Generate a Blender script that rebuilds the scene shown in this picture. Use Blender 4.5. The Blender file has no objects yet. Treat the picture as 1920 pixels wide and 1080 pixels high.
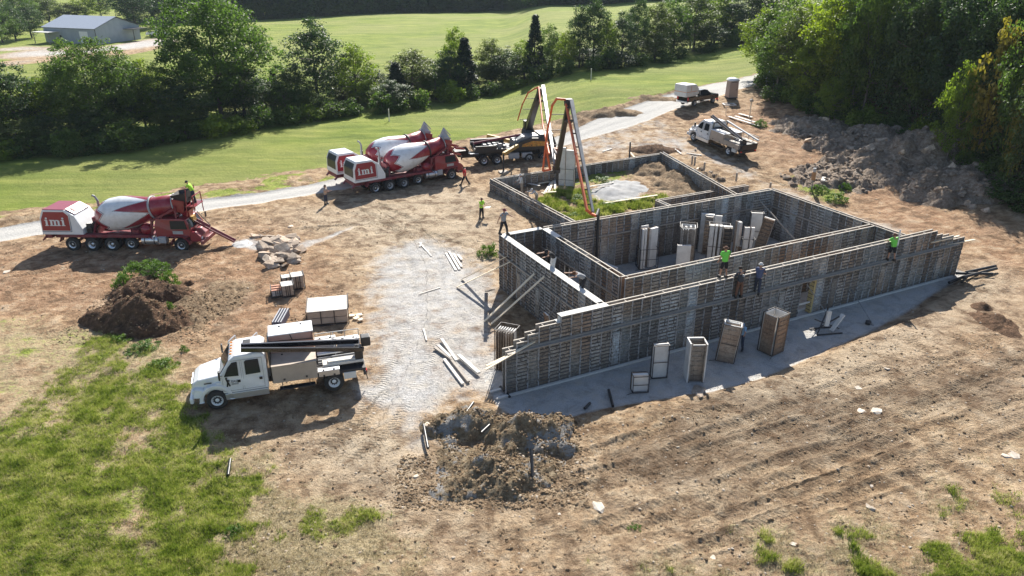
import bpy, math, random
import numpy as np
from mathutils import Vector, Matrix
random.seed(7)
R = math.radians
scene = bpy.context.scene
# ---------------------------------------------------------------- camera
CAM_H = 20.0; PITCH = R(24.0); FPX = 1400.0
cam_d = bpy.data.cameras.new("camera"); cam = bpy.data.objects.new("camera", cam_d)
scene.collection.objects.link(cam); scene.camera = cam
cam_d.sensor_width = 36.0; cam_d.lens = FPX / 1920.0 * 36.0
cam_d.clip_start = 0.5; cam_d.clip_end = 3000
cam.location = (0, 0, CAM_H); cam.rotation_euler = (R(90) - PITCH, 0, 0)
# ---------------------------------------------------------------- sky, sun, exposure
SUN_AZ = R(8.0); SUN_EL = R(37.0)
w = bpy.data.worlds.new("World"); scene.world = w; w.use_nodes = True
wn = w.node_tree; bg = wn.nodes["Background"]
sky = wn.nodes.new("ShaderNodeTexSky"); sky.sky_type = 'NISHITA'; sky.sun_disc = False
sky.sun_elevation = SUN_EL; sky.sun_rotation = SUN_AZ
wn.links.new(sky.outputs[0], bg.inputs[0]); bg.inputs[1].default_value = 0.078
sd = bpy.data.lights.new("sun", 'SUN'); sd.energy = 5.0; sd.angle = R(0.5); sd.color = (1.0, 0.95, 0.86)
sun = bpy.data.objects.new("sun", sd); scene.collection.objects.link(sun)
sv = Vector((math.sin(SUN_AZ) * math.cos(SUN_EL), math.cos(SUN_AZ) * math.cos(SUN_EL), math.sin(SUN_EL)))
sun.rotation_euler = sv.to_track_quat('Z', 'Y').to_euler()
scene.view_settings.view_transform = 'Standard'; scene.view_settings.look = 'None'
scene.view_settings.exposure = 1.0; scene.view_settings.gamma = 1.0
scene.render.engine = 'CYCLES'
scene.cycles.max_bounces = 6; scene.cycles.transparent_max_bounces = 6

# ---------------------------------------------------------------- scene helpers
COL = scene.collection
def tag(o, label=None, cat=None, group=None, kind=None):
    if label: o['label'] = label
    if cat: o['category'] = cat
    if group: o['group'] = group
    if kind: o['kind'] = kind
    return o
def thing(name, label, cat, loc=(0, 0, 0), rz=0.0, group=None, tilt=(0, 0)):
    o = bpy.data.objects.new(name, None); o.empty_display_size = 0.2; COL.objects.link(o)
    o.location = loc; o.rotation_euler = (tilt[0], tilt[1], rz)
    return tag(o, label, cat, group)
def dup(o, parent=None):
    c = o.copy(); COL.objects.link(c)
    if parent is not None: c.parent = parent
    for ch in o.children: dup(ch, c)
    return c
def kids(o):
    return o.children

class MB:
    """collects shapes, links them as one mesh object"""
    def __init__(s): s.v = []; s.f = []; s.sm = []; s.mi = 0; s.ml = []
    def add(s, vs, fs, smooth=False):
        n = len(s.v); s.v.extend([tuple(p) for p in vs])
        for f in fs: s.f.append(tuple(i + n for i in f)); s.sm.append(smooth); s.ml.append(s.mi)
        return s
    def box(s, c, d, rz=0.0, M=None):
        x, y, z = d[0] / 2, d[1] / 2, d[2] / 2
        vs = [Vector((a * x, b * y, e * z)) for e in (-1, 1) for b in (-1, 1) for a in (-1, 1)]
        if M is None: M = Matrix.Rotation(rz, 3, 'Z')
        vs = [M @ p + Vector(c) for p in vs]
        return s.add(vs, [(0, 2, 3, 1), (4, 5, 7, 6), (0, 1, 5, 4), (2, 6, 7, 3), (0, 4, 6, 2), (1, 3, 7, 5)])
    def bar(s, a, b, w, h, up=(0, 0, 1)):
        a = Vector(a); b = Vector(b); d = (b - a); L = d.length
        if L < 1e-6: return s
        x = d / L; u = Vector(up)
        if abs(x.dot(u)) > 0.98: u = Vector((0, 1, 0))
        y = u.cross(x).normalized(); z = x.cross(y)
        M = Matrix((x, y, z)).transposed()
        return s.box((a + b) / 2, (L, w, h), M=M)
    def tube(s, a, b, r, n=8, r2=None, smooth=True, caps=True):
        a = Vector(a); b = Vector(b); r2 = r if r2 is None else r2
        d = (b - a).normalized(); u = Vector((0, 0, 1)) if abs(d.z) < 0.9 else Vector((1, 0, 0))
        p = d.cross(u).normalized(); q = d.cross(p)
        vs = []
        for c, rr in ((a, r), (b, r2)):
            for i in range(n):
                t = 2 * math.pi * i / n; vs.append(c + (p * math.cos(t) + q * math.sin(t)) * rr)
        s.add(vs, [(i, (i + 1) % n, n + (i + 1) % n, n + i) for i in range(n)], smooth)
        if caps: s.add(vs, [tuple(range(n - 1, -1, -1)), tuple(range(n, 2 * n))])
        return s
    def path(s, pts, r, n=8):
        for i in range(len(pts) - 1):
            s.tube(pts[i], pts[i + 1], r, n)
        return s
    def lathe(s, prof, a=(0, 0, 0), axis=(0, 1, 0), n=20, smooth=True):
        """prof: list of (distance along the axis, radius)"""
        a = Vector(a); d = Vector(axis).normalized(); u = Vector((0, 0, 1)) if abs(d.z) < 0.9 else Vector((1, 0, 0))
        p = d.cross(u).normalized(); q = d.cross(p); vs = []
        for t, r in prof:
            for i in range(n):
                g = 2 * math.pi * i / n; vs.append(a + d * t + (p * math.cos(g) + q * math.sin(g)) * max(r, 1e-4))
        fs = []
        for k in range(len(prof) - 1):
            for i in range(n):
                j = (i + 1) % n; fs.append((k * n + i, k * n + j, (k + 1) * n + j, (k + 1) * n + i))
        return s.add(vs, fs, smooth)
    def prism(s, pts, y0, y1):
        """side outline (x, z) extruded from y0 to y1"""
        n = len(pts)
        vs = [(x, y0, z) for x, z in pts] + [(x, y1, z) for x, z in pts]
        fs = [(i, (i + 1) % n, n + (i + 1) % n, n + i) for i in range(n)]
        fs += [tuple(range(n - 1, -1, -1)), tuple(range(n, 2 * n))]
        return s.add(vs, fs)
    def loft(s, rings, closed=True, caps=True, smooth=False):
        n = len(rings[0]); vs = [p for r in rings for p in r]; fs = []
        for k in range(len(rings) - 1):
            for i in range(n if closed else n - 1):
                j = (i + 1) % n; fs.append((k * n + i, k * n + j, (k + 1) * n + j, (k + 1) * n + i))
        s.add(vs, fs, smooth)
        if caps: s.add(vs, [tuple(range(n - 1, -1, -1)), tuple(range((len(rings) - 1) * n, len(rings) * n))])
        return s
    def mesh(s, name, mat):
        me = bpy.data.meshes.new(name); me.from_pydata(s.v, [], s.f)
        me.polygons.foreach_set('use_smooth', s.sm)
        for q_ in (mat if isinstance(mat, list) else [mat] if mat else []): me.materials.append(q_)
        if isinstance(mat, list): me.polygons.foreach_set('material_index', s.ml)
        me.update(); return me
    def build(s, name, mat, parent=None, bevel=0.0, label=None):
        me = s.mesh(name, mat)
        o = bpy.data.objects.new(name, me); COL.objects.link(o)
        if parent is not None: o.parent = parent
        if bevel:
            b = o.modifiers.new('bevel', 'BEVEL'); b.width = bevel; b.segments = 2; b.limit_method = 'ANGLE'
            b.harden_normals = False
        if label: o['label'] = label
        return o
def np_mesh(name, V, F, mat, smooth=False):
    """V (n,3) array, F (m,k) array of equal-size faces"""
    me = bpy.data.meshes.new(name); V = np.asarray(V, dtype=np.float32); F = np.asarray(F, dtype=np.int32)
    k = F.shape[1]
    me.vertices.add(len(V)); me.vertices.foreach_set('co', V.ravel())
    me.loops.add(F.size); me.loops.foreach_set('vertex_index', F.ravel())
    me.polygons.add(len(F)); me.polygons.foreach_set('loop_start', np.arange(len(F), dtype=np.int32) * k)
    me.polygons.foreach_set('loop_total', np.full(len(F), k, dtype=np.int32))
    me.polygons.foreach_set('use_smooth', np.full(len(F), smooth))
    me.update(calc_edges=True); me.validate()
    if mat: me.materials.append(mat)
    return me
def np_obj(name, V, F, mat, parent=None, smooth=False):
    o = bpy.data.objects.new(name, np_mesh(name, V, F, mat, smooth)); COL.objects.link(o)
    if parent is not None: o.parent = parent
    return o

# ---------------------------------------------------------------- noise in numpy
def vnoise(x, y, seed=0):
    xi = np.floor(x).astype(np.int64); yi = np.floor(y).astype(np.int64); xf = x - xi; yf = y - yi
    u = xf * xf * (3 - 2 * xf); v = yf * yf * (3 - 2 * yf)
    def h(a, b):
        n = (a * 374761393 + b * 668265263 + seed * 1442695041) & 0xffffffff
        n = ((n ^ (n >> 13)) * 1274126177) & 0xffffffff
        return ((n ^ (n >> 16)) & 0xffff) / 65535.0
    return (h(xi, yi) * (1 - u) + h(xi + 1, yi) * u) * (1 - v) + (h(xi, yi + 1) * (1 - u) + h(xi + 1, yi + 1) * u) * v
def fbm(x, y, oct=4, seed=0):
    x = np.asarray(x, float); y = np.asarray(y, float); s = 0; a = 1; t = 0
    for o in range(oct):
        s = s + a * vnoise(x + 37.1 * o, y - 19.7 * o, seed + o); t += a; a *= 0.5; x = x * 2.03; y = y * 2.03
    return s / t
def sstep(x, a, b):
    t = np.clip((x - a) / (b - a), 0, 1); return t * t * (3 - 2 * t)

# ---------------------------------------------------------------- lie of the land
def T0(x, y):
    """large shape of the ground"""
    x = np.asarray(x, float); y = np.asarray(y, float)
    z = 0.085 * np.clip(y - 62, 0, 41) * sstep(x, -4, 13)
    z = z + 1.6 * sstep(x, 30, 48) * sstep(y, 42, 60)
    return z
def ray(px, py):
    dx = (px - 960) / FPX; dy = (py - 540) / FPX
    return np.array([dx, math.cos(PITCH) - dy * math.sin(PITCH), -math.sin(PITCH) - dy * math.cos(PITCH)])
def hit(px, py, dz=0.0):
    """where the line of sight through a photograph position meets the ground raised by dz"""
    d = ray(px, py); z = 0.0
    for _ in range(40):
        t = (z + dz - CAM_H) / d[2]; p = d * t; z = 0.5 * z + 0.5 * float(T0(p[0], p[1]))
    t = (z + dz - CAM_H) / d[2]; p = d * t
    return Vector((p[0], p[1], z))
def atY(px, py, Y):
    d = ray(px, py); t = Y / d[1]
    return Vector((d[0] * t, Y, CAM_H + d[2] * t))
def head(a, b):
    """heading of the line between two ground points"""
    return math.atan2(b[1] - a[1], b[0] - a[0])
# frame of the foundation
BO = Vector((-0.4, 31.94, 0)); BA = R(26.6)
BU = Vector((math.cos(BA), math.sin(BA), 0)); BV = Vector((-math.sin(BA), math.cos(BA), 0))
def B(u, v, z=0.0): return BO + BU * u + BV * v + Vector((0, 0, z))
def Binv(x, y):
    dx = x - BO.x; dy = y - BO.y
    return dx * BU.x + dy * BU.y, dx * BV.x + dy * BV.y

# ---------------------------------------------------------------- materials
def newmat(name):
    m = bpy.data.materials.new(name); m.use_nodes = True
    nt = m.node_tree; b = nt.nodes['Principled BSDF']
    return m, nt, b
def N(nt, t, **kw):
    n = nt.nodes.new(t)
    for k, v in kw.items(): setattr(n, k, v)
    return n
def noise(nt, scale, detail=4, rough=0.6, vec=None, dist=0.0):
    n = N(nt, 'ShaderNodeTexNoise'); n.inputs['Scale'].default_value = scale
    n.inputs['Detail'].default_value = detail; n.inputs['Roughness'].default_value = rough
    n.inputs['Distortion'].default_value = dist
    if vec is not None: nt.links.new(vec, n.inputs['Vector'])
    return n.outputs['Fac']
def ramp(nt, fac, stops):
    r = N(nt, 'ShaderNodeValToRGB'); e = r.color_ramp.elements
    while len(e) < len(stops): e.new(0.5)
    for i, (p, c) in enumerate(stops):
        e[i].position = p; e[i].color = (c[0], c[1], c[2], 1) if not isinstance(c, (int, float)) else (c, c, c, 1)
    nt.links.new(fac, r.inputs[0]); return r.outputs[0]
def mix(nt, fac, a, b, mode='MIX'):
    m = N(nt, 'ShaderNodeMix', data_type='RGBA', blend_type=mode)
    for s, v in ((m.inputs[0], fac), (m.inputs[6], a), (m.inputs[7], b)):
        if isinstance(v, (int, float)): s.default_value = v
        elif isinstance(v, tuple): s.default_value = (v[0], v[1], v[2], 1)
        else: nt.links.new(v, s)
    return m.outputs[2]
def math_(nt, op, a, b=None, clamp=False):
    m = N(nt, 'ShaderNodeMath', operation=op, use_clamp=clamp)
    for i, v in enumerate((a, b)):
        if v is None: continue
        if isinstance(v, (int, float)): m.inputs[i].default_value = v
        else: nt.links.new(v, m.inputs[i])
    return m.outputs[0]
def bump(nt, b, h, strength=0.5, dist=0.1, prev=None):
    n = N(nt, 'ShaderNodeBump'); n.inputs['Strength'].default_value = strength; n.inputs['Distance'].default_value = dist
    nt.links.new(h, n.inputs['Height'])
    if prev is not None: nt.links.new(prev, n.inputs['Normal'])
    if b is not None: nt.links.new(n.outputs[0], b.inputs['Normal'])
    return n.outputs[0]
def objco(nt): return N(nt, 'ShaderNodeTexCoord').outputs['Object']
def geoco(nt): return N(nt, 'ShaderNodeNewGeometry').outputs['Position']
MC = {}
def paint(name, col, rough=0.5, dirt=0.25, scale=2.5, metal=0.0, dirtcol=(0.16, 0.12, 0.085), coat=0.0, bumpy=0.0):
    if name in MC: return MC[name]
    m, nt, b = newmat(name); v = objco(nt)
    f = ramp(nt, noise(nt, scale, 6, 0.65, v), [(0.42, 0.0), (0.75, 1.0)])
    f = math_(nt, 'MULTIPLY', f, dirt)
    g = noise(nt, scale * 9, 3, 0.6, v)
    c = mix(nt, f, col, dirtcol)
    c = mix(nt, math_(nt, 'MULTIPLY', g, 0.25), c, (col[0] * 0.7, col[1] * 0.7, col[2] * 0.7))
    nt.links.new(c, b.inputs['Base Color'])
    nt.links.new(math_(nt, 'ADD', math_(nt, 'MULTIPLY', f, 0.5), rough, True), b.inputs['Roughness'])
    b.inputs['Metallic'].default_value = metal; b.inputs['Coat Weight'].default_value = coat
    if bumpy: bump(nt, b, g, bumpy, 0.03)
    MC[name] = m; return m
def wood(name, c1, c2, scale=6.0):
    if name in MC: return MC[name]
    m, nt, b = newmat(name); v = objco(nt)
    n = noise(nt, scale, 5, 0.7, v, 0.6); n2 = noise(nt, scale * 6, 3, 0.7, v)
    c = mix(nt, ramp(nt, n, [(0.3, 0.0), (0.7, 1.0)]), c1, c2)
    c = mix(nt, math_(nt, 'MULTIPLY', n2, 0.35), c, (c1[0] * 0.5, c1[1] * 0.45, c1[2] * 0.4))
    nt.links.new(c, b.inputs['Base Color']); b.inputs['Roughness'].default_value = 0.8
    bump(nt, b, n2, 0.4, 0.01); MC[name] = m; return m
M_WHITE = paint('white_paint', (0.78, 0.79, 0.80), 0.3, 0.12, coat=0.4)
M_OFFWHITE = paint('chalky_white', (0.72, 0.71, 0.68), 0.6, 0.25)
M_RED = paint('deep_red_paint', (0.27, 0.010, 0.024), 0.35, 0.4, coat=0.4)
M_REDD = paint('dull_red_paint', (0.20, 0.018, 0.034), 0.45, 0.6, dirtcol=(0.24, 0.17, 0.14))
M_BLACK = paint('black_paint', (0.018, 0.018, 0.02), 0.35, 0.35, dirtcol=(0.09, 0.08, 0.07))
M_BLACKG = paint('black_gloss', (0.012, 0.012, 0.015), 0.15, 0.1, dirtcol=(0.05, 0.05, 0.045), coat=0.6)
M_RUB = paint('tyre_rubber', (0.03, 0.03, 0.03), 0.85, 0.5, dirtcol=(0.13, 0.105, 0.08))
M_ALU = paint('aluminium', (0.72, 0.73, 0.75), 0.35, 0.25, metal=0.85, dirtcol=(0.3, 0.28, 0.26))
M_STEEL = paint('grey_steel', (0.3, 0.31, 0.32), 0.5, 0.4, metal=0.5)
M_DSTEEL = paint('dark_steel', (0.045, 0.045, 0.05), 0.55, 0.4, metal=0.3)
M_GREYP = paint('grey_paint', (0.42, 0.43, 0.45), 0.45, 0.3)
M_ORANGE = paint('orange_pipe', (0.68, 0.13, 0.035), 0.5, 0.3)
M_YELL = paint('weathered_yellow', (0.55, 0.34, 0.08), 0.55, 0.55, 5.0)
M_CONE = paint('safety_orange', (0.9, 0.09, 0.03), 0.5, 0.1)
M_TAN = paint('tan_plastic', (0.40, 0.29, 0.23), 0.55, 0.15)
M_RUST = paint('rusty_red', (0.5, 0.27, 0.22), 0.7, 0.6, 1.2, dirtcol=(0.5, 0.46, 0.42))
M_TANP = paint('tan_panel', (0.46, 0.38, 0.31), 0.6, 0.35, 2.0)
M_BLUE = paint('navy_panel', (0.06, 0.065, 0.12), 0.5, 0.3)
M_CONC = paint('fresh_concrete', (0.62, 0.61, 0.58), 0.85, 0.35, 4.0, dirtcol=(0.35, 0.33, 0.31), bumpy=0.3)
M_WETC = paint('wet_concrete', (0.33, 0.33, 0.33), 0.6, 0.5, 3.0, dirtcol=(0.75, 0.74, 0.72), bumpy=0.8)
M_LUM = wood('pale_lumber', (0.76, 0.64, 0.46), (0.86, 0.76, 0.60))
M_LUMW = wood('bleached_lumber', (0.66, 0.62, 0.56), (0.78, 0.75, 0.70))
M_LUMG = wood('weathered_lumber', (0.30, 0.26, 0.22), (0.44, 0.40, 0.35))
M_ROCK = None
def glass():
    m, nt, b = newmat('dark_glass'); b.inputs['Base Color'].default_value = (0.02, 0.025, 0.03, 1)
    b.inputs['Roughness'].default_value = 0.08; b.inputs['Metallic'].default_value = 0.0
    b.inputs['Specular IOR Level'].default_value = 0.25; return m
M_GLASS = glass()
def lamp(name, col):
    m, nt, b = newmat(name); b.inputs['Base Color'].default_value = (*col, 1); b.inputs['Roughness'].default_value = 0.15
    return m
M_HEADL = lamp('headlamp_lens', (0.7, 0.72, 0.75)); M_TAILL = lamp('tail_lens', (0.5, 0.02, 0.02)); M_AMB = lamp('amber_lens', (0.7, 0.25, 0.03))
# ---------------------------------------------------------------- ground sheet
def axis_lines(lo, hi, f0, f1, s0, s1, far_lo, far_hi, grow=1.16):
    a = [f0]
    while a[-1] < f1:
        t = (a[-1] - f0) / (f1 - f0); a.append(a[-1] + s0 + (s1 - s0) * t)
    up = [a[-1]]; st = s1
    while up[-1] < far_hi: st *= grow; up.append(up[-1] + st)
    dn = [f0]; st = s0
    while dn[-1] > far_lo: st *= grow; dn.append(dn[-1] - st)
    return np.array(dn[::-1][:-1] + a + up[1:])
ys = axis_lines(0, 0, 19.0, 104.0, 0.075, 0.42, -60, 1400, 1.12)
xp = axis_lines(0, 0, 0.0, 44.0, 0.085, 0.42, -0.01, 900, 1.13)
xp = xp[xp >= 0]; xs = np.concatenate([-xp[:0:-1], xp])
GX, GY = np.meshgrid(xs, ys); gx = GX.ravel(); gy = GY.ravel()

def pw(poly): return np.array([[p.x, p.y] for p in (hit(*q) for q in poly)])
def sd_poly(P, x, y):
    """signed distance, positive inside"""
    n = len(P); d = np.full(x.shape, 1e9); ins = np.zeros(x.shape, bool)
    for i in range(n):
        a = P[i]; b = P[(i + 1) % n]; ex, ey = b - a; wx = x - a[0]; wy = y - a[1]
        t = np.clip((wx * ex + wy * ey) / (ex * ex + ey * ey + 1e-9), 0, 1)
        d = np.minimum(d, np.hypot(wx - ex * t, wy - ey * t))
        c = (a[1] > y) != (b[1] > y)
        with np.errstate(divide='ignore', invalid='ignore'):
            xi = a[0] + (y - a[1]) * ex / (ey if abs(ey) > 1e-9 else 1e-9)
        ins ^= c & (x < xi)
    return np.where(ins, d, -d)
def d_line(P, x, y):
    d = np.full(x.shape, 1e9); s = np.zeros(x.shape); acc = 0
    for i in range(len(P) - 1):
        a = P[i]; b = P[i + 1]; e = b - a; L = math.hypot(*e); wx = x - a[0]; wy = y - a[1]
        t = np.clip((wx * e[0] + wy * e[1]) / (L * L + 1e-9), 0, 1); dd = np.hypot(wx - e[0] * t, wy - e[1] * t)
        side = np.sign(wx * e[1] - wy * e[0]); m = dd < np.abs(d); d = np.where(m, dd * np.where(side == 0, 1, side), d)
        s = np.where(m, acc + (wx * e[0] + wy * e[1]) / L, s); acc += L
    return d, s
def soft(P, w, x=None, y=None):
    x = gx if x is None else x; y = gy if y is None else y
    return np.clip(0.5 + sd_poly(P, x, y) / (2 * w), 0, 1)

ROADC = pw([(-150, 470), (0, 440), (90, 425), (240, 403), (380, 385), (480, 373), (600, 352), (720, 330), (860, 306), (960, 290), (1040, 268),
            (1110, 243), (1180, 219), (1240, 197), (1300, 180), (1370, 160), (1430, 144), (1520, 125)])
P_FIELD = pw([(-700, 480), (0, 398), (100, 386), (250, 372), (330, 352), (480, 335), (560, 322), (640, 312), (750, 290), (860, 262), (960, 243), (1060, 222),
              (1150, 200), (1230, 182), (1300, 166), (1370, 150), (1440, 134), (1560, 110), (2400, 20), (3000, -75), (-1200, -75), (-1500, 200)])
P_YARD = pw([(680, 540), (690, 490), (740, 455), (800, 440), (870, 470), (920, 510), (940, 560), (930, 600), (925, 650), (1000, 700), (960, 770), (925, 745), (880, 742), (850, 757),
             (806, 780), (800, 838), (770, 836), (745, 806), (725, 778), (670, 760), (640, 745), (690, 690), (688, 620), (690, 560)])
P_STRIP = pw([(905, 700), (930, 760), (975, 792), (1050, 790), (1130, 768), (1200, 757), (1290, 742), (1330, 738), (1400, 722), (1480, 690), (1560, 655), (1640, 620),
              (1700, 585), (1760, 545), (1790, 530), (1822, 516), (1780, 500), (1400, 590), (960, 690)])
P_BLDG = np.array([[B(u, v).x, B(u, v).y] for u, v in ((5.5, 0), (29, 0), (29, 12), (5.5, 12))])
P_BACK = pw([(1040, 262), (1120, 235), (1180, 224), (1250, 225), (1300, 262), (1380, 300), (1440, 335), (1530, 375), (1600, 400), (1720, 432), (1700, 445), (1560, 405), (1440, 362),
             (1380, 330), (1300, 300), (1240, 285), (1150, 295), (1060, 300)])
P_FGRASS = pw([(-400, 575), (0, 590), (90, 580), (190, 590), (230, 640), (330, 690), (350, 770), (385, 840), (440, 870), (500, 900), (470, 960), (420, 1010), (430, 1090), (450, 1200), (-600, 1200)])
P_FDRY = pw([(-400, 590), (100, 590), (200, 600), (330, 655), (390, 740), (360, 800), (480, 830), (560, 880), (700, 930), (800, 1010), (820, 1200), (-600, 1200)])
P_FR = pw([(1850, 900), (2100, 860), (2300, 1200), (1700, 1200), (1720, 1040), (1800, 960)])
P_FRD = pw([(1500, 960), (1700, 900), (1850, 840), (2100, 800), (2300, 1200), (900, 1200), (1080, 1020), (1300, 1000)])
P_ENC = pw([(1000, 375), (960, 340), (1080, 320), (1220, 300), (1290, 330), (1340, 352), (1200, 385), (1080, 420)])
P_ENCG = pw([(1085, 330), (1180, 305), (1200, 325), (1160, 345), (1100, 352), (1120, 380), (1260, 365), (1330, 350), (1230, 382), (1080, 425), (1000, 380), (1040, 350)])
P_SPILL = pw([(1118, 352), (1150, 342), (1185, 345), (1210, 358), (1200, 375), (1150, 382), (1112, 372)])
P_PUD = pw([(430, 455), (460, 445), (500, 452), (560, 455), (600, 445), (680, 418), (640, 440), (590, 460), (560, 478), (470, 470)])
P_WHITEC = pw([(425, 450), (450, 444), (485, 450), (500, 462), (470, 470), (450, 478), (430, 465)])
P_MSIDE = pw([(1480, 328), (1520, 330), (1560, 345), (1585, 370), (1580, 385), (1540, 378), (1500, 355)])
P_SHEDG = pw([(0, 82), (30, 80), (70, 88), (180, 92), (240, 78), (310, 70), (345, 74), (310, 84), (230, 94), (150, 100), (80, 104), (40, 120), (0, 125), (0, 100)])
P_SHEDB = pw([(50, 112), (110, 98), (200, 96), (270, 84), (300, 90), (230, 106), (120, 112), (60, 122)])
TRACKS = [[(1040, 905), (1200, 870), (1400, 800), (1500, 765), (1640, 700)], [(1080, 962), (1280, 905), (1450, 850), (1620, 800), (1760, 730), (1900, 650)],
          [(1150, 1000), (1350, 950), (1540, 890), (1700, 830), (1960, 745)], [(1250, 1045), (1500, 970), (1700, 910), (1960, 810)],
          [(1100, 850), (1200, 822), (1360, 780)], [(1060, 925), (1200, 890), (1330, 850)], [(1330, 985), (1560, 920), (1700, 870)], [(1560, 830), (1740, 760), (1920, 690)], [(1700, 880), (1850, 820), (1960, 780)], [(1700, 640), (1760, 700), (1850, 740)], [(640, 840), (700, 800), (760, 700), (800, 600), (800, 500), (760, 420), (700, 390)],
          [(600, 850), (660, 815), (720, 740)], [(870, 460), (790, 430), (700, 420), (560, 430)], [(30, 520), (150, 500), (300, 505), (420, 470)],
          [(1240, 240), (1320, 275), (1420, 330), (1540, 372)]]

def build_masks(x, y):
    m = {}
    n1 = (fbm(x * 0.35, y * 0.35, 4, 3) - 0.5); n2 = (fbm(x * 1.3, y * 1.3, 4, 11) - 0.5) * 1.5
    field = soft(P_FIELD, 1.2, x, y)
    far = sstep(y, 84, 96)
    field = np.maximum(field, sstep(y, 140, 150))
    m['grass'] = np.clip(field + n2 * 0.7 * (1 - far), 0, 1)
    fg = soft(P_FGRASS, 1.4, x, y) * (0.72 + 0.28 * (1 - sstep(y, 26.5, 33))); fr = soft(P_FR, 1.2, x, y)
    fdry = soft(P_FDRY, 1.8, x, y); frd = soft(P_FRD, 2.4, x, y)
    m['lush'] = np.clip(np.maximum(fg * (0.62 + 1.1 * n1), fr * (0.42 + 1.5 * n1)) + n2 * 0.5 * np.maximum(fg, fr) + np.maximum(fdry, frd) * np.clip(n1 * 2.2 + n2 * 0.8 - 0.08, 0, 1), 0, 1)
    enc = soft(P_ENCG, 1.2, x, y)
    m['lush'] = np.maximum(m['lush'], np.clip(enc * (0.55 + 1.2 * n1 + n2), 0, 1))
    m['lush'] = np.maximum(m['lush'], np.clip(soft(P_MSIDE, 0.8, x, y) * (0.9 + n2), 0, 1))
    strawband = np.clip((1 - field) * soft(pw([(-400, 470), (0, 405), (150, 388), (330, 352), (640, 318), (640, 345), (480, 365), (330, 378), (100, 410), (0, 430), (-400, 490)]), 0.7, x, y), 0, 1)
    m['lush'] = np.maximum(m['lush'], np.clip(strawband * (0.4 + 2.4 * n1 + n2), 0, 1))
    m['dry'] = np.clip(np.maximum(fdry * (0.8 + n1), frd * (0.5 + 1.4 * n1)) + 0.4 * n2 * np.maximum(fdry, frd), 0, 1)
    d, s = d_line(ROADC, x, y)
    wv = 1.8 + 0.7 * (fbm(s * 0.2, s * 0 + 5, 3, 8) - 0.5) + 0.8 * sstep(x, 5, 14) * sstep(y, 70, 82)
    m['road'] = np.clip(0.5 + (wv - np.abs(d)) / 0.7, 0, 1) * (1 - 0.75 * sstep(x, -17, -8) * (1 - sstep(x, 0, 7)))
    rut = np.exp(-((np.abs(d) - 0.9) / 0.35) ** 2) * m['road']
    gr = np.maximum.reduce([soft(P_YARD, 1.5, x, y) * 0.95 + n1 * 0.35 * (soft(P_YARD, 1.5, x, y) > 0), soft(P_STRIP, 0.25, x, y) * 1.2, soft(P_BLDG, 0.3, x, y), soft(P_BACK, 1.5, x, y) * 0.6 + n1 * 0.5 * soft(P_BACK, 1.5, x, y),
                            soft(P_SPILL, 0.4, x, y), soft(P_PUD, 0.4, x, y) * 0.9, soft(P_SHEDG, 3, x, y) * 1.0])
    strip_ = np.maximum(soft(P_STRIP, 0.25, x, y), soft(P_BLDG, 0.3, x, y)); m['gravel'] = np.clip(np.where(strip_ > 0.5, gr, gr * 0.85 + n2 * 0.35 * (gr > 0.02)), 0, 1)
    m['grass'] = m['grass'] * (1 - np.clip(soft(P_SHEDG, 3, x, y) + soft(P_SHEDB, 3, x, y), 0, 1)) * (1 - np.clip(m['road'] * 2, 0, 1))
    m['pale'] = np.clip(soft(pw([(560, 395), (700, 372), (860, 345), (930, 370), (930, 430), (940, 500), (860, 520), (700, 560), (660, 450), (600, 430)]), 3, x, y) * 0.8
                        + soft(pw([(560, 820), (760, 770), (800, 850), (760, 920), (620, 900)]), 1.5, x, y) * 0.8
                        + soft(pw([(1330, 745), (1500, 690), (1700, 600), (1850, 500), (1900, 560), (1700, 700), (1560, 790), (1400, 800)]), 2, x, y) * 0.7 + soft(pw([(500, 880), (800, 900), (1060, 860), (1400, 800), (1960, 600), (2100, 800), (1700, 900), (1100, 1100), (500, 1100)]), 3, x, y) * 0.35 + n1 * 0.6, 0, 1)
    m['red'] = np.clip(soft(pw([(-100, 480), (0, 470), (480, 430), (600, 460), (660, 560), (500, 640), (380, 640), (200, 620), (0, 600), (-100, 600)]), 3, x, y) * 0.9
                       + soft(pw([(1250, 220), (1500, 170), (1640, 300), (1960, 470), (1960, 560), (1800, 470), (1650, 430), (1500, 330), (1350, 240)]), 3, x, y)
                       + soft(pw([(1600, 560), (1960, 560), (1960, 760), (1700, 700)]), 3, x, y) * 0.5 + n1 * 0.8, 0, 1)
    dk = 0.7 * soft(pw([(1150, 860), (1350, 830), (1650, 720), (1920, 640), (1920, 720), (1600, 880), (1250, 930)]), 1.5, x, y) * (0.4 + 1.6 * fbm(x * 0.6, y * 1.1, 3, 55)) + soft(pw([(1120, 800), (1300, 745), (1500, 740), (1620, 780), (1700, 840), (1560, 880), (1300, 880), (1140, 870)]), 1.5, x, y) * 0.6
    m['dark'] = np.clip(dk + n1 * 1.2 + soft(pw([(330, 640), (260, 560), (430, 500), (520, 540), (470, 620), (400, 660)]), 2, x, y) * 0.5, 0, 1)
    td = np.full(x.shape, 9.0); ts = np.zeros(x.shape)
    for t in TRACKS:
        P = pw(t)
        for off in (-0.95, 0.95) if len(t) > 5 else (0,):
            e = np.gradient(P, axis=0); nn = np.stack([-e[:, 1], e[:, 0]], 1); nn /= np.linalg.norm(nn, axis=1)[:, None]
            dd, ss = d_line(P + nn * off, x, y); k = np.abs(dd) < np.abs(td); td = np.where(k, dd, td); ts = np.where(k, ss, ts)
    m['tdist'] = td; m['tlong'] = ts
    return m, rut
def hard_area(m): return np.clip(m['road'] + m['gravel'], 0, 1)
MK, RUT = build_masks(gx, gy)
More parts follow.
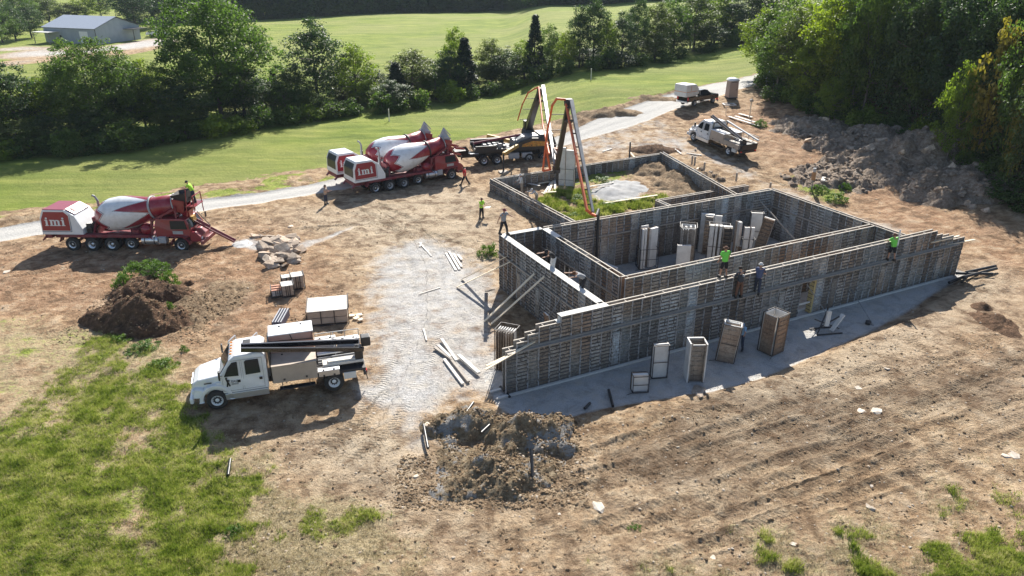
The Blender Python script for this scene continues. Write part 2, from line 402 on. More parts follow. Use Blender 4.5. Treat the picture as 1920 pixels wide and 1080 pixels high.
def height_detail(x, y, m, rut):
    hard = hard_area(m); g = m['grass']
    rough = (1 - hard * 0.88) * (1 - g * 0.75)
    near = 1 - sstep(y, 95, 130)
    z = (fbm(x * 0.9, y * 0.9, 5, 21) - 0.5) * 0.24 * rough * near
    z = z + (np.abs(fbm(x * 3.6, y * 3.6, 4, 31) - 0.5)) * 0.27 * rough * near * (1 - 0.5 * m['pale'])
    z = z + (fbm(x * 0.12, y * 0.12, 3, 41) - 0.5) * 0.5 * (1 - hard) * near
    z = z - rut * 0.06
    td = m['tdist']; tk = np.exp(-(td / 0.26) ** 2)
    gate = sstep(fbm(m['tlong'] * 0.22 + 9 * np.sign(td), td * 0 + x * 0.05, 3, 91), 0.38, 0.6)
    z = z - 0.07 * tk * (0.25 + 0.75 * gate) + 0.075 * gate * np.exp(-((np.abs(td) - 0.42) / 0.085) ** 2) * (0.4 + 1.1 * fbm(m['tlong'] * 0.9, td * 0 + 3, 3, 77)) * rough
    z = z + m['lush'] * (fbm(x * 3, y * 3, 3, 51) - 0.3) * 0.22 * near
    # the cut bank in front of the gravel strip, flat pads under the forms
    u, v = Binv(x, y)
    bank = sstep(-sd_poly(P_STRIP, x, y), 0.05, 0.9) * sstep(-v, 0.5, 2.5) * sstep(u, 2.0, 6.0)
    z = z + 0.32 * bank
    pad = sstep(u, -2.5, -1.0) * (1 - sstep(u, 35.5, 37)) * sstep(v, -1.4, -0.6) * (1 - sstep(v, 12.6, 13.6))
    z = z * (1 - pad * 0.93)
    pad2 = sd_poly(P_ENC, x, y)
    # scraped windrow beyond the road, long gentle swales over the meadow
    d, s = d_line(ROADC, x, y)
    z = z + 0.35 * np.exp(-((d + 3.3) / 0.55) ** 2) * fbm(s * 0.8, s * 0, 3, 61) * 1.2 * (1 - sstep(x, 22, 30))
    z = z + 3.0 * (fbm(x * 0.012, y * 0.012, 2, 71) - 0.5) * sstep(y, 140, 260)
    return z
gz = T0(gx, gy) + height_detail(gx, gy, MK, RUT)
from mathutils.bvhtree import BVHTree
ny, nx = GX.shape
idx = np.arange(ny * nx).reshape(ny, nx)
F = np.stack([idx[:-1, :-1].ravel(), idx[:-1, 1:].ravel(), idx[1:, 1:].ravel(), idx[1:, :-1].ravel()], 1)

def ground_mat():
    m, nt, b = newmat('site_ground'); P = geoco(nt)
    def at(n):
        a = N(nt, 'ShaderNodeAttribute'); a.attribute_name = n; return a.outputs['Fac']
    nf = noise(nt, 5.0, 8, 0.72, P); nm = noise(nt, 1.3, 6, 0.65, P); nl = noise(nt, 0.22, 4, 0.6, P); nk = noise(nt, 0.75, 7, 0.72, P, 0.4); nff = noise(nt, 22.0, 4, 0.7, P)
    vor = N(nt, 'ShaderNodeTexVoronoi'); vor.inputs['Scale'].default_value = 7.0; nt.links.new(P, vor.inputs['Vector'])
    def edge(mask, nz, k=0.9, lo=0.42, hi=0.58):
        v = math_(nt, 'ADD', mask, math_(nt, 'MULTIPLY', math_(nt, 'SUBTRACT', nz, 0.5), k))
        r = N(nt, 'ShaderNodeMapRange'); r.interpolation_type = 'SMOOTHSTEP'; r.inputs['From Min'].default_value = lo; r.inputs['From Max'].default_value = hi
        nt.links.new(v, r.inputs['Value']); return r.outputs[0]
    dirt = ramp(nt, nm, [(0.32, (0.22, 0.135, 0.073)), (0.48, (0.45, 0.305, 0.178)), (0.64, (0.60, 0.45, 0.29))])
    dirt = mix(nt, math_(nt, 'MULTIPLY', at('red'), 0.75), dirt, ramp(nt, nm, [(0.3, (0.24, 0.115, 0.06)), (0.5, (0.41, 0.225, 0.125)), (0.7, (0.54, 0.355, 0.22))]))
    dirt = mix(nt, math_(nt, 'MULTIPLY', at('pale'), 0.85), dirt, ramp(nt, nf, [(0.3, (0.48, 0.385, 0.27)), (0.7, (0.66, 0.57, 0.44))]))
    dirt = mix(nt, math_(nt, 'MULTIPLY', edge(at('dark'), nf, 1.2, 0.4, 0.75), 0.6), dirt, ramp(nt, nf, [(0.3, (0.12, 0.083, 0.055)), (0.7, (0.27, 0.20, 0.135))]))
    dirt = mix(nt, math_(nt, 'MULTIPLY', ramp(nt, nff, [(0.35, 1.0), (0.55, 0.0)]), 0.45), dirt, (0.16, 0.115, 0.075))
    dirt = mix(nt, ramp(nt, nk, [(0.38, 0.85), (0.52, 0.0)]), dirt, (0.15, 0.092, 0.052)); dirt = mix(nt, ramp(nt, nk, [(0.54, 0.0), (0.68, 0.6)]), dirt, (0.62, 0.50, 0.36))
    chips = math_(nt, 'MULTIPLY', ramp(nt, vor.outputs['Distance'], [(0.10, 1.0), (0.2, 0.0)]), ramp(nt, nl, [(0.45, 0.0), (0.6, 1.0)]))
    dirt = mix(nt, math_(nt, 'MULTIPLY', chips, 0.6), dirt, (0.62, 0.55, 0.44))
    dryg = ramp(nt, nf, [(0.28, (0.20, 0.15, 0.08)), (0.5, (0.40, 0.33, 0.19)), (0.72, (0.56, 0.49, 0.33))])
    c = mix(nt, math_(nt, 'MULTIPLY', edge(at('dry'), nf, 1.3, 0.35, 0.8), 0.75), dirt, dryg)
    lush = ramp(nt, nf, [(0.30, (0.045, 0.075, 0.008)), (0.47, (0.16, 0.21, 0.025)), (0.66, (0.36, 0.38, 0.09))])
    lush = mix(nt, ramp(nt, nm, [(0.5, 0.0), (0.7, 0.55)]), lush, (0.30, 0.27, 0.11))
    c = mix(nt, edge(at('lush'), nf, 1.5, 0.35, 0.7), c, lush)
    mp = N(nt, 'ShaderNodeMapping'); mp.inputs['Scale'].default_value = (0.35, 1.0, 1.0); nt.links.new(P, mp.inputs[0])
    ns = noise(nt, 0.5, 6, 0.7, mp.outputs[0])
    mead = ramp(nt, ns, [(0.34, (0.11, 0.16, 0.018)), (0.5, (0.20, 0.255, 0.034)), (0.64, (0.31, 0.335, 0.07))])
    mead = mix(nt, ramp(nt, noise(nt, 0.035, 4, 0.6, P), [(0.42, 0.0), (0.58, 0.55)]), mead, (0.29, 0.29, 0.10))
    mp3 = N(nt, 'ShaderNodeMapping'); mp3.inputs['Rotation'].default_value = (0, 0, 0.5); mp3.inputs['Scale'].default_value = (0.05, 1.0, 1.0); nt.links.new(P, mp3.inputs[0]); mead = mix(nt, ramp(nt, noise(nt, 0.45, 4, 0.65, mp3.outputs[0]), [(0.38, 0.45), (0.52, 0.0)]), mead, (0.12, 0.175, 0.025))
    mead = mix(nt, math_(nt, 'MULTIPLY', ramp(nt, nf, [(0.3, 1.0), (0.5, 0.0)]), 0.35), mead, (0.09, 0.145, 0.012))
    c = mix(nt, edge(at('grass'), nm, 0.7), c, mead)
    gcol = ramp(nt, nff, [(0.30, (0.22, 0.22, 0.222)), (0.46, (0.42, 0.42, 0.42)), (0.64, (0.63, 0.625, 0.615))])
    gcol = mix(nt, ramp(nt, nm, [(0.44, 0.0), (0.66, 0.45)]), gcol, (0.50, 0.43, 0.33))
    gcol = mix(nt, ramp(nt, noise(nt, 1.1, 7, 0.75, P, 0.5), [(0.36, 0.65), (0.52, 0.0)]), gcol, (0.24, 0.235, 0.23))
    c = mix(nt, math_(nt, 'MULTIPLY', edge(at('gravel'), nm, 1.1, 0.25, 0.9), 0.93), c, gcol)
    rc = ramp(nt, nff, [(0.32, (0.28, 0.27, 0.255)), (0.66, (0.58, 0.565, 0.535))])
    c = mix(nt, edge(at('road'), nm, 0.6, 0.35, 0.7), c, rc)
    nt.links.new(c, b.inputs['Base Color']); b.inputs['Roughness'].default_value = 0.95; b.inputs['Specular IOR Level'].default_value = 0.2
    # tread marks
    wob = math_(nt, 'ADD', at('tlong'), math_(nt, 'MULTIPLY', math_(nt, 'ABSOLUTE', at('tdist')), 0.5))
    cl = math_(nt, 'SINE', math_(nt, 'MULTIPLY', wob, 30.0))
    tm = N(nt, 'ShaderNodeMapRange'); tm.inputs['From Min'].default_value = 0.38; tm.inputs['From Max'].default_value = 0.24
    nt.links.new(math_(nt, 'ABSOLUTE', at('tdist')), tm.inputs['Value'])
    soil = math_(nt, 'SUBTRACT', 1.0, math_(nt, 'MAXIMUM', at('gravel'), math_(nt, 'MAXIMUM', at('road'), at('lush')), ), True)
    cl = math_(nt, 'MULTIPLY', math_(nt, 'MULTIPLY', cl, tm.outputs[0]), math_(nt, 'MULTIPLY', soil, ramp(nt, nm, [(0.4, 0.2), (0.55, 1.0)])))
    b1 = bump(nt, None, cl, 1.0, 0.09)
    h = math_(nt, 'ADD', math_(nt, 'MULTIPLY', nf, 1.0), math_(nt, 'MULTIPLY', nff, 0.25))
    hs = math_(nt, 'ADD', math_(nt, 'MULTIPLY', soil, 0.6), 0.4)
    b2 = bump(nt, None, math_(nt, 'MULTIPLY', h, hs), 1.0, 0.24, b1)
    b3 = bump(nt, b, math_(nt, 'MULTIPLY', nm, soil), 0.8, 0.22, b2)
    return m
M_GROUND = ground_mat()
ground = np_obj('ground', np.stack([gx, gy, gz], 1), F, M_GROUND, smooth=True)
tag(ground, 'bare tan and brown dirt of the building site running out into green meadow', 'ground', kind='structure')
for k in ('grass', 'lush', 'dry', 'road', 'gravel', 'pale', 'red', 'dark', 'tdist', 'tlong'):
    a = ground.data.attributes.new(k, 'FLOAT', 'POINT'); a.data.foreach_set('value', MK[k].astype(np.float32))
def gheight(x, y):
    """height of the ground sheet, bilinear from its own grid"""
    x = np.atleast_1d(np.asarray(x, float)); y = np.atleast_1d(np.asarray(y, float))
    i = np.clip(np.searchsorted(xs, x) - 1, 0, nx - 2); j = np.clip(np.searchsorted(ys, y) - 1, 0, ny - 2)
    fx = (x - xs[i]) / (xs[i + 1] - xs[i]); fy = (y - ys[j]) / (ys[j + 1] - ys[j]); Z = gz.reshape(ny, nx)
    return Z[j, i] * (1 - fx) * (1 - fy) + Z[j, i + 1] * fx * (1 - fy) + Z[j + 1, i] * (1 - fx) * fy + Z[j + 1, i + 1] * fx * fy
def gmask(k, x, y):
    x = np.atleast_1d(np.asarray(x, float)); y = np.atleast_1d(np.asarray(y, float))
    i = np.clip(np.searchsorted(xs, x), 0, nx - 1); j = np.clip(np.searchsorted(ys, y), 0, ny - 1)
    return MK[k].reshape(ny, nx)[j, i]
def gh(p): return float(gheight(p[0], p[1])[0])
def G(px, py, sink=0.0):
    p = hit(px, py); return Vector((p.x, p.y, gh(p) - sink))
# ---------------------------------------------------------------- concrete forms
def form_mat(name, c1, c2, c3, face=False):
    m, nt, b = newmat(name); v = objco(nt)
    oi = N(nt, 'ShaderNodeObjectInfo')
    off = N(nt, 'ShaderNodeVectorMath', operation='ADD'); nt.links.new(v, off.inputs[0])
    cmb = N(nt, 'ShaderNodeCombineXYZ'); r50 = math_(nt, 'MULTIPLY', oi.outputs['Random'], 50.0)
    for i in range(3): nt.links.new(r50, cmb.inputs[i])
    nt.links.new(cmb.outputs[0], off.inputs[1]); v = off.outputs[0]
    n1 = noise(nt, 1.4, 5, 0.7, v, 0.5)
    mp = N(nt, 'ShaderNodeMapping'); mp.inputs['Scale'].default_value = (2.0, 2.0, 9.0); nt.links.new(v, mp.inputs[0])
    n2 = noise(nt, 2.6, 4, 0.7, mp.outputs[0])
    mp2 = N(nt, 'ShaderNodeMapping'); mp2.inputs['Scale'].default_value = (9.0, 9.0, 1.6); nt.links.new(v, mp2.inputs[0])
    n3 = noise(nt, 1.6, 3, 0.7, mp2.outputs[0])
    c = mix(nt, ramp(nt, n1, [(0.35, 0.0), (0.62, 1.0)]), c1, c2)
    c = mix(nt, ramp(nt, n2, [(0.45, 0.0), (0.62, 0.8)]), c, c3)
    c = mix(nt, ramp(nt, n3, [(0.55, 0.0), (0.66, 0.6)]), c, (c1[0] * 0.2, c1[1] * 0.2, c1[2] * 0.2))
    tone = ramp(nt, oi.outputs['Random'], [(0.0, (0.5, 0.48, 0.46)), (0.3, (0.74, 0.73, 0.71)), (0.6, (0.92, 0.90, 0.87)), (0.85, (1.05, 1.07, 1.1)), (1.0, (1.2, 1.27, 1.34))])
    c = mix(nt, 1.0, c, tone, 'MULTIPLY')
    c = mix(nt, 1.0, c, ramp(nt, noise(nt, 0.22, 3, 0.6, geoco(nt)), [(0.40, (0.92, 1.0, 1.06)), (0.52, (1.0, 0.93, 0.85)), (0.64, (0.95, 0.76, 0.62))]), 'MULTIPLY')
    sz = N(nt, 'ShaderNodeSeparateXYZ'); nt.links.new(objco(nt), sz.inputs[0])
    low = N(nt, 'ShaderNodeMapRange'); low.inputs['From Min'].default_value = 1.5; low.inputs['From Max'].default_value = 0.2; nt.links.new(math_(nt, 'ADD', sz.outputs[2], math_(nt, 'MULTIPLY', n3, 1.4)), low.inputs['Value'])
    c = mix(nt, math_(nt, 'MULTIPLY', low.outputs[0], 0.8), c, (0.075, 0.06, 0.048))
    nt.links.new(c, b.inputs['Base Color']); b.inputs['Roughness'].default_value = 0.8; b.inputs['Specular IOR Level'].default_value = 0.3
    bump(nt, b, n3, 0.5, 0.02); return m
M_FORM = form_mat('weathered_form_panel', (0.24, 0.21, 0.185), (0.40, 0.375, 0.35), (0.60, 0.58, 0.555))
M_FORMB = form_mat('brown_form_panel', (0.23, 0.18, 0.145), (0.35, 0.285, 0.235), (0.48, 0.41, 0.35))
M_FACE = paint('form_face', (0.66, 0.645, 0.62), 0.7, 0.5, 1.6, dirtcol=(0.26, 0.235, 0.21), bumpy=0.2)
M_RIB = paint('rib_steel', (0.11, 0.095, 0.085), 0.7, 0.8, 2.0, dirtcol=(0.30, 0.265, 0.235))
M_RAIL = paint('rail_steel', (0.40, 0.40, 0.41), 0.6, 0.7, 2.5, dirtcol=(0.14, 0.12, 0.10))
M_TOP = wood('form_top_plate', (0.42, 0.37, 0.31), (0.66, 0.60, 0.52), 1.2)
PW = 0.61
PANEL = {}
def panel_mesh(h, kind=0):
    key = (round(h, 2), kind)
    if key in PANEL: return PANEL[key]
    rnd = random.Random(int(h * 100) + kind * 7); b = MB()
    b.box((PW / 2, -0.012, h / 2), (PW - 0.006, 0.024, h))
    b.mi = 2
    for x in (0.018, PW - 0.018): b.box((x, -0.056, h / 2), (0.034, 0.064, h - 0.004))
    z = 0.06; b.mi = 1 if kind != 1 else 0
    while z < h:
        b.box((PW / 2, -0.06, z), (PW - 0.06, 0.07, 0.032)); z += 0.205
    b.box((PW / 2, -0.054, h - 0.017), (PW - 0.07, 0.058, 0.03))
    # pins and wedge bolts hanging in the joints, scraps of plank wedged between the ribs
    for k in range(int(h * 6)):
        zz = rnd.uniform(0.1, h - 0.15); x = rnd.choice([0.02, PW - 0.02, rnd.uniform(0.1, PW - 0.1)])
        b.box((x, -0.095, zz), (0.035, 0.03, rnd.uniform(0.08, 0.16)))
    b.mi = 0
    for k in range(int(h * 2.2)):
        zz = 0.04 + 0.2 * rnd.randrange(max(1, int(h / 0.2) - 1)) + 0.1
        b.box((rnd.uniform(0.2, PW - 0.2), -0.04, zz), (rnd.uniform(0.1, 0.3), 0.03, rnd.uniform(0.06, 0.14)))
    if kind == 3:
        b.box((PW / 2, -0.085, h * 0.3), (PW * 0.7, 0.02, h * 0.5))
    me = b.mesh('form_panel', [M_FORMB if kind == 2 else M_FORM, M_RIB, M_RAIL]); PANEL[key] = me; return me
WALL_T = 0.125
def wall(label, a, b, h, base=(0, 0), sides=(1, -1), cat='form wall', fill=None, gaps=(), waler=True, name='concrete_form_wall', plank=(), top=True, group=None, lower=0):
    """a, b: world ends; h: number or function of distance; base: ground height at the two ends; gaps: (s0, s1, top height)"""
    a = Vector((a[0], a[1], 0)); b = Vector((b[0], b[1], 0)); d = b - a; L = d.length; ang = math.atan2(d.y, d.x)
    root = thing(name, label, cat, (a.x, a.y, base[0]), ang, group)
    n = max(1, round(L / PW)); hf = h if callable(h) else (lambda s: h)
    slope = (base[1] - base[0]) / L
    segs = []
    for i in range(n):
        s = (i + 0.5) * L / n; z0 = slope * s; hh = hf(s); zb = 0.0
        for g in gaps:
            if g[0] <= s <= g[1]: zb = g[2]
        segs.append((i * L / n, s, z0, hh, zb))
    for side in (1, -1):
        if side in sides:
            for k, (x0, s, z0, hh, zb) in enumerate(segs):
                kind = random.Random(k * 31 + int(L * 10) + side).choice([0, 0, 1, 1, 2, 3])
                o = bpy.data.objects.new('form_panel', panel_mesh(hh - zb, kind)); COL.objects.link(o); o.parent = root
                sc = (L / n) / PW
                if side == 1: o.location = (x0, -WALL_T, z0 + zb); o.scale = (sc, 1, 1)
                else: o.location = (x0 + L / n, WALL_T, z0 + zb); o.rotation_euler = (0, 0, math.pi); o.scale = (sc, 1, 1)
        else:
            m = MB()
            for (x0, s, z0, hh, zb) in segs:
                m.box((s, side * -(WALL_T + 0.03), z0 + (hh + zb) / 2), (L / n - 0.008, 0.06, hh - zb))
            m.build('form_backing', M_FORM, root)
    # group consecutive pieces of equal height for the plates
    runs = []; 
    for (x0, s, z0, hh, zb) in segs:
        if runs and abs(runs[-1][2] - hh) < 1e-4: runs[-1][1] = x0 + L / n
        else: runs.append([x0, x0 + L / n, hh])
    if top:
        t = MB()
        for x0, x1, hh in runs:
            for sy in (1, -1):
                t.bar((x0 - 0.0, -sy * (WALL_T + 0.045), hh + 0.02 + slope * x0), (x1, -sy * (WALL_T + 0.045), hh + 0.02 + slope * x1), 0.07, 0.038)
            x = x0 + 0.3
            while x < x1:
                t.box((x, 0, hh + 0.005 + slope * x), (0.035, 2 * WALL_T, 0.02)); x += 1.22
        t.build('top_plate', M_TOP, root)
    if fill:
        c = MB()
        for x0, x1, hh in runs:
            lo = max(x0, fill[0]); hi = min(x1, fill[1])
            if hi > lo: c.box(((lo + hi) / 2, 0, hh / 2 - 0.02), (hi - lo, 2 * WALL_T - 0.01, hh - 0.06 + 0.04))
            if hi > lo: c.box(((lo + hi) / 2, 0, hh + 0.043), (hi - lo, 2 * WALL_T + 0.19, 0.006))
        c.build('concrete_fill', M_CONC, root)
    if waler:
        wz = waler if isinstance(waler, float) else 2.46
        for sy in (1, -1):
            if sy not in sides: continue
            q = MB(); x = 0
            q.box((L / 2, -sy * (WALL_T + 0.125), wz), (L, 0.085, 0.09)); q.build('waler', M_LUMG, root)
    for (s0, s1, z) in plank:
        q = MB(); q.box(((s0 + s1) / 2, -(WALL_T + 0.26), z), (s1 - s0, 0.22, 0.04))
        x = s0 + 0.2
        while x < s1: q.box((x, -(WALL_T + 0.2), z - 0.09), (0.05, 0.28, 0.13)); x += 1.8
        q.build('walk_plank', M_LUMG, root)
    return root
H8 = 3.66
def front_h(s):
    if s < 0.6: return 2.44
    if s < 1.25: return 2.75
    if s < 1.85: return 3.05
    if s < 2.9: return 3.35
    if s < 31.0: return H8
    if s < 32.0: return 3.35
    if s < 33.3: return 3.05
    return 2.75
wall('long front form wall with stepped ends and a doorway, facing the gravel strip', B(0, 0), B(34.3, 0), front_h, sides=(1,), fill=(2.9, 5.9),
     gaps=((19.3, 20.7, 2.44),), plank=((0.0, 33.5, 2.44),))
wall('left end form wall topped with fresh pale concrete, propped by leaning boards', B(5.68, 11.9), B(5.68, 0.22), H8, sides=(1, -1), fill=(0.0, 11.5))
wall('short back form wall at the left corner where a man stands on top', B(8.5, 11.78), B(5.85, 11.78), H8, sides=(1, -1), fill=(0.0, 2.55), waler=False)
wall('cross form wall with a low opening between the narrow bay and the pillared bay', B(8.66, 11.6), B(8.66, 2.7), H8, sides=(1, -1), fill=(0.0, 1.8), gaps=((3.2, 4.6, 2.2),))
wall('inner form wall parallel to the long front wall, closing the pillared bay', B(8.6, 2.5), B(28.45, 2.5), H8, sides=(1, -1), gaps=((8.7, 10.0, 2.3),), waler=2.5)
wall('back form wall of the pillared bay, the concrete hose hanging against it', B(8.75, 11.78), B(28.5, 11.78), H8, sides=(1, -1))
wall('right end form wall of the pillared bay beside the dirt slope', B(28.6, 0.25), B(28.6, 11.95), H8, sides=(1, -1))
def enc(px, py): p = hit(px, py, 1.1); return p
EA = enc(922, 337); EB = enc(1240, 289); 
EC0 = enc(1390, 330); 
def on_line(p, q, t): return p + (q - p) * t
Jl = B(15.0, 12.2); El = Vector((EA.x, EA.y, 0))
Jr = B(29.6, 12.7)
wall('low left form wall of the grassy enclosure, two men working over it', (EA.x, EA.y), (Jl.x, Jl.y), 1.22, base=(0.0, 0.0), waler=0.85, cat='low form wall', name='low_form_wall')
wall('low far form wall of the grassy enclosure, nearest the pump truck', (EB.x, EB.y), (EA.x + 0.2, EA.y), 1.15, base=(EB.z, EA.z), waler=False, cat='low form wall', name='low_form_wall')
wall('low right form wall of the grassy enclosure beside the parked flatbed', (Jr.x, Jr.y), (EB.x, EB.y), 1.3, base=(0.0, EB.z), waler=False, cat='low form wall', name='low_form_wall')
E0 = enc(1232, 377); E1 = enc(1402, 343)
wall('low inner form wall running across the right half of the enclosure', (E0.x, E0.y), (E1.x, E1.y), 1.15, base=(0, 0), waler=False, cat='low form wall', name='low_form_wall')
e2 = B(*Binv(E0.x, E0.y)); u0, v0 = Binv(E0.x, E0.y)
wall('short low form wall joining the enclosure cross wall to the tall back wall', (E0.x, E0.y), tuple(B(u0 + 0.2, 12.1))[:2], 1.15, waler=False, cat='low form wall', name='low_form_wall')
f = MB(); 
for s_ in (0.35, -0.35): f.bar(B(-0.6, s_, 0.06), B(33.8, s_, 0.06), 0.14, 0.1)
foot = f.build('footing_edge', M_CONC); tag(foot, 'pale concrete footing edge showing along the foot of the long front wall', 'footing')

# ---------------------------------------------------------------- loose form panels and racks
def plane_hit(px, py, u=None, v=None):
    """line of sight against a vertical plane of the foundation"""
    d = Vector(ray(px, py)); o = Vector((0, 0, CAM_H)); n = BU if u is not None else BV; k = u if u is not None else v
    t = (k - (o - BO).dot(n)) / d.dot(n); return o + d * t
def rack(label, p, rz, panels, frame=None, cat='form panels', name='form_rack', group=None, tilt=(0, 0)):
    """panels: (x, y, w, t, h, rot) each with a smooth face and a ribbed back"""
    r = thing(name, label, cat, (p[0], p[1], p[2] if len(p) > 2 else 0.03), rz, group, tilt)
    for (x, y, w_, t_, h_, rot) in panels:
        M = Matrix.Rotation(rot, 3, 'Z'); m = MB()
        m.box(Vector((x, y, h_ / 2 + 0.02)), (w_, t_ * 0.5, h_), M=M)
        o = m.build('panel', M_FACE, r, bevel=0.006)
        m = MB(); off = M @ Vector((0, -t_ * 0.5, 0)); z = 0.08
        for ex in (-w_ / 2 + 0.02, w_ / 2 - 0.02):
            m.box(Vector((x, y, h_ / 2 + 0.02)) + off + M @ Vector((ex, 0, 0)), (0.035, t_ * 0.48, h_ - 0.01), M=M)
        while z < h_:
            m.box(Vector((x, y, z)) + off, (w_ - 0.08, t_ * 0.45, 0.03), M=M); z += 0.28
        m.box(Vector((x, y, h_ / 2)) + off * 0.62, (w_ - 0.07, 0.012, h_ - 0.06), M=M)
        m.build('ribbed_back', M_FORMB, o)
    if frame:
        fw, fd, fh = frame; m = MB(); c = [(-fw / 2, -fd / 2), (fw / 2, -fd / 2), (fw / 2, fd / 2), (-fw / 2, fd / 2)]
        for i in range(4):
            a, b = c[i], c[(i + 1) % 4]
            m.bar((a[0], a[1], 0.05), (b[0], b[1], 0.05), 0.04, 0.04); m.bar((a[0], a[1], fh), (b[0], b[1], fh), 0.03, 0.03)
            m.bar((a[0], a[1], 0.05), (a[0], a[1], fh), 0.035, 0.035)
        m.bar((c[0][0], c[0][1], fh * 0.5), (c[1][0], c[1][1], fh * 0.5), 0.03, 0.03)
        m.bar((c[0][0], c[0][1], 0.05), (-fw / 2 - 0.35, -fd / 2 - 0.1, 0.0), 0.02, 0.02)
        m.build('steel_frame', M_DSTEEL, r)
    return r
def box_panels(w_, d_, h_, t_=0.11):
    return [(0, -d_ / 2, w_, t_, h_, 0), (0, d_ / 2, w_, t_, h_, math.pi), (-w_ / 2, 0, d_ * 0.86, t_, h_, -math.pi / 2), (w_ / 2, 0, d_ * 0.86, t_, h_, math.pi / 2)]
def top_at(px, py, h): p = hit(px, py, h); return (p.x, p.y, p.z)
def base_at(px, py): p = hit(px, py); return (p.x, p.y, 0.03)
PI_ = math.pi
rack('two thin form panels and a thick one strapped upright, leftmost in the pillared bay', base_at(1212, 502), R(8),
     [(-0.52, -0.3, 0.14, 0.3, 2.95, 0.2 + PI_), (-0.32, -0.26, 0.14, 0.3, 2.95, 0.15 + PI_), (0.38, 0.12, 0.66, 0.4, 2.85, 0.5 + PI_), (-0.2, 0.42, 0.6, 0.24, 2.95, 0.3 + PI_)], (1.3, 0.9, 1.5))
rack('tall caged bundle of form panels with a black steel frame round its top', base_at(1284, 497), R(-12), box_panels(0.9, 0.9, 2.85) + [(-0.35 + 0.17 * k_, -0.5, 0.07, 0.2, 2.8, 0) for k_ in range(3)] + [(-0.15, 0, 0.12, 0.7, 2.8, 0.1), (0.15, 0, 0.12, 0.7, 2.85, 0)], (1.15, 1.1, 2.97))
rack('shorter pale form slab standing before the caged bundle of panels', base_at(1278, 512), R(-6), [(-0.1, 0, 0.72, 0.3, 2.0, PI_), (0.36, 0.05, 0.2, 0.4, 2.0, PI_ / 2)])
rack('tall brown ribbed form bundle standing furthest back in the pillared bay', base_at(1320, 474), R(-20), [(-0.3, 0, 0.32, 0.5, 2.95, PI_), (0.15, 0, 0.6, 0.6, 2.95, 0), (0.72, 0.35, 0.5, 0.3, 2.8, PI_)])
rack('wide square form bundle with two white tops beside the caged bundle', base_at(1341, 497), R(-15), [(-0.5, 0, 0.3, 0.45, 2.9, PI_), (-0.2, 0.05, 0.16, 0.6, 2.9, PI_), (0.1, 0.0, 0.16, 0.6, 2.9, PI_), (0.55, 0, 0.6, 0.55, 2.9, 0.1), (0.1, 0.4, 0.9, 0.2, 2.8, 0)], (1.4, 0.9, 2.98))
rack('narrow upright form panel at the left of the rightmost interior cluster', base_at(1380, 478), R(20), [(0, 0, 0.24, 0.5, 2.5, PI_)])
rack('pair of slim form panels bolted together in the rightmost interior cluster', base_at(1398, 484), R(-5), [(-0.16, 0, 0.34, 0.34, 2.3, PI_), (0.24, 0, 0.22, 0.34, 2.3, PI_)], (0.9, 0.5, 1.5))
rack('broad grey form panel behind the rightmost interior cluster', base_at(1411, 466), R(-8), [(0, 0, 0.8, 0.3, 2.75, PI_)], (0.9, 0.5, 2.8))
rack('brown ribbed form panel leaning to the right at the edge of the interior cluster', base_at(1420, 478), R(-30), [(0, 0, 0.75, 0.3, 2.9, 0)], tilt=(0, R(10)))
rack('low form block lying behind the inner wall near the neon-shirted man', top_at(1392, 462, 0.75), R(-40), [(0, 0, 0.75, 0.36, 0.75, 0)])
rack('low panels stacked flat in the left corner of the pillared bay', top_at(1143, 497, 0.9), R(-50), [(0, 0, 1.3, 0.5, 0.9, 0)])
rack('small white form box on a wire stand, leftmost on the gravel strip', top_at(1201, 702, 0.95), R(5), [(0, 0, 0.78, 0.34, 0.95, math.pi)], (0.8, 0.5, 0.95))
rack('tall narrow white form panel on a wire stand beside the small white box', top_at(1240, 645, 1.95), R(8), [(0, 0, 0.78, 0.2, 1.95, math.pi)], (0.8, 0.35, 1.93))
rack('open-backed form pillar with a white left side, third on the gravel strip', top_at(1309, 642, 2.2), R(2),
     [(-0.42, 0.1, 0.75, 0.14, 2.25, math.pi / 2), (0.42, 0.1, 0.75, 0.14, 2.2, -math.pi / 2), (0, -0.1, 0.72, 0.12, 2.1, 0), (0, 0.42, 0.8, 0.2, 2.25, 0)])
rack('leaning dark form pillar with steel props and a helmet showing behind it', top_at(1368, 605, 2.25), R(-18), box_panels(0.86, 0.5, 2.3) + [(0, 0.1, 0.7, 0.12, 2.3, 0)], (0.95, 0.62, 2.3), tilt=(R(3), R(5)))
rack('stout form pillar with black left face and pale ribbed right face, by the doorway', top_at(1455, 588, 2.3), R(38), box_panels(0.95, 0.85, 2.3), (1.05, 0.95, 2.36), tilt=(0, R(2)))
rack('rack of upright form panels under a white wire top, left of the stepped wall end', top_at(951, 615, 2.35), R(-22), [(-0.42 + 0.14 * k, 0, 0.06, 0.7, 2.3, 0) for k in range(7)], (1.05, 0.9, 2.38))
rack('single white form slab leaning between the left wall and the stepped wall end', top_at(1037, 585, 1.9), R(-65), [(0, 0, 0.5, 0.14, 1.9, 0)], tilt=(R(12), 0))
rack('brown ribbed form panel with a pale top, standing against the left end wall', top_at(979, 502, 2.2), R(-8), [(0, 0, 0.85, 0.3, 2.2, 0)])
rack('tall grey double form bundle standing in the enclosure by the boom elbow', base_at(1062, 350), R(-15), [(-0.45, 0, 0.55, 0.6, 3.9, PI_), (0.32, -0.05, 0.8, 0.6, 3.7, PI_)], (1.45, 0.85, 2.0))
rack('open gate-like form frame standing by the hose in the pillared bay', top_at(1096, 448, 2.3), R(22), [(-0.35, 0, 0.85, 0.1, 2.3, 0)])
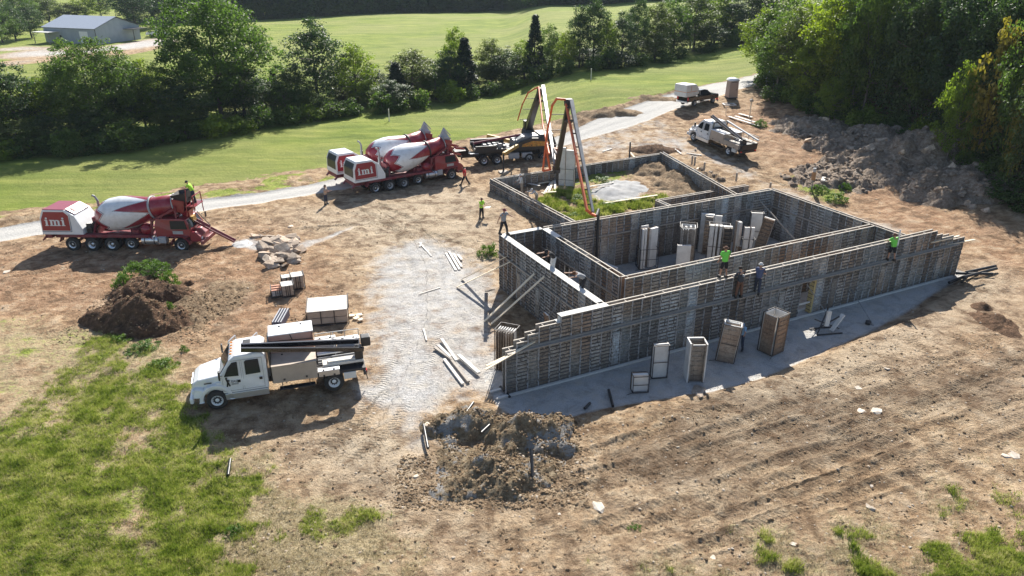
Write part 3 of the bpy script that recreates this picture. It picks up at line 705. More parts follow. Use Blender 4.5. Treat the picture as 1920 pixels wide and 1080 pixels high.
# broken cross of steel props on the strip
p = hit(1548, 622); x = thing('prop_frame', 'collapsed cross of steel props with two short panels lying on the gravel strip', 'steel props', (p.x, p.y, 0.03), R(10))
m = MB()
for a, b in (((-0.9, -0.1, 0.9), (0.9, 0.1, 0.05)), ((-0.7, 0.1, 0.05), (0.7, 0, 0.9)), ((0, 0.2, 0.1), (0, 0.2, 1.5)), ((-0.8, -0.4, 0.03), (0.8, -0.4, 0.03)), ((-0.8, 0.4, 0.03), (0.8, 0.4, 0.03)), ((-0.8, -0.4, 0.03), (0.0, 0.2, 1.3))):
    m.bar(a, b, 0.06, 0.06)
m.build('steel_props', M_DSTEEL, x)
m = MB(); m.bar((-0.1, -0.1, 0.4), (0.0, 0.0, 1.3), 0.28, 0.1); m.build('panel', M_FACE, x); m = MB(); m.bar((0.2, -0.2, 0.1), (1.0, 0.1, 0.95), 0.24, 0.1); m.build('panel', M_FACE, x)

# ---------------------------------------------------------------- lumber, braces, poles
def board(label, a, b, w=0.14, h=0.045, mat=None, cat='board', name='board', group=None, lift=0.03):
    """a, b are world points; the origin sits at a"""
    a = Vector(a); b = Vector(b); o_ = thing(name, label, cat, a, 0, group) if False else None
    m = MB(); m.bar((0, 0, 0), b - a, w, h); o = m.build(name, mat or M_LUMW); o.location = a
    return tag(o, label, cat, group)
def gb(label, A, Bp, w=0.14, h=0.05, mat=None, z=0.06, z2=None, **k):
    a = hit(*A); b = hit(*Bp); a = Vector((a.x, a.y, gh(a) + z)); b = Vector((b.x, b.y, gh(b) + (z if z2 is None else z2)))
    return board(label, a, b, w, h, mat, **k)
def brace(label, ground_px, wall_px, u=None, v=None, w=0.22, mat=None, **k):
    a = hit(*ground_px); a = Vector((a.x, a.y, gh(a) + 0.05)); b = plane_hit(*wall_px, u=u, v=v)
    return board(label, a, b, w, 0.045, mat or M_LUM, **k)
UL = 5.68 - 0.30
brace('leftmost long brace board from the dirt up to the left end wall', (857, 540), (958, 490), u=UL, cat='brace board', name='brace_board')
brace('second brace board, lying just above the leftmost one', (866, 525), (950, 481), u=UL, cat='brace board', name='brace_board')
brace('longest brace board reaching the middle of the left end wall', (908, 604), (1002, 513), u=UL, w=0.2, cat='brace board', name='brace_board')
brace('wide brace board lowest on the left end wall, above the panel rack', (921, 609), (1021, 518), u=UL, w=0.24, cat='brace board', name='brace_board')
brace('short dark board lying in the trench below the brace boards', (912, 548), (924, 543), u=3.0, mat=M_LUMG, cat='board')
for k, (A, Bq) in enumerate((((786, 456), (809, 481)), ((787, 464), (790, 456)))):
    gb(['single pale lath lying alone on the tan dirt north of the gravel yard', 'short stub of lath crossing the lone lath'][k], A, Bq, 0.1, 0.04)
for k, (A, Bq) in enumerate((((836, 476), (855, 508)), ((842, 474), (862, 507)), ((850, 478), (866, 502)), ((858, 480), (866, 490)))):
    gb(['leftmost pale plank of the bundle dropped on the dirt', 'second pale plank of the bundle dropped on the dirt', 'third pale plank of the bundle dropped on the dirt', 'shortest plank end of the bundle dropped on the dirt'][k], A, Bq, 0.16, 0.05, z=0.05 + 0.02 * k)
SCR = [((833, 676), (868, 723)), ((842, 672), (879, 719)), ((815, 655), (848, 678)), ((822, 652), (845, 674)), ((828, 640), (856, 681)), ((860, 671), (898, 705))]
SL = ['longest weathered timber of the pile on the gravel yard', 'thin dark timber beside the longest one on the gravel yard', 'left upper timber of the pile on the gravel yard', 'timber touching the left upper one on the gravel yard', 'upright-lying timber at the top of the yard pile', 'lone thick grey timber right of the yard pile']
for k, (A, Bq) in enumerate(SCR): gb(SL[k], A, Bq, 0.15 if k != 5 else 0.2, 0.1, M_LUMG if k in (1, 2) else M_LUMW, z=0.08 + 0.02 * k, cat='timber', name='timber')
gb('short pale stick standing apart on the gravel yard', (794, 618), (800, 640), 0.08, 0.04)
gb('faint lath lying across the gravel near the brace boards', (785, 553), (826, 540), 0.07, 0.03)
gb('long pale scaffold plank lying beside the low cross wall in the grass', (1130, 390), (1232, 374), 0.2, 0.05, M_LUM, z=0.35)
gb('grey board resting on the spilled concrete, upper one', (1105, 357), (1150, 347), 0.14, 0.05, z=0.2); gb('grey board resting on the spilled concrete, lower one', (1108, 362), (1142, 354), 0.12, 0.05, M_LUMG, z=0.25)
EN = [((1020, 368), (1038, 338)), ((1028, 368), (1040, 336)), ((1041, 368), (1040, 335)), ((1010, 352), (1030, 345)), ((980, 348), (1012, 356)), ((1015, 371), (1043, 368))]
EL = ['leftmost of the pale boards stacked upright in the enclosure grass', 'second pale board of the stack in the enclosure grass', 'rightmost pale board of the stack in the enclosure grass', 'pale board lying crosswise above the enclosure stack', 'thin board reaching from the stack to the working men', 'board across the foot of the enclosure stack']
for k, (A, Bq) in enumerate(EN): gb(EL[k], A, Bq, 0.2, 0.05, M_LUM if k % 2 else M_LUMW, z=0.1 + 0.05 * k)
for k, (A, Bq) in enumerate((((1262, 322), (1283, 336)), ((1288, 337), (1309, 321)), ((1260, 353), (1276, 362)), ((1181, 290), (1203, 312)), ((1070, 325), (1078, 336)))):
    gb(['thick board lying on the bare dirt of the enclosure', 'thin lath leaning toward the low right enclosure wall', 'short plank by the dirt hollow in the enclosure', 'lath leaning on the far low wall of the enclosure', 'small plank end in the enclosure weeds'][k], A, Bq, 0.15, 0.05, M_LUM, z=0.2, z2=0.3 if k != 3 else 0.1)
BK = [((1287, 290), (1315, 294)), ((1265, 281), (1277, 292)), ((1130, 286), (1147, 280))]
BL = ['long pale board lying on the dirt behind the enclosure', 'short slanting board behind the enclosure corner', 'pale board end on the verge left of the enclosure corner']
for k, (A, Bq) in enumerate(BK): gb(BL[k], A, Bq, 0.16, 0.06)
for k, (A, Bq) in enumerate((((1366, 219), (1424, 240)), ((1378, 219), (1426, 236)), ((1385, 214), (1410, 222)))):
    gb(['longest white plank lying beyond the parked flatbed truck', 'second white plank lying beyond the parked flatbed truck', 'short white plank end nearest the birdhouse post'][k], A, Bq, 0.35, 0.06, z=0.15)
# planks overhanging the stepped wall ends
for k, (A, Bq, vv) in enumerate((((910, 693), (1002, 640), -0.2), ((912, 686), (975, 656), -0.08))):
    a = plane_hit(*A, v=vv - 0.6 + 0.3 * k); b = plane_hit(*Bq, v=-0.2 + 0.1 * k); board(['long plank sticking out past the low stepped end of the front wall', 'shorter plank above the one sticking out past the stepped end'][k], a, b, 0.14, 0.045, M_LUM)
a = B(32.6, -0.2, 2.5); board('plank end jutting past the right end of the front wall', a, B(35.3, -0.3, 2.45), 0.14, 0.05, M_LUM)
a = B(30.8, -0.2, 2.95); board('upper ledger board along the stepped right end of the front wall', a, B(33.6, -0.22, 2.95), 0.12, 0.06, M_LUM)
# steel props
def pole(label, a, b, r=0.025, mat=None, name='steel_prop', cat='steel prop', **k):
    m = MB(); a = Vector(a); m.tube((0, 0, 0), Vector(b) - a, r, 8); o = m.build(name, mat or M_STEEL); o.location = a; return tag(o, label, cat, **k)
def gz3(px, py, z=0.0): q = hit(px, py); return Vector((q.x, q.y, gh(q) + z))
pole('thin steel prop from the front wall down to the props on the strip', gz3(1556, 597), plane_hit(1513, 533, v=-0.2))
pole('rightmost thin steel prop, ending at a round weight on the strip', gz3(1638, 611), plane_hit(1595, 541, v=-0.2))
pole('slanting lumber prop inside the right corner of the pillared bay', plane_hit(1426, 378, v=11.4), B(27.2, 5.3, 0.1), 0.06, M_LUMG, 'timber_prop', 'timber prop')
pole('thin steel prop on the back wall above the interior cluster', plane_hit(1402, 372, v=11.4), hit(1411, 398, 2.44) + Vector((0, 0, 2.44)), 0.02)
pole('steel prop leaning on the cross wall of the narrow bay', B(6.6, 8.0, 0.05), B(8.3, 9.4, 3.1), 0.03)
pole('steel prop crossing behind the white slab at the left wall', gz3(1004, 640), plane_hit(1050, 560, u=UL), 0.03)
q = hit(1627, 608); m = MB(); m.lathe([(0, 0.14), (0.05, 0.15), (0.22, 0.15), (0.24, 0.12), (0.24, 0.0)], (0, 0, 0), (0, 0, 1), 16); o = m.build('round_weight', M_DSTEEL); o.location = (q.x, q.y, gh(q)); tag(o, 'round dark weight at the foot of the rightmost steel prop', 'weight')
# panel leaning in the doorway
q = B(19.75, 0.9, 0.05); rack('grey ladder-like panel standing in the doorway of the front wall', q, BA, [(0, 0, 0.55, 0.12, 2.3, 0)])
q = MB(); q.box((0, 0, 1.2), (0.2, 0.36, 2.4)); o = q.build('door_jamb', wood('yellow_plywood', (0.50, 0.38, 0.16), (0.62, 0.5, 0.26))); o.location = B(20.78, 0, 0.04); o.rotation_euler = (0, 0, BA); tag(o, 'yellow plywood jamb at the right side of the doorway', 'door jamb')
q = MB()
for k in range(9): q.box((-0.105, 0, 0.2 + k * 0.26), (0.02, 0.37, 0.03))
q.build('jamb_batten', M_DSTEEL, o)
m = MB(); m.box((0, 0, 0.6), (1.2, 0.07, 0.09)); o = m.build('cross_board', M_LUMW); o.location = B(20.2, -0.05, 0.15); o.rotation_euler = (0, 0, BA); tag(o, 'white board crossing low in the doorway of the front wall', 'board')

# ---------------------------------------------------------------- pallets of panels
def crate(label, px, rz, L, W, Hh, slats, group=None, open_top=False):
    q = hit(*px); r = thing('panel_crate', label, 'crate', (q.x, q.y, gh(q) - 0.03), rz, group)
    n = max(2, int(Hh / 0.1)); rows = 2 if Hh > 0.45 else 1
    m = MB(); k = max(2, int(L / 0.6))
    for j in range(rows):
        for i in range(k):
            m.box((-L / 2 + (i + 0.5) * L / k, 0, 0.1 + (j + 0.5) * (Hh - 0.14) / rows), (L / k - 0.05, W - 0.05, (Hh - 0.14) / rows - 0.04))
    m.build('panel_stack', M_TANP if not open_top else M_FACE, r)
    m = MB()
    for i in range(slats):
        if open_top and i in (1, 3): continue
        m.box((0, -W / 2 + (i + 0.5) * W / slats, Hh + 0.0), (L, W / slats - 0.022, 0.05))
    m.build('top_slats', M_LUMW if not open_top else paint('terracotta_wood', (0.52, 0.25, 0.16), 0.7, 0.3), r)
    m = MB()
    for sx in (-1, 1):
        for sy in (-1, 1):
            m.bar((sx * (L / 2 + 0.03), sy * (W / 2 + 0.03), 0), (sx * (L / 2 + 0.03), sy * (W / 2 + 0.03), Hh + 0.08), 0.05, 0.05)
        m.bar((sx * (L / 2 + 0.03), -W / 2, 0.05), (sx * (L / 2 + 0.03), W / 2, 0.05), 0.05, 0.05)
        m.bar((sx * (L / 2 + 0.03), -W / 2, Hh + 0.07), (sx * (L / 2 + 0.03), W / 2, Hh + 0.07), 0.045, 0.045)
    for sy in (-1, 1): m.bar((-L / 2, sy * (W / 2 + 0.03), 0.05), (L / 2, sy * (W / 2 + 0.03), 0.05), 0.05, 0.05)
    for i in range(1, 3): m.bar((-L / 2 + i * L / 3, -W / 2 - 0.02, 0.04), (-L / 2 + i * L / 3, -W / 2 - 0.02, Hh), 0.05, 0.04)
    m.build('steel_frame', M_DSTEEL, r); return r
crate('large crate of form panels with a broad white slatted top, behind the white flatbed', (616, 592), R(12), 2.35, 2.05, 0.95, 6)
crate('small white-topped crate nearest the truck in the group of four', (540, 550), R(22), 0.72, 0.8, 0.8, 1)
crate('taller white-topped crate at the back right of the group of four', (559, 536), R(22), 0.75, 0.8, 0.95, 1)
crate('low crate with an open terracotta top at the left of the group of four', (521, 549), R(18), 0.75, 0.95, 0.5, 5, open_top=True)
crate('half-hidden white crate at the back of the group of four', (541, 531), R(22), 0.8, 0.6, 0.62, 2)
q = hit(527, 600); r = thing('panel_bundle', 'bundle of long navy and white edged panels lying behind the white flatbed', 'panel bundle', (q.x, q.y, gh(q)), R(92))
for i in range(4):
    m = MB(); m.box((0, -0.24 + i * 0.16, 0.24), (1.9, 0.1, 0.48)); m.build('panel', M_BLUE, r)
    m = MB(); m.box((0, -0.24 + i * 0.16, 0.495), (1.9, 0.05, 0.02)); m.build('panel_edge', M_GREYP, r)
for k, (px, py, rz, s) in enumerate(((673, 590, 0.4, 0.4), (668, 597, 1.0, 0.36), (660, 593, 0.2, 0.33), (676, 600, 0.7, 0.3))):
    q = hit(px, py); m = MB(); m.box((0, 0, 0.04), (s, s * 0.8, 0.08)); o = m.build('wood_offcut', M_LUM, bevel=0.01); o.location = (q.x, q.y, gh(q) + 0.02 * k); o.rotation_euler = (0, 0, rz)
    tag(o, ['upper right plywood offcut by the large crate', 'middle plywood offcut by the large crate', 'leftmost plywood offcut by the large crate', 'lowest plywood offcut by the large crate'][k], 'offcut')
# stack of blocks in the weeds
q = hit(1553, 347); r = thing('wood_stack', 'low stack of pale wooden blocks in the weeds beyond the right wall', 'wood stack', (q.x, q.y, gh(q)), R(-25))
for i in range(4):
    m = MB(); m.box((i * 0.34 - 0.5, 0, 0.28 - i * 0.045), (0.32, 1.3, 0.5 - i * 0.09)); m.build('block', M_LUMW, r, bevel=0.01)
# black pipes at the right corner
for k, (A, Bq, z) in enumerate((((1802, 531), (1864, 520), 0.35), ((1790, 520), (1858, 529), 0.3), ((1778, 536), (1830, 516), 0.25), ((1808, 522), (1862, 517), 0.45), ((1800, 542), (1815, 522), 0.3))):
    a = gz3(*A, z); b = gz3(*Bq, z - 0.05); pole(['longest black plastic pipe at the right corner of the strip', 'black pipe crossing under the longest one', 'black pipe lying toward the wall foot', 'topmost black pipe of the corner heap', 'short black pipe pointing downhill from the corner heap'][k], a, b, 0.1, M_BLACK, 'black_pipe', 'pipe')
PP = [((1141, 735), (1149, 765)), ((1096, 770), (1106, 758)), ((996, 876), (998, 906)), ((875, 800), (888, 780)), ((903, 838), (918, 822)), ((795, 808), (803, 850)), ((428, 893), (432, 862)), ((938, 728), (956, 746))]
PLb = ['black pipe lying near the front edge of the shaded strip', 'short black pipe end near the mound on the strip', 'black pipe stub standing in the mound in front', 'black pipe lying on the left flank of the front mound', 'short dark pipe buried in the front mound', 'dark pipe at the left foot of the front mound', 'black pipe piece lying on the grass edge at lower left', 'dark channel lying at the foot of the stepped wall end']
for k, (A, Bq) in enumerate(PP):
    z = [0.12, 0.12, 0.8, 0.75, 0.7, 0.3, 0.1, 0.1][k]; pole(PLb[k], gz3(*A, z + (0.1 if k in (2,) else 0)), gz3(*Bq, z - (0.5 if k == 2 else 0.05)), 0.07, M_BLACK, 'black_pipe', 'pipe')
# ---------------------------------------------------------------- vehicle pieces
def wheel(parent, x, y, r=0.53, w=0.32, rim=None, side=1, dual=False, z=None):
    """the axle runs along y; side is the outer direction"""
    z = r if z is None else z
    m = MB(); hw = w / 2
    pr_ = [(-hw, r * 0.56), (-hw, r * 0.86), (-hw * 0.75, r * 0.97), (-hw * 0.3, r), (hw * 0.3, r), (hw * 0.75, r * 0.97), (hw, r * 0.86), (hw, r * 0.56)]
    m.lathe(pr_, (0, 0, 0), (0, side, 0), 24)
    if dual: m.lathe([(t - w * 1.15, q) for t, q in pr_], (0, 0, 0), (0, side, 0), 20)
    t = m.build('wheel', M_RUB, parent); t.location = (x, y, z)
    m = MB(); d = hw * (0.1 if dual else 0.75)
    m.lathe([(hw * 0.9, r * 0.57), (hw * 0.95, r * 0.53), (d * 0.4, r * 0.46), (d * 0.3 - 0.02, r * 0.28), (d * 0.3 + (0.05 if not dual else -0.02), r * 0.26), (d * 0.3 + 0.07, r * 0.12), (d * 0.3 + 0.08, 0)], (0, 0, 0), (0, side, 0), 20)
    o = m.build('rim', rim or M_ALU, t)
    m = MB(); yo = side * (hw * (0.62 if not dual else 0.1)); st = [(math.cos(k * math.pi / 10) * r * (0.43 if k % 2 else 0.32), yo, math.sin(k * math.pi / 10) * r * (0.43 if k % 2 else 0.32)) for k in range(20)]
    m.add(st, [tuple(range(20)) if side < 0 else tuple(range(19, -1, -1))]); m.build('dark_hand_holes', M_DSTEEL, t)  # flat dark star put in for the shaded hand holes of the rim
    return t
def taper_prism(m, pts, w, smooth=False):
    """pts (x, z, inset) outline; half width w minus inset"""
    n = len(pts); vs = [(x, w - i, z) for x, z, i in pts] + [(x, -(w - i), z) for x, z, i in pts]
    fs = [(i, (i + 1) % n, n + (i + 1) % n, n + i) for i in range(n)] + [tuple(range(n - 1, -1, -1)), tuple(range(n, 2 * n))]
    m.add(vs, fs, smooth); return m
def arch(m, x, z, r0, r1, y0, y1, a0=0, a1=180, n=10):
    vs = []; fs = []
    for i in range(n + 1):
        a = R(a0 + (a1 - a0) * i / n); c, s_ = math.cos(a), math.sin(a)
        for rr, yy in ((r0, y0), (r1, y0), (r1, y1), (r0, y1)): vs.append((x + rr * c, yy, z + rr * s_))
    for i in range(n):
        for k in range(4): fs.append((i * 4 + k, i * 4 + (k + 1) % 4, i * 4 + 4 + (k + 1) % 4, i * 4 + 4 + k))
    fs += [(0, 1, 2, 3), (n * 4 + 3, n * 4 + 2, n * 4 + 1, n * 4)]
    m.add(vs, fs); return m
def letters(txt, h, depth=0.012):
    """slab lettering built from bars in the x-z plane, returns MB and width"""
    m = MB(); x = 0; t = h * 0.23; s = h * 0.09
    def st(cx, z0, z1, ser=True, w=t):
        m.box((cx, 0, (z0 + z1) / 2), (w, depth, z1 - z0))
        if ser: m.box((cx, 0.0005, z0 + s / 2), (w * 1.9, depth, s)); 
    for ch in txt:
        if ch == 'i':
            cx = x + h * 0.24; st(cx, 0, h * 0.72); m.box((cx - t * 0.5, 0.0005, h * 0.72 - s / 2), (t, depth, s))
            m.lathe([(-depth / 2, 0), (-depth / 2, h * 0.125), (depth / 2, h * 0.125), (depth / 2, 0)], (cx, 0, h * 0.89), (0, 1, 0), 12); x += h * 0.56
        elif ch == 'm':
            for k in range(3): st(x + h * (0.24 + 0.43 * k), 0, h * 0.64)
            m.box((x + h * 0.14, 0.0005, h * 0.72 - s / 2), (t, depth, s)); m.box((x + h * 0.24, 0, h * 0.66), (t, depth, h * 0.12))
            for k in range(2): m.box((x + h * (0.50 + 0.43 * k), 0, h * 0.645), (h * 0.34, depth, h * 0.13))
            x += h * 1.40
    return m, x
def text_mesh(txt, size, mat, name='lettering'):
    c = bpy.data.curves.new(name, 'FONT'); c.body = txt; c.size = size; c.extrude = 0.004; c.align_x = 'CENTER'
    o = bpy.data.objects.new(name, c); COL.objects.link(o); dg = bpy.context.evaluated_depsgraph_get()
    me = bpy.data.meshes.new_from_object(o.evaluated_get(dg)); bpy.data.objects.remove(o); me.materials.clear(); me.materials.append(mat)
    r = bpy.data.objects.new(name, me); COL.objects.link(r); return r

def drum_mat():
    m, nt, b = newmat('drum_paint'); v = objco(nt); sp = N(nt, 'ShaderNodeSeparateXYZ'); nt.links.new(v, sp.inputs[0])
    x = sp.outputs[0]; ang = math_(nt, 'ARCTAN2', sp.outputs[2], sp.outputs[1]); ph = math_(nt, 'ADD', math_(nt, 'DIVIDE', ang, 2 * math.pi), 0.5)
    def tri(n, o): return math_(nt, 'PINGPONG', math_(nt, 'ADD', math_(nt, 'MULTIPLY', ph, n), o), 0.5)
    # zigzag at the closed end
    e1 = math_(nt, 'SUBTRACT', math_(nt, 'ADD', 0.42, math_(nt, 'MULTIPLY', tri(7, 0.3), 1.25)), x)
    # long lightning spikes toward the open end
    e2 = math_(nt, 'SUBTRACT', x, math_(nt, 'SUBTRACT', 4.25, math_(nt, 'MULTIPLY', math_(nt, 'POWER', math_(nt, 'MULTIPLY', tri(5, 0.12), 2.0), 1.5), 2.3)))
    e = math_(nt, 'MAXIMUM', e1, e2)
    red = math_(nt, 'GREATER_THAN', e, 0.0)
    line = math_(nt, 'MULTIPLY', math_(nt, 'GREATER_THAN', e, -0.13), math_(nt, 'LESS_THAN', e, -0.06))
    n = noise(nt, 1.5, 5, 0.7, v); c = mix(nt, ramp(nt, n, [(0.42, 0.0), (0.72, 0.55)]), (0.76, 0.78, 0.80), (0.42, 0.40, 0.38))
    rc = mix(nt, ramp(nt, n, [(0.45, 0.0), (0.8, 0.6)]), (0.26, 0.010, 0.024), (0.38, 0.15, 0.16))
    c = mix(nt, red, c, rc); c = mix(nt, line, c, (0.06, 0.04, 0.07))
    nt.links.new(c, b.inputs['Base Color']); b.inputs['Roughness'].default_value = 0.32; b.inputs['Coat Weight'].default_value = 0.3
    return m
M_DRUM = drum_mat()
M_BOXR = paint('engine_box_red', (0.29, 0.009, 0.02), 0.35, 0.12, coat=0.3)

def mixer(label, p, rz, red_top, hopper_up, chute_to=None, group='concrete mixer trucks', tilt=(0, 0)):
    r = thing('mixer_truck', label, 'mixer truck', p, rz, group, tilt)
    ax = [0, 1.45, 2.92, 4.40, 8.1]
    for i, x in enumerate(ax):
        for s in (-1, 1):
            wheel(r, x, s * 1.05, 0.53 if i != 3 else 0.48, 0.34, M_ALU if i in (0, 3) or red_top else M_GREYP, s, dual=i in (1, 2), z=0.53 if i != 3 else 0.62)
    m = MB(); m.box((3.6, 0, 0.95), (10.4, 0.9, 0.32))
    for x in ax: m.tube((x, -1, 0.53), (x, 1, 0.53), 0.1, 8)
    m.build('chassis', M_REDD, r)
    for s in (-1, 1):                                   # long flat fenders over the rear axles
        m = MB(); y0, y1 = s * 0.78, s * 1.27
        m.box((2.6, (y0 + y1) / 2, 1.28), (6.4, abs(y1 - y0), 0.07)); m.box((2.6, s * 1.26, 1.2), (6.4, 0.03, 0.16))
        m.bar((-0.62, (y0 + y1) / 2, 1.27), (-0.85, (y0 + y1) / 2, 0.75), 0.49, 0.06); m.bar((5.8, (y0 + y1) / 2, 1.27), (6.1, (y0 + y1) / 2, 1.0), 0.49, 0.06)
        m.build('fender', M_REDD, r, bevel=0.01)
        m = MB(); arch(m, 8.1, 0.55, 0.66, 0.72, s * 0.72, s * 1.3, 5, 172); m.box((8.1, s * 0.98, 1.22), (1.3, 0.6, 0.06)); m.build('front_fender', M_REDD, r)
        m = MB(); m.tube((5.25, s * 0.98, 0.86), (6.45, s * 0.98, 0.86), 0.32, 18); 
        tk = m.build('fuel_tank', M_ALU, r)
        m = MB()
        for x in (5.5, 6.2): m.lathe([(-0.03, 0.33), (0.03, 0.33)], (x, s * 0.98, 0.86), (1, 0, 0), 18)
        m.build('tank_strap', M_DSTEEL, tk)
        m = MB(); m.box((6.78, s * 1.0, 0.95), (0.55, 0.5, 0.5)); m.build('step_box', M_GREYP, r, bevel=0.02)
    # engine box at the tail
    m = MB(); base = [(-2.0, 1.30, 0.0), (1.05, 1.30, 0.0), (1.05, 1.75, 0.0), (0.55, 2.72, 0.1), (-0.10, 3.12, 0.14), (-1.72, 3.14, 0.14), (-1.97, 2.55, 0.06)]
    taper_prism(m, base, 1.24); eb = m.build('engine_box', M_WHITE, r, bevel=0.04)
    m = MB(); top = [(-1.70, 3.145, 0.16), (-0.12, 3.125, 0.16), (-0.12, 3.165, 0.18), (-1.68, 3.18, 0.18)]; taper_prism(m, top, 1.24)
    m.build('box_lid', M_RED if red_top else M_WHITE, eb, bevel=0.01)
    if red_top:
        m = MB(); m.bar((-0.06, 0, 3.16), (0.56, 0, 2.78), 1.9, 0.07); m.build('vent_hood', M_RED, eb); m = MB(); m.bar((0.08, 0, 3.12), (0.44, 0, 2.90), 1.3, 0.06); m.build('vent_opening', M_REDD, eb)
    else:
        m = MB(); m.bar((-1.745, 0, 3.04), (-1.985, 0, 2.5), 1.9, 0.03, up=(1, 0, 0)); m.bar((-1.99, 0, 2.5), (-2.01, 0, 1.75), 1.9, 0.03, up=(1, 0, 0)); m.build('grille', M_BLACK, eb)
    for s in (-1, 1):
        yb = lambda z: s * (1.24 - (0.0 if z < 1.75 else 0.14 * (z - 1.75) / 1.39) + 0.006)
        pts = [(-1.9, 1.62), (0.15, 1.62), (0.15, 2.72), (-0.15, 3.0), (-1.62, 3.0), (-1.88, 2.45)]
        m = MB(); n = len(pts); vs = [(x, yb(z) + s * 0.008, z) for x, z in pts] + [(x, yb(z) - s * 0.02, z) for x, z in pts]
        m.add(vs, [tuple(range(n))] + [(i, (i + 1) % n, n + (i + 1) % n, n + i) for i in range(n)]); m.build('side_panel', M_BOXR, eb)
        m = MB(); q = [(-1.93, 1.54), (0.24, 1.54), (0.24, 2.8)]
        for i in range(2): m.bar((q[i][0], yb(q[i][1]) + s * 0.004, q[i][1]), (q[i + 1][0], yb(q[i + 1][1]) + s * 0.004, q[i + 1][1]), 0.012, 0.035)
        m.build('pinstripe', M_BLUE, eb)
        m, wd = letters('imi', 0.62); vs = m.v
        m.v = [((x * (-1 if s > 0 else 1)), (y), z) for x, y, z in vs]
        o = m.build('lettering', M_WHITE, eb); o.rotation_euler = (s * R(5.75) if s > 0 else R(-5.75), 0, 0)
        o.location = ((-0.86 - wd / 2) if s < 0 else (-0.86 + wd / 2), yb(2.0) + s * 0.022, 1.98)
    m = MB(); m.box((-1.75, 0, 1.12), (0.5, 2.0, 0.36)); m.bar((-1.9, -1.0, 1.1), (-2.2, -1.0, 0.8), 0.25, 0.1); m.bar((-1.9, 1.0, 1.1), (-2.2, 1.0, 0.8), 0.25, 0.1); m.build('rear_bumper', M_REDD, r, bevel=0.02)
    m = MB(); m.box((1.35, 0, 1.65), (0.55, 1.5, 0.7)); m.box((1.35, -0.7, 1.5), (0.4, 0.4, 0.5)); m.tube((1.2, -0.9, 1.6), (1.7, -0.6, 2.1), 0.07); m.tube((1.55, -0.8, 1.3), (1.9, -0.3, 1.9), 0.05); m.build('engine_parts', M_BLACK, r, bevel=0.02)
    m = MB(); m.tube((1.45, 0.75, 1.9), (1.45, 0.75, 2.75), 0.14, 12); m.tube((1.45, 0.75, 2.75), (1.45, 0.75, 3.3), 0.09, 12); m.tube((1.45, 0.75, 3.3), (1.3, 0.75, 3.62), 0.08, 12); m.tube((1.3, 0.75, 3.62), (1.12, 0.75, 3.7), 0.08, 12)
    m.build('exhaust_stack', M_STEEL, r)
    # drum
    A = Vector((1.75, 0, 2.25)); ang = R(10.5)
    Lb = 6.15; prof = [(0, 0.0), (0.02, 0.55), (0.12, 0.72), (0.7, 1.08), (1.25, 1.24), (2.1, 1.25), (2.7, 1.17), (4.0, 0.86), (4.35, 0.78), (4.75, 0.74), (Lb, 0.72), (Lb + 0.02, 0.6), (Lb - 0.3, 0.5)]
    m = MB(); m.lathe(prof, (0, 0, 0), (1, 0, 0), 36); d = m.build('drum', M_DRUM, r); d.location = A; d.rotation_euler = (random.uniform(0, 6), -ang, 0) if not red_top else (0.35, -ang, 0)
    m = MB(); m.lathe([(4.30, 0.80), (4.30, 0.87), (4.42, 0.87), (4.42, 0.80)], (0, 0, 0), (1, 0, 0), 36); m.build('roller_ring', M_GREYP if red_top else M_DSTEEL, d)
    m = MB(); m.lathe([(Lb - 0.08, 0.73), (Lb - 0.08, 0.78), (Lb, 0.78), (Lb, 0.73)], (0, 0, 0), (1, 0, 0), 36); m.build('mouth_ring', M_GREYP, d)
    m = MB(); m.box((1.62, 0, 1.75), (0.25, 1.1, 1.3)); m.bar((1.6, 0.5, 1.2), (2.4, 0.5, 1.3), 0.1, 0.15); m.bar((1.6, -0.9, 1.15), (1.75, -0.5, 2.2), 0.12, 0.12); m.build('drum_stand', M_REDD, r)
    m = MB()
    for s in (-1, 1):
        m.bar((5.9, s * 0.85, 1.1), (6.1, s * 0.85, 2.35), 0.16, 0.16); m.bar((6.1, s * 0.85, 2.3), (7.9, s * 0.85, 3.2), 0.1, 0.14); m.bar((6.0, s * 0.85, 1.4), (6.9, s * 0.85, 2.6), 0.08, 0.1)
        m.bar((7.9, s * 0.85, 1.3), (7.95, s * 0.8, 3.4), 0.12, 0.12)
    m.box((6.1, 0, 2.32), (0.25, 1.7, 0.16)); m.box((7.95, 0, 2.66), (0.2, 1.7, 0.1)); m.build('pedestal', M_REDD, r)
    m = MB(); m.lathe([(-0.42, 0.0), (-0.40, 0.18), (-0.25, 0.36), (0, 0.43), (0.25, 0.36), (0.40, 0.18), (0.42, 0)], (5.55, -0.72, 1.62), (1, 0, 0), 18); m.build('water_tank', M_RED, r)
    m = MB(); m.box((4.7, 0.0, 1.42), (0.9, 1.3, 0.4)); m.box((4.75, -0.75, 1.45), (0.5, 0.3, 0.3)); m.build('tool_chest', M_REDD, r, bevel=0.02)
    # cab under the drum mouth
    m = MB(); taper_prism(m, [(6.35, 1.15, 0), (8.85, 1.15, 0), (9.0, 1.75, 0.02), (8.65, 2.42, 0.12), (8.3, 2.5, 0.14), (6.45, 2.5, 0.12), (6.35, 2.0, 0)], 1.12); cb = m.build('cab', M_RED, r, bevel=0.03)
    m = MB(); m.bar((8.985, 0, 1.82), (8.70, 0, 2.38), 1.75, 0.03); m.build('windscreen', M_GLASS, cb)
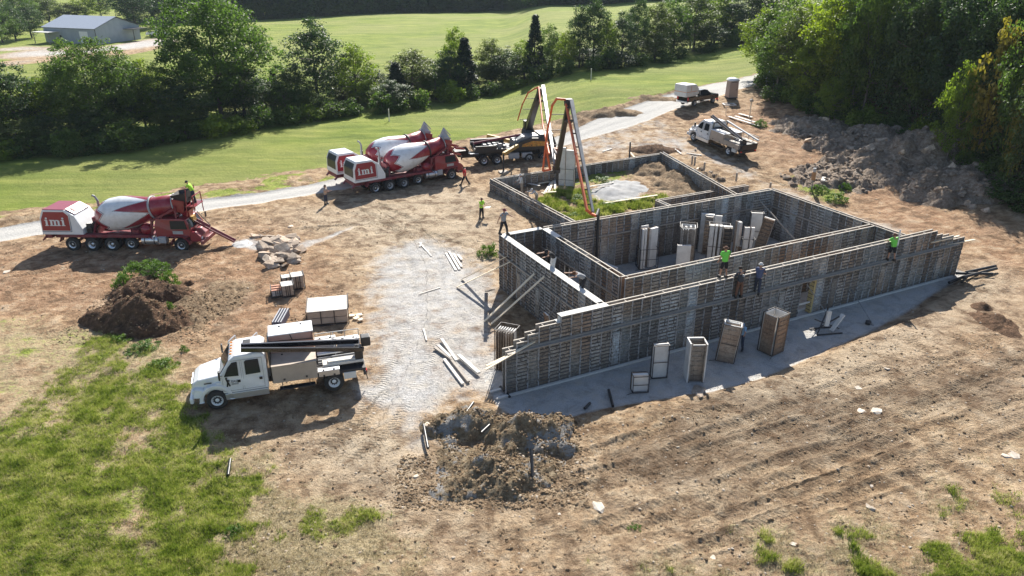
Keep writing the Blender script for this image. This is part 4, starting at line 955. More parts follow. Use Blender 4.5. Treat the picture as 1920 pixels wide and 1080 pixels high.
    for s in (-1, 1):
        m = MB()
        yy = s * 1.09
        m.add([(7.5, s * 1.128, 1.75), (8.7, s * 1.128, 1.75), (8.55, s * 1.05, 2.36), (7.5, s * 1.05, 2.36), (7.5, s * 1.0, 1.75), (8.7, s * 1.0, 1.75), (8.55, s * 1.0, 2.36), (7.5, s * 1.0, 2.36)], [(0, 1, 2, 3), (0, 4, 5, 1), (1, 5, 6, 2), (2, 6, 7, 3), (3, 7, 4, 0)])
        m.build('side_window', M_GLASS, cb)
        m = MB(); m.box((8.0, s * 1.125, 1.5), (0.75, 0.02, 0.24)); m.build('door_sign', M_GREYP, cb)
        m = MB(); m.bar((8.9, s * 1.1, 2.2), (9.1, s * 1.4, 2.3), 0.03, 0.03); m.box((9.1, s * 1.42, 2.1), (0.05, 0.2, 0.38)); m.build('mirror', M_BLACK, cb)
    m = MB(); taper_prism(m, [(8.8, 0.8, 0.02), (9.55, 0.75, 0.1), (9.55, 1.15, 0.1), (9.2, 1.5, 0.1), (8.8, 1.55, 0.05)], 1.1); nb = m.build('nose', M_RED, r, bevel=0.04)
    for s in (-1, 1): m = MB(); m.lathe([(0, 0.12), (0.03, 0.11), (0.04, 0)], (9.55, s * 0.75, 0.98), (1, 0, 0), 12); m.build('headlight', M_HEADL, nb)
    m = MB(); m.box((9.65, 0, 0.72), (0.2, 2.3, 0.3)); m.build('front_bumper', M_REDD, r, bevel=0.03)
    # mouth, hopper and chute
    m = MB(); m.loft([[(7.75, -0.72, 3.0), (7.75, 0.72, 3.0), (7.75, 0.72, 3.9), (7.75, -0.72, 3.9)], [(8.45, -0.6, 2.85), (8.45, 0.6, 2.85), (8.6, 0.6, 3.7), (8.6, -0.6, 3.7)]], caps=False)
    m.loft([[(8.05, -0.5, 2.95), (8.75, -0.5, 2.95), (8.75, 0.5, 2.95), (8.05, 0.5, 2.95)], [(8.3, -0.22, 2.35), (8.7, -0.22, 2.35), (8.7, 0.22, 2.35), (8.3, 0.22, 2.35)]], caps=False)
    m.build('discharge_hood', M_RED, r)
    m = MB()
    if hopper_up:
        m.loft([[(7.75, -0.45, 3.75), (8.35, -0.45, 3.6), (8.35, 0.45, 3.6), (7.75, 0.45, 3.75)], [(7.7, -0.5, 4.15), (8.5, -0.55, 3.95), (8.5, 0.55, 3.95), (7.7, 0.5, 4.15)]], caps=False)
        m.add([(7.75, -0.48, 3.95), (7.75, 0.48, 3.95), (8.0, 0.0, 4.95), (8.45, -0.4, 3.95), (8.45, 0.4, 3.95)], [(0, 1, 2), (0, 2, 3), (1, 4, 2), (3, 2, 4)])
        m.bar((8.0, 0, 4.9), (8.75, 0, 4.05), 0.05, 0.1)
        hp = m.build('charge_hopper', M_GREYP, r)
    else:
        m.loft([[(8.0, -0.5, 3.75), (8.8, -0.5, 3.6), (8.8, 0.5, 3.6), (8.0, 0.5, 3.75)], [(7.7, -0.75, 4.15), (8.75, -0.75, 4.35), (8.75, 0.75, 4.35), (7.7, 0.75, 4.15)]], caps=False)
        hp = m.build('charge_hopper', M_DSTEEL, r)
        m = MB()
        for s in (-1, 1): m.bar((8.7, s * 0.7, 2.6), (8.9, s * 0.7, 4.6), 0.05, 0.05); m.bar((9.35, s * 0.7, 2.6), (9.3, s * 0.7, 4.1), 0.05, 0.05)
        m.box((9.05, 0, 3.35), (0.75, 1.5, 0.06)); m.bar((9.3, -0.7, 4.1), (9.3, 0.7, 4.1), 0.05, 0.05); m.build('platform', M_RED, r)
    def trough(a, b, wd=0.26):
        a = Vector(a); b = Vector(b); d_ = (b - a).normalized(); y = Vector((0, 0, 1)).cross(d_).normalized(); z = d_.cross(y); rings = []
        for c in (a, b):
            ring = [c + y * (wd * math.cos(t)) + z * (-wd * 0.8 * math.sin(t)) for t in [math.pi * k / 6 for k in range(7)]]
            ring += [c + y * ((wd - 0.03) * math.cos(t)) + z * (-(wd * 0.8 - 0.03) * math.sin(t)) for t in [math.pi * k / 6 for k in range(6, -1, -1)]]; rings.append(ring)
        mm = MB(); mm.loft(rings); return mm
    if chute_to is not None:
        Mi = (Matrix.Translation(p) @ Matrix.Rotation(rz, 4, 'Z')).inverted(); e = Mi @ Vector(chute_to); s0 = Vector((8.5, 0, 2.45)); mid = s0.lerp(e, 0.45)
        trough(s0, mid, 0.3).build('chute', M_REDD, r); trough(mid - Vector((0, 0, 0.05)), e, 0.26).build('chute', M_REDD, r)
        m = MB(); m.bar(mid + Vector((0, 0.1, 0.1)), s0 + Vector((0.6, 0.1, 0.3)), 0.05, 0.05); m.build('chute_cable', M_DSTEEL, r)
        m = MB(); m.box((8.75, 0, 2.2), (0.3, 0.5, 0.5)); m.build('chute_pivot', M_YELL, r)
    else:
        trough((8.6, -0.1, 2.55), (9.7, -0.15, 2.2)).build('chute', M_RED, r); trough((8.9, -0.5, 3.0), (9.9, -0.55, 2.8)).build('chute', M_RED, r); trough((8.7, 0.4, 3.2), (9.8, 0.45, 2.9)).build('chute', M_RED, r)
    return r
M1p = hit(140, 471); M1q = hit(345, 473); h1 = head(M1p, M1q); n1_ = Vector((-math.sin(h1), math.cos(h1), 0))
c1 = hit(443, 459); 
p = M1p + n1_ * 1.15; p.z = 0.02
mixer('red and white concrete mixer with a red engine box roof, pouring from its lowered chute', p, h1, True, False, Vector((c1.x, c1.y, 0.35)))
a = hit(705, 363); b_ = hit(848, 337); h2 = head(a, b_); nn = Vector((-math.sin(h2), math.cos(h2), 0)); p = a + nn * 1.15; p.z = 0.0
mixer('nearer of the two mixers parked side by side, white box roof, whole wheels in view', p, h2, False, True)
p3 = p + nn * 3.5 + Vector((math.cos(h2), math.sin(h2), 0)) * (-0.2); p3.z = 0.02
mixer('farther of the two mixers parked side by side, mostly hidden behind the nearer one', p3, h2, False, True)

# ---------------------------------------------------------------- crew cab flatbeds of the forming crew
def flatbed(label, p, rz, tall_boxes, door_logo=True, group='white crew cab flatbed trucks', tilt=(0, 0), open_doors=False):
    r = thing('flatbed_truck', label, 'flatbed truck', p, rz, group, tilt)
    for s in (-1, 1):
        wheel(r, 2.75, s * 1.05, 0.5, 0.3, M_WHITE, s); wheel(r, -2.75, s * 1.0, 0.5, 0.28, M_WHITE, s, dual=True)
    m = MB(); m.box((-0.6, 0, 0.85), (7.0, 0.85, 0.3)); m.tube((2.75, -1, 0.5), (2.75, 1, 0.5), 0.08); m.tube((-2.75, -1, 0.5), (-2.75, 1, 0.5), 0.11); m.build('chassis', M_BLACK, r)
    m = MB(); taper_prism(m, [(0.32, 0.8, 0.0), (2.42, 0.8, 0.0), (2.5, 1.7, 0.03), (1.98, 2.45, 0.17), (1.7, 2.62, 0.26), (0.55, 2.66, 0.26), (0.34, 2.48, 0.18), (0.30, 1.6, 0.02)], 1.17)
    cab = m.build('cab', M_WHITE, r, bevel=0.06)
    m = MB(); m.bar((2.475, 0, 1.76), (2.02, 0, 2.41), 1.84, 0.03); m.build('windscreen', M_GLASS, cab)
    for k in range(5):
        m = MB(); m.box((1.88, -0.6 + 0.3 * k, 2.60), (0.1, 0.08, 0.05)); m.build('roof_light', M_AMB, cab)
    if tall_boxes: m = MB(); m.box((1.15, -0.3, 2.675), (0.35, 0.5, 0.03)); m.build('roof_hatch', M_BLACK, cab, bevel=0.01)
    for s in (-1, 1):
        def yz(z): return s * (1.17 - (0.03 + 0.14 * (z - 1.7) / 0.75 if z > 1.7 else 0.03 * max(0, (z - 0.8) / 0.9)) + 0.008)
        for nm, pts in (('front_window', [(1.62, 1.66), (2.28, 1.70), (2.08, 2.1), (1.86, 2.33), (1.62, 2.35)]), ('rear_window', [(0.62, 1.68), (1.30, 1.66), (1.30, 2.30), (1.22, 2.36), (0.66, 2.36)])):
            n = len(pts); m = MB(); m.add([(x, yz(z), z) for x, z in pts] + [(x, yz(z) - s * 0.03, z) for x, z in pts], [tuple(range(n))] + [(i, (i + 1) % n, n + (i + 1) % n, n + i) for i in range(n)]); m.build(nm, M_GLASS, cab)
        m = MB()
        for (xa, za), (xb, zb) in (((1.5, 0.9), (1.5, 2.4)), ((0.5, 0.9), (0.5, 2.42)), ((2.38, 0.95), (2.38, 1.7)), ((0.5, 2.42), (1.9, 2.42)), ((0.5, 0.92), (2.38, 0.92)), ((1.42, 0.9), (1.42, 2.4))):
            m.bar((xa, yz(za) - s * 0.004, za), (xb, yz(zb) - s * 0.004, zb), 0.012, 0.014)
        m.build('door_seam', M_STEEL, cab)
        m = MB(); m.box((1.64, yz(1.4), 1.38), (0.14, 0.03, 0.13)); m.box((0.64, yz(1.4), 1.38), (0.14, 0.03, 0.13)); m.build('door_handle', M_BLACK, cab, bevel=0.01)
        m = MB(); m.box((1.35, s * 1.12, 0.62), (2.0, 0.16, 0.34)); m.build('side_step', M_ALU, r, bevel=0.02)
        m = MB(); m.bar((2.35, s * 1.12, 1.75), (2.45, s * 1.38, 1.9), 0.03, 0.03); m.box((2.45, s * 1.42, 1.95), (0.08, 0.2, 0.45)); m.build('mirror', M_BLACK, cab, bevel=0.02)
    if door_logo:
        t = text_mesh('EAG', 0.17, M_BLUE); t.parent = cab; t.rotation_euler = (R(90), 0, R(180)); t.location = (1.83, 1.185, 1.36)
        m = MB()
        for k in range(2): m.box((1.83, 1.182, 1.30 - k * 0.05), (0.32, 0.006, 0.014))
        for a_, b2 in (((2.2, 1.60), (2.15, 1.40)), ((2.15, 1.40), (2.20, 1.16)), ((2.14, 1.40), (2.07, 1.18)), ((2.2, 1.52), (2.06, 1.46))): m.bar((a_[0], 1.183, a_[1]), (b2[0], 1.183, b2[1]), 0.006, 0.07)
        m.lathe([(0, 0.05), (0.006, 0.05), (0.006, 0)], (2.19, 1.18, 1.63), (0, 1, 0), 12); m.build('door_emblem', M_BLACK, cab)
    if open_doors:
        for xh in (2.2, 1.15):
            m = MB(); a_ = R(-60)
            dx, dy = math.cos(a_), math.sin(a_)
            h0 = Vector((xh, -1.18, 0)); e = h0 + Vector((-0.75 * math.cos(R(55)), -0.75 * math.sin(R(55)), 0))
            m.bar((h0.x, h0.y, 1.25), (e.x, e.y, 1.25), 0.05, 0.8); dd = m.build('open_door', M_WHITE, cab)
            m = MB()
            m.bar((h0.x, h0.y, 1.65), (h0.x - 0.12, h0.y - 0.15, 2.3), 0.05, 0.06); m.bar((e.x, e.y, 1.65), (e.x, e.y, 2.38), 0.05, 0.06); m.bar((h0.x - 0.12, h0.y - 0.15, 2.3), (e.x, e.y, 2.38), 0.05, 0.06); m.build('window_frame', M_ALU, dd)
    # bonnet and wings
    m = MB(); taper_prism(m, [(2.42, 0.9, 0.0), (2.5, 1.72, 0.12), (3.5, 1.52, 0.28), (3.78, 1.32, 0.34), (3.85, 0.95, 0.34), (3.8, 0.6, 0.36)], 1.1); hd = m.build('bonnet', M_WHITE, r, bevel=0.07)
    m = MB(); m.box((3.835, 0, 1.08), (0.05, 1.1, 0.42)); m.build('grille', M_ALU, hd, bevel=0.02)
    m = MB(); m.box((3.88, 0, 0.6), (0.18, 2.25, 0.3)); m.build('front_bumper', M_WHITE, r, bevel=0.06)
    for s in (-1, 1):
        m = MB(); arch(m, 2.75, 0.55, 0.6, 0.78, s * 0.72, s * 1.2, -5, 185, 14)
        m.loft([[(3.3, s * 0.6, 0.7), (3.3, s * 1.15, 0.7), (3.3, s * 1.1, 1.1), (3.3, s * 0.6, 1.2)], [(3.82, s * 0.6, 0.7), (3.8, s * 1.05, 0.7), (3.7, s * 0.95, 1.12), (3.72, s * 0.6, 1.2)]])
        m.box((2.45, s * 0.9, 1.25), (0.5, 0.45, 0.3)); m.build('wing', M_WHITE, hd, bevel=0.03)
        m = MB(); m.box((3.76, s * 0.86, 1.0), (0.1, 0.3, 0.2)); m.build('headlight', M_HEADL, hd, bevel=0.03)
        m = MB(); m.box((3.05, s * 1.05, 1.42), (0.34, 0.02, 0.06)); m.build('wing_vent', M_DSTEEL, hd)
    # bed
    m = MB(); m.box((-2.1, 0, 1.06), (4.5, 2.3, 0.12)); 
    for k in range(8): m.box((-0.1 - k * 0.6, 0, 0.98), (0.08, 2.25, 0.1))
    m.build('bed', M_DSTEEL, r)
    m = MB(); m.bar((0.16, 0.9, 1.1), (0.16, 0.9, 2.7), 0.08, 0.08); m.bar((0.16, -0.9, 1.1), (0.16, -0.9, 2.7), 0.08, 0.08); m.box((0.16, 0, 2.68), (0.08, 1.9, 0.08)); m.box((0.16, 0, 1.7), (0.05, 1.9, 0.9)); m.build('headboard', M_BLACK, r)
    def chest(x0, x1, y0, y1, z0, z1, body, lid, nm='tool_chest'):
        m = MB(); m.box(((x0 + x1) / 2, (y0 + y1) / 2, (z0 + z1) / 2), (x1 - x0, y1 - y0, z1 - z0)); o = m.build(nm, body, r, bevel=0.015)
        m = MB(); m.box(((x0 + x1) / 2, (y0 + y1) / 2, z1 + 0.02), (x1 - x0 + 0.04, y1 - y0 + 0.04, 0.05)); m.build('lid', lid, o, bevel=0.01)
        m = MB()
        for k in (0.25, 0.75): m.box((x0 + (x1 - x0) * k, y1 + 0.02, z0 + (z1 - z0) * 0.18), (0.09, 0.03, 0.09)); m.box((x0 + (x1 - x0) * k, y0 + 0.25, z1 + 0.06), (0.09, 0.09, 0.04))
        m.build('latch', M_DSTEEL, o)
        return o
    if tall_boxes:
        o = chest(-2.0, 0.1, -1.25, -0.1, 1.14, 2.9, M_RUST, M_WHITE)
        m = MB(); m.bar((-2.0, -0.085, 2.5), (0.1, -0.085, 2.62), 0.02, 0.04); m.bar((-1.0, -0.085, 2.55), (-0.9, -0.085, 2.9), 0.02, 0.04); m.bar((-1.9, -0.085, 2.5), (-1.95, -0.085, 2.88), 0.02, 0.03); m.build('rail', M_DSTEEL, o)
        chest(-2.0, 0.1, -0.1, 1.25, 1.0, 1.9, M_TANP, M_TANP)
        chest(-3.1, -2.05, -1.25, -0.8, 1.12, 1.9, M_GREYP, M_OFFWHITE); chest(-4.3, -3.15, -1.25, -0.85, 1.12, 1.75, M_GREYP, M_OFFWHITE)
        chest(-3.05, -2.05, 0.95, 1.27, 1.0, 1.28, M_ALU, M_ALU, 'side_box')
    else:
        chest(-1.9, 0.1, 0.3, 1.25, 1.0, 2.0, M_TANP, M_WHITE); chest(-1.9, 0.1, -1.25, -0.3, 1.0, 2.0, M_TANP, M_WHITE)
        chest(-4.2, -2.0, 0.85, 1.28, 1.05, 1.5, M_TANP, M_TANP, 'side_box'); chest(-4.2, -2.0, -1.28, -0.85, 1.05, 1.5, M_TANP, M_TANP, 'side_box')
    m = MB(); m.box((-1.0, 1.12, 0.62), (1.7, 0.3, 0.06)); m.bar((-0.3, 1.2, 0.62), (-0.3, 1.2, 1.0), 0.04, 0.04); m.bar((-1.6, 1.2, 0.62), (-1.6, 1.2, 1.0), 0.04, 0.04); m.build('catwalk', M_DSTEEL, r)
    m = MB(); m.box((-3.55, 1.05, 0.82), (0.6, 0.3, 0.36)); m.build('mud_box', M_OFFWHITE, r, bevel=0.02)
    for s in (-1, 1): m = MB(); m.box((-4.38, s * 0.95, 0.85), (0.05, 0.22, 0.12)); m.build('tail_light', M_TAILL, r)
    m = MB(); m.box((-4.3, 0, 0.78), (0.15, 2.2, 0.2)); m.bar((-4.35, 1.0, 0.75), (-4.4, 1.0, 0.35), 0.04, 0.04); m.build('rear_bumper', M_DSTEEL, r)
    rr_ = random.Random(5)
    for k in range(5):                                   # pipes and planks lying on the bed
        m = MB(); y = -0.65 + k * 0.26; m.tube((-4.35 + rr_.uniform(0, 0.2), y, 1.3 + 0.1 * (k == 1)), (-2.1, y + rr_.uniform(-0.05, 0.05), 1.3 + 0.1 * (k == 1)), 0.11 if k < 2 else 0.06, 10); m.build('loaded_pipe', M_ALU if k < 2 else M_STEEL, r)
    m = MB(); m.box((-3.3, 0.62, 1.38), (2.0, 0.5, 0.12)); m.box((-3.4, 0.62, 1.48), (1.7, 0.3, 0.08)); m.build('loaded_plank', M_LUMW, r)
    m = MB()
    for s in (-1, 1):
        ys_ = s * 1.2
        if s > 0 and tall_boxes: continue
        for x in (-2.1, -2.9, -3.6, -4.3): m.bar((x, ys_, 1.1), (x, ys_, 2.15), 0.035, 0.035)
        m.bar((-2.1, ys_, 2.15), (-4.3, ys_, 2.15), 0.035, 0.035); m.bar((-2.1, ys_, 1.75), (-4.3, ys_, 1.75), 0.03, 0.03)
    m.bar((-3.0, -1.2, 2.15), (-3.0, 0.2, 1.5), 0.03, 0.03); m.build('rack_rail', M_STEEL, r)
    # folded crane: post and the two long black beams
    m = MB(); m.box((-4.1, 0.55, 1.5), (0.4, 0.5, 0.9)); m.tube((-4.1, 0.55, 1.5), (-4.1, 0.55, 2.1), 0.18, 12); cr = m.build('crane_post', M_BLACK, r, bevel=0.02)
    if tall_boxes:
        m = MB(); m.bar((-4.15, 0.45, 2.28), (1.35, 0.72, 3.0), 0.14, 0.24); m.build('crane_boom', M_BLACKG, r, bevel=0.01)
        m = MB(); m.bar((-4.35, 0.9, 2.02), (1.35, 0.98, 2.94), 0.14, 0.22); m.build('crane_boom', M_BLACKG, r, bevel=0.01)
        m = MB(); m.box((-4.5, 0.45, 2.3), (0.45, 0.5, 0.5)); m.build('crane_winch', M_BLACK, r, bevel=0.04)
    else:
        m = MB(); m.bar((-3.6, 0.5, 2.0), (1.3, 0.25, 3.1), 0.14, 0.2); m.build('crane_boom', M_BLACKG, r, bevel=0.01)
        m = MB(); m.bar((-3.6, 0.72, 1.95), (1.25, 0.5, 3.05), 0.12, 0.18); m.build('crane_boom', M_BLACKG, r, bevel=0.01)
        m = MB(); m.bar((-4.6, -0.95, 1.9), (0.1, -0.75, 2.75), 0.2, 0.12); m.build('loaded_beam', M_GREYP, r)
        m = MB(); m.box((-4.2, 0, 1.35), (0.6, 2.0, 0.5)); m.build('crane_winch', M_BLACK, r, bevel=0.05)
    return r
a = hit(628, 734); b_ = hit(412, 767); h4 = head(a, b_); mid = (a + b_) / 2; nn = Vector((-math.sin(h4), math.cos(h4), 0)); p = mid - nn * 1.1; p.z = gh(p) + 0.02
flatbed('white crew cab flatbed in the foreground with two black crane beams over its roof', p, h4, True, open_doors=True)
a = hit(1370, 296); b_ = hit(1294, 263); h5 = head(a, b_); mid = (a + b_) / 2; nn = Vector((-math.sin(h5), math.cos(h5), 0)); p = mid - nn * 1.1; pz = (gh(a) + gh(b_)) / 2; p.z = pz + 0.03
slope5 = math.atan2(gh(b_) - gh(a), (Vector((b_.x, b_.y)) - Vector((a.x, a.y))).length)
flatbed('white crew cab flatbed parked beyond the enclosure with twin dark crane rails', p, h5, False, door_logo=False, tilt=(0, -slope5))

# ---------------------------------------------------------------- cars
def pickup(label, name, p, rz, body, bed=True, cat='pickup truck', tilt=0.0):
    r = thing(name, label, cat, p, rz, None, (0, -tilt))
    for x in (1.85, -1.75):
        for s in (-1, 1): wheel(r, x, s * 0.86, 0.41, 0.26, M_ALU, s)
    m = MB()
    low = [(2.85, 0.55, 0.06), (2.9, 0.95, 0.06), (2.75, 1.12, 0.08), (1.55, 1.2, 0.06), (-2.85, 1.2 if bed else 1.1, 0.05), (-2.9, 0.6, 0.05)]
    taper_prism(m, low, 0.99); bd = m.build('body', body, r, bevel=0.06)
    m = MB(); xr = -0.75 if bed else -2.3
    taper_prism(m, [(1.5, 1.2, 0.08), (0.75, 1.78, 0.24), (0.3, 1.86, 0.27), (xr + 0.2, 1.84, 0.27), (xr, 1.2, 0.08)], 0.99); m.build('cab', body, r, bevel=0.05)
    m = MB(); m.bar((1.45, 0, 1.26), (0.82, 0, 1.74), 1.4, 0.03); m.bar((xr - 0.02, 0, 1.3), (xr + 0.16, 0, 1.74), 1.35, 0.03)
    for s in (-1, 1):
        pts = [(1.3, 1.24), (0.7, 1.7), (xr + 0.3, 1.72), (xr + 0.18, 1.24)]; yf = lambda z: s * (0.99 - 0.08 - 0.19 * (z - 1.2) / 0.66 + 0.015); n = 4
        m.add([(x, yf(z), z) for x, z in pts] + [(x, yf(z) - s * 0.05, z) for x, z in pts], [tuple(range(n))] + [(i, (i + 1) % n, n + (i + 1) % n, n + i) for i in range(n)])
    m.build('window', M_GLASS, r)
    for s in (-1, 1):
        m = MB(); m.box((-2.9, s * 0.82, 0.98), (0.06, 0.2, 0.4)); m.build('tail_light', M_TAILL, r, bevel=0.01)
        m = MB(); m.box((2.86, s * 0.72, 0.9), (0.08, 0.34, 0.18)); m.build('headlight', M_HEADL, r, bevel=0.01)
        m = MB(); m.bar((1.0, s * 0.98, 1.25), (1.0, s * 1.15, 1.32), 0.15, 0.15); m.build('mirror', M_BLACK, r)
        m = MB(); m.box((0, s * 1.0, 0.5), (2.3, 0.12, 0.06)); m.build('side_step', M_ALU, r)
    if bed:
        m = MB(); m.box((-1.85, 0, 1.19), (1.9, 1.7, 0.04)); m.build('bed_floor', M_BLACK, r)
    m = MB(); m.box((-2.98, 0, 0.58), (0.16, 1.8, 0.2)); m.build('rear_bumper', M_ALU, r, bevel=0.03)
    return r
a = hit(1300, 203); b_ = hit(1336, 194); 
hp_ = head(a, b_); mid = (a + b_) / 2; nn = Vector((-math.sin(hp_), math.cos(hp_), 0)); p = mid + nn * 0.9; p.z = gh(p) + 0.03
pk = pickup('black crew cab pickup carrying a big white box, beside the gravel road', 'pickup_truck', p, hp_, M_BLACKG)
bp = Vector(p) + Vector((math.cos(hp_), math.sin(hp_), 0)) * -2.15
box_ = thing('white_box', 'big white box with rounded wedge front riding in the black pickup bed', 'box', (bp.x, bp.y, p.z + 1.24), hp_)
m = MB(); m.prism([(-1.35, 0), (0.75, 0), (1.1, 0.35), (1.0, 0.9), (0.5, 1.45), (-1.35, 1.5)], -0.98, 0.98); m.build('shell', M_OFFWHITE, box_, bevel=0.12)
m = MB()
for s in (-1, 1): m.box((-0.3, s * 0.985, 0.62), (2.0, 0.012, 0.05)); m.box((-0.45, s * 0.985, 1.05), (0.05, 0.012, 0.6))
m.box((-1.36, 0, 0.62), (0.012, 1.8, 0.05)); m.build('strap', M_AMB, box_)
q = hit(1437, 160); p = Vector((q.x, q.y, gh(q) + 0.03)); pickup('white pickup tail poking out from under the trees at the end of the road', 'pickup_truck', p + Vector((1.5, 1.0, 0.1)), R(35), M_WHITE)
q = hit(1462, 138); p = Vector((q.x, q.y, gh(q) + 0.03)); pickup('white car almost hidden by leaves past the end of the road', 'parked_car', p + Vector((1.0, 3, 0.1)), R(40), M_WHITE, bed=False, cat='car')
q = hit(282, 72); pickup('dark pickup by the grey shed, behind the white one', 'pickup_truck', (q.x, q.y + 6, gh(q) + 0.1), R(15), M_BLACKG)
q = hit(298, 70); pickup('white pickup parked by the grey shed', 'pickup_truck', (q.x, q.y, gh(q) + 0.1), R(10), M_WHITE)

# ---------------------------------------------------------------- concrete pump
def flame_mat():
    m, nt, b = newmat('flame_decal'); v = objco(nt); mp = N(nt, 'ShaderNodeMapping'); mp.inputs['Scale'].default_value = (0.8, 1, 3.5); nt.links.new(v, mp.inputs[0])
    n = noise(nt, 1.6, 2, 0.4, mp.outputs[0], 2.5)
    c = ramp(nt, n, [(0.38, (0.03, 0.03, 0.03)), (0.42, (0.65, 0.36, 0.05)), (0.5, (0.62, 0.3, 0.04)), (0.54, (0.45, 0.03, 0.02)), (0.6, (0.65, 0.36, 0.05)), (0.66, (0.03, 0.03, 0.03))])
    nt.links.new(c, b.inputs['Base Color']); b.inputs['Roughness'].default_value = 0.4; return m
M_FLAME = flame_mat()
a = hit(908, 313); b_ = hit(1018, 297); hq = head(a, b_); nn = Vector((-math.sin(hq), math.cos(hq), 0)); PP0 = a + nn * 1.15; PP0.z = gh(PP0) + 0.05
pt = thing('pump_truck', 'black concrete pump truck with flame decals and a folded orange and grey boom', 'pump truck', PP0, hq)
Lp = (Vector((b_.x, b_.y)) - Vector((a.x, a.y))).length
for x in (0.0, 1.4, Lp - 1.5, Lp):
    for s in (-1, 1): wheel(pt, x, s * 1.05, 0.53, 0.34, M_ALU, s, dual=x < 2)
m = MB(); m.box((Lp / 2 - 0.4, 0, 1.0), (Lp + 3.6, 1.0, 0.4)); m.build('chassis', M_BLACK, pt)
m = MB(); m.box((1.2, 0, 1.5), (4.2, 2.4, 0.35)); m.box((0.2, -1.1, 1.85), (2.2, 0.2, 0.4)); m.box((0.2, 1.1, 1.85), (2.2, 0.2, 0.4)); m.build('deck', M_BLACK, pt, bevel=0.03)
m = MB()
for k in range(14): m.box((0.3 + (k % 5) * 0.5, -0.7 + (k // 5) * 0.6, 1.85), (0.35, 0.25 + 0.05 * (k % 3), 0.2 + 0.12 * (k % 4)))
m.build('pump_parts', M_STEEL, pt, bevel=0.02)
m = MB(); m.loft([[(-2.6, -0.5, 0.9), (-1.6, -0.5, 0.9), (-1.6, 0.5, 0.9), (-2.6, 0.5, 0.9)], [(-3.1, -0.85, 1.55), (-1.5, -0.85, 1.65), (-1.5, 0.85, 1.65), (-3.1, 0.85, 1.55)]], caps=False); m.box((-2.3, 0, 1.45), (1.2, 1.3, 0.06)); m.build('receiving_hopper', M_BLACK, pt)
m = MB(); m.bar((-1.4, -0.9, 1.6), (-1.4, -0.9, 2.5), 0.05, 0.05); m.bar((-1.0, -0.9, 1.6), (-1.0, -0.9, 2.5), 0.05, 0.05); m.bar((-1.4, -0.9, 2.5), (-1.0, -0.9, 2.5), 0.05, 0.05); m.bar((-1.5, -1.2, 1.35), (-0.6, -1.2, 1.35), 0.3, 0.05); m.build('rear_ladder', M_GREYP, pt)
m = MB(); m.tube((-0.8, 0.5, 2.0), (4.3, 0.25, 2.7), 0.13, 12); m.build('delivery_pipe', M_REDD, pt)
m = MB(); m.box((0.8, 1.0, 2.05), (3.6, 0.35, 0.6)); m.build('far_side_bin', M_BLACK, pt, bevel=0.03)
for s in (-1, 1):
    m = MB(); m.prism([(3.3, 1.35), (7.3, 1.35), (7.3, 2.5), (5.0, 2.6), (3.5, 2.15)], s * 0.8, s * 1.2); sb = m.build('side_body', M_BLACK, pt, bevel=0.03)
    m = MB(); m.prism([(4.0, 1.75), (6.9, 1.7), (7.0, 2.15), (5.2, 2.3), (4.1, 2.0)], s * 1.2, s * 1.212); m.build('flame_decal', M_FLAME, sb)
    m = MB(); m.box((3.2, s * 1.0, 0.85), (1.1, 0.4, 0.6)); m.box((4.6, s * 1.0, 0.85), (1.1, 0.4, 0.5)); m.build('water_box', M_GREYP, pt, bevel=0.04)
m = MB(); m.box((5.2, 0, 1.9), (4.0, 1.6, 1.0)); m.prism([(3.4, 2.3), (6.6, 2.3), (6.2, 2.75), (4.2, 2.7)], -0.8, 0.8); m.build('turret_base', M_STEEL, pt, bevel=0.03)
m = MB(); taper_prism(m, [(Lp - 0.3, 0.9, 0), (Lp + 1.4, 0.9, 0), (Lp + 1.45, 1.8, 0.02), (Lp + 1.1, 2.75, 0.12), (Lp - 0.2, 2.85, 0.12), (Lp - 0.35, 1.8, 0)], 1.18); cb = m.build('cab', M_BLACK, pt, bevel=0.05)
m = MB(); m.box((Lp + 0.4, 0, 2.87), (1.5, 2.1, 0.08)); m.build('cab_roof', M_OFFWHITE, cb, bevel=0.03)
m = MB(); m.bar((Lp + 1.47, 0, 1.85), (Lp + 1.17, 0, 2.65), 1.9, 0.03); m.build('windscreen', M_GLASS, cb)
for s in (-1, 1):
    m = MB(); m.add([(Lp + 0.1, s * 1.19, 1.85), (Lp + 1.25, s * 1.18, 1.85), (Lp + 1.0, s * 1.1, 2.6), (Lp + 0.1, s * 1.1, 2.6), (Lp + 0.1, s * 1.0, 1.85), (Lp + 1.25, s * 1.0, 1.85), (Lp + 1.0, s * 1.0, 2.6), (Lp + 0.1, s * 1.0, 2.6)], [(0, 1, 2, 3), (0, 4, 5, 1), (1, 5, 6, 2), (2, 6, 7, 3), (3, 7, 4, 0)]); m.build('side_window', M_GLASS, cb)
PM = (Matrix.Translation(PP0) @ Matrix.Rotation(hq, 4, 'Z')).inverted()
def L_(v): return PM @ Vector(v)
def outrigger(px_knee, Yk, px_foot, root_local, mat=M_YELL):
    k = L_(atY(*px_knee, Yk)); f = hit(*px_foot); f = L_((f.x, f.y, gh(f)))
    m = MB(); m.bar(root_local, k, 0.28, 0.34); o = m.build('outrigger', mat, pt, bevel=0.02)
    m = MB(); m.bar(k, f, 0.16, 0.16); m.build('jack', M_BLACK, o); m = MB(); m.box(f + Vector((0, 0, 0.05)), (0.9, 0.9, 0.1)); m.build('foot_pad', M_LUMG, o)
    return k
fo = hit(944, 325)
outrigger((944, 289), fo.y, (944, 326), Vector((3.6, -1.1, 1.9)))
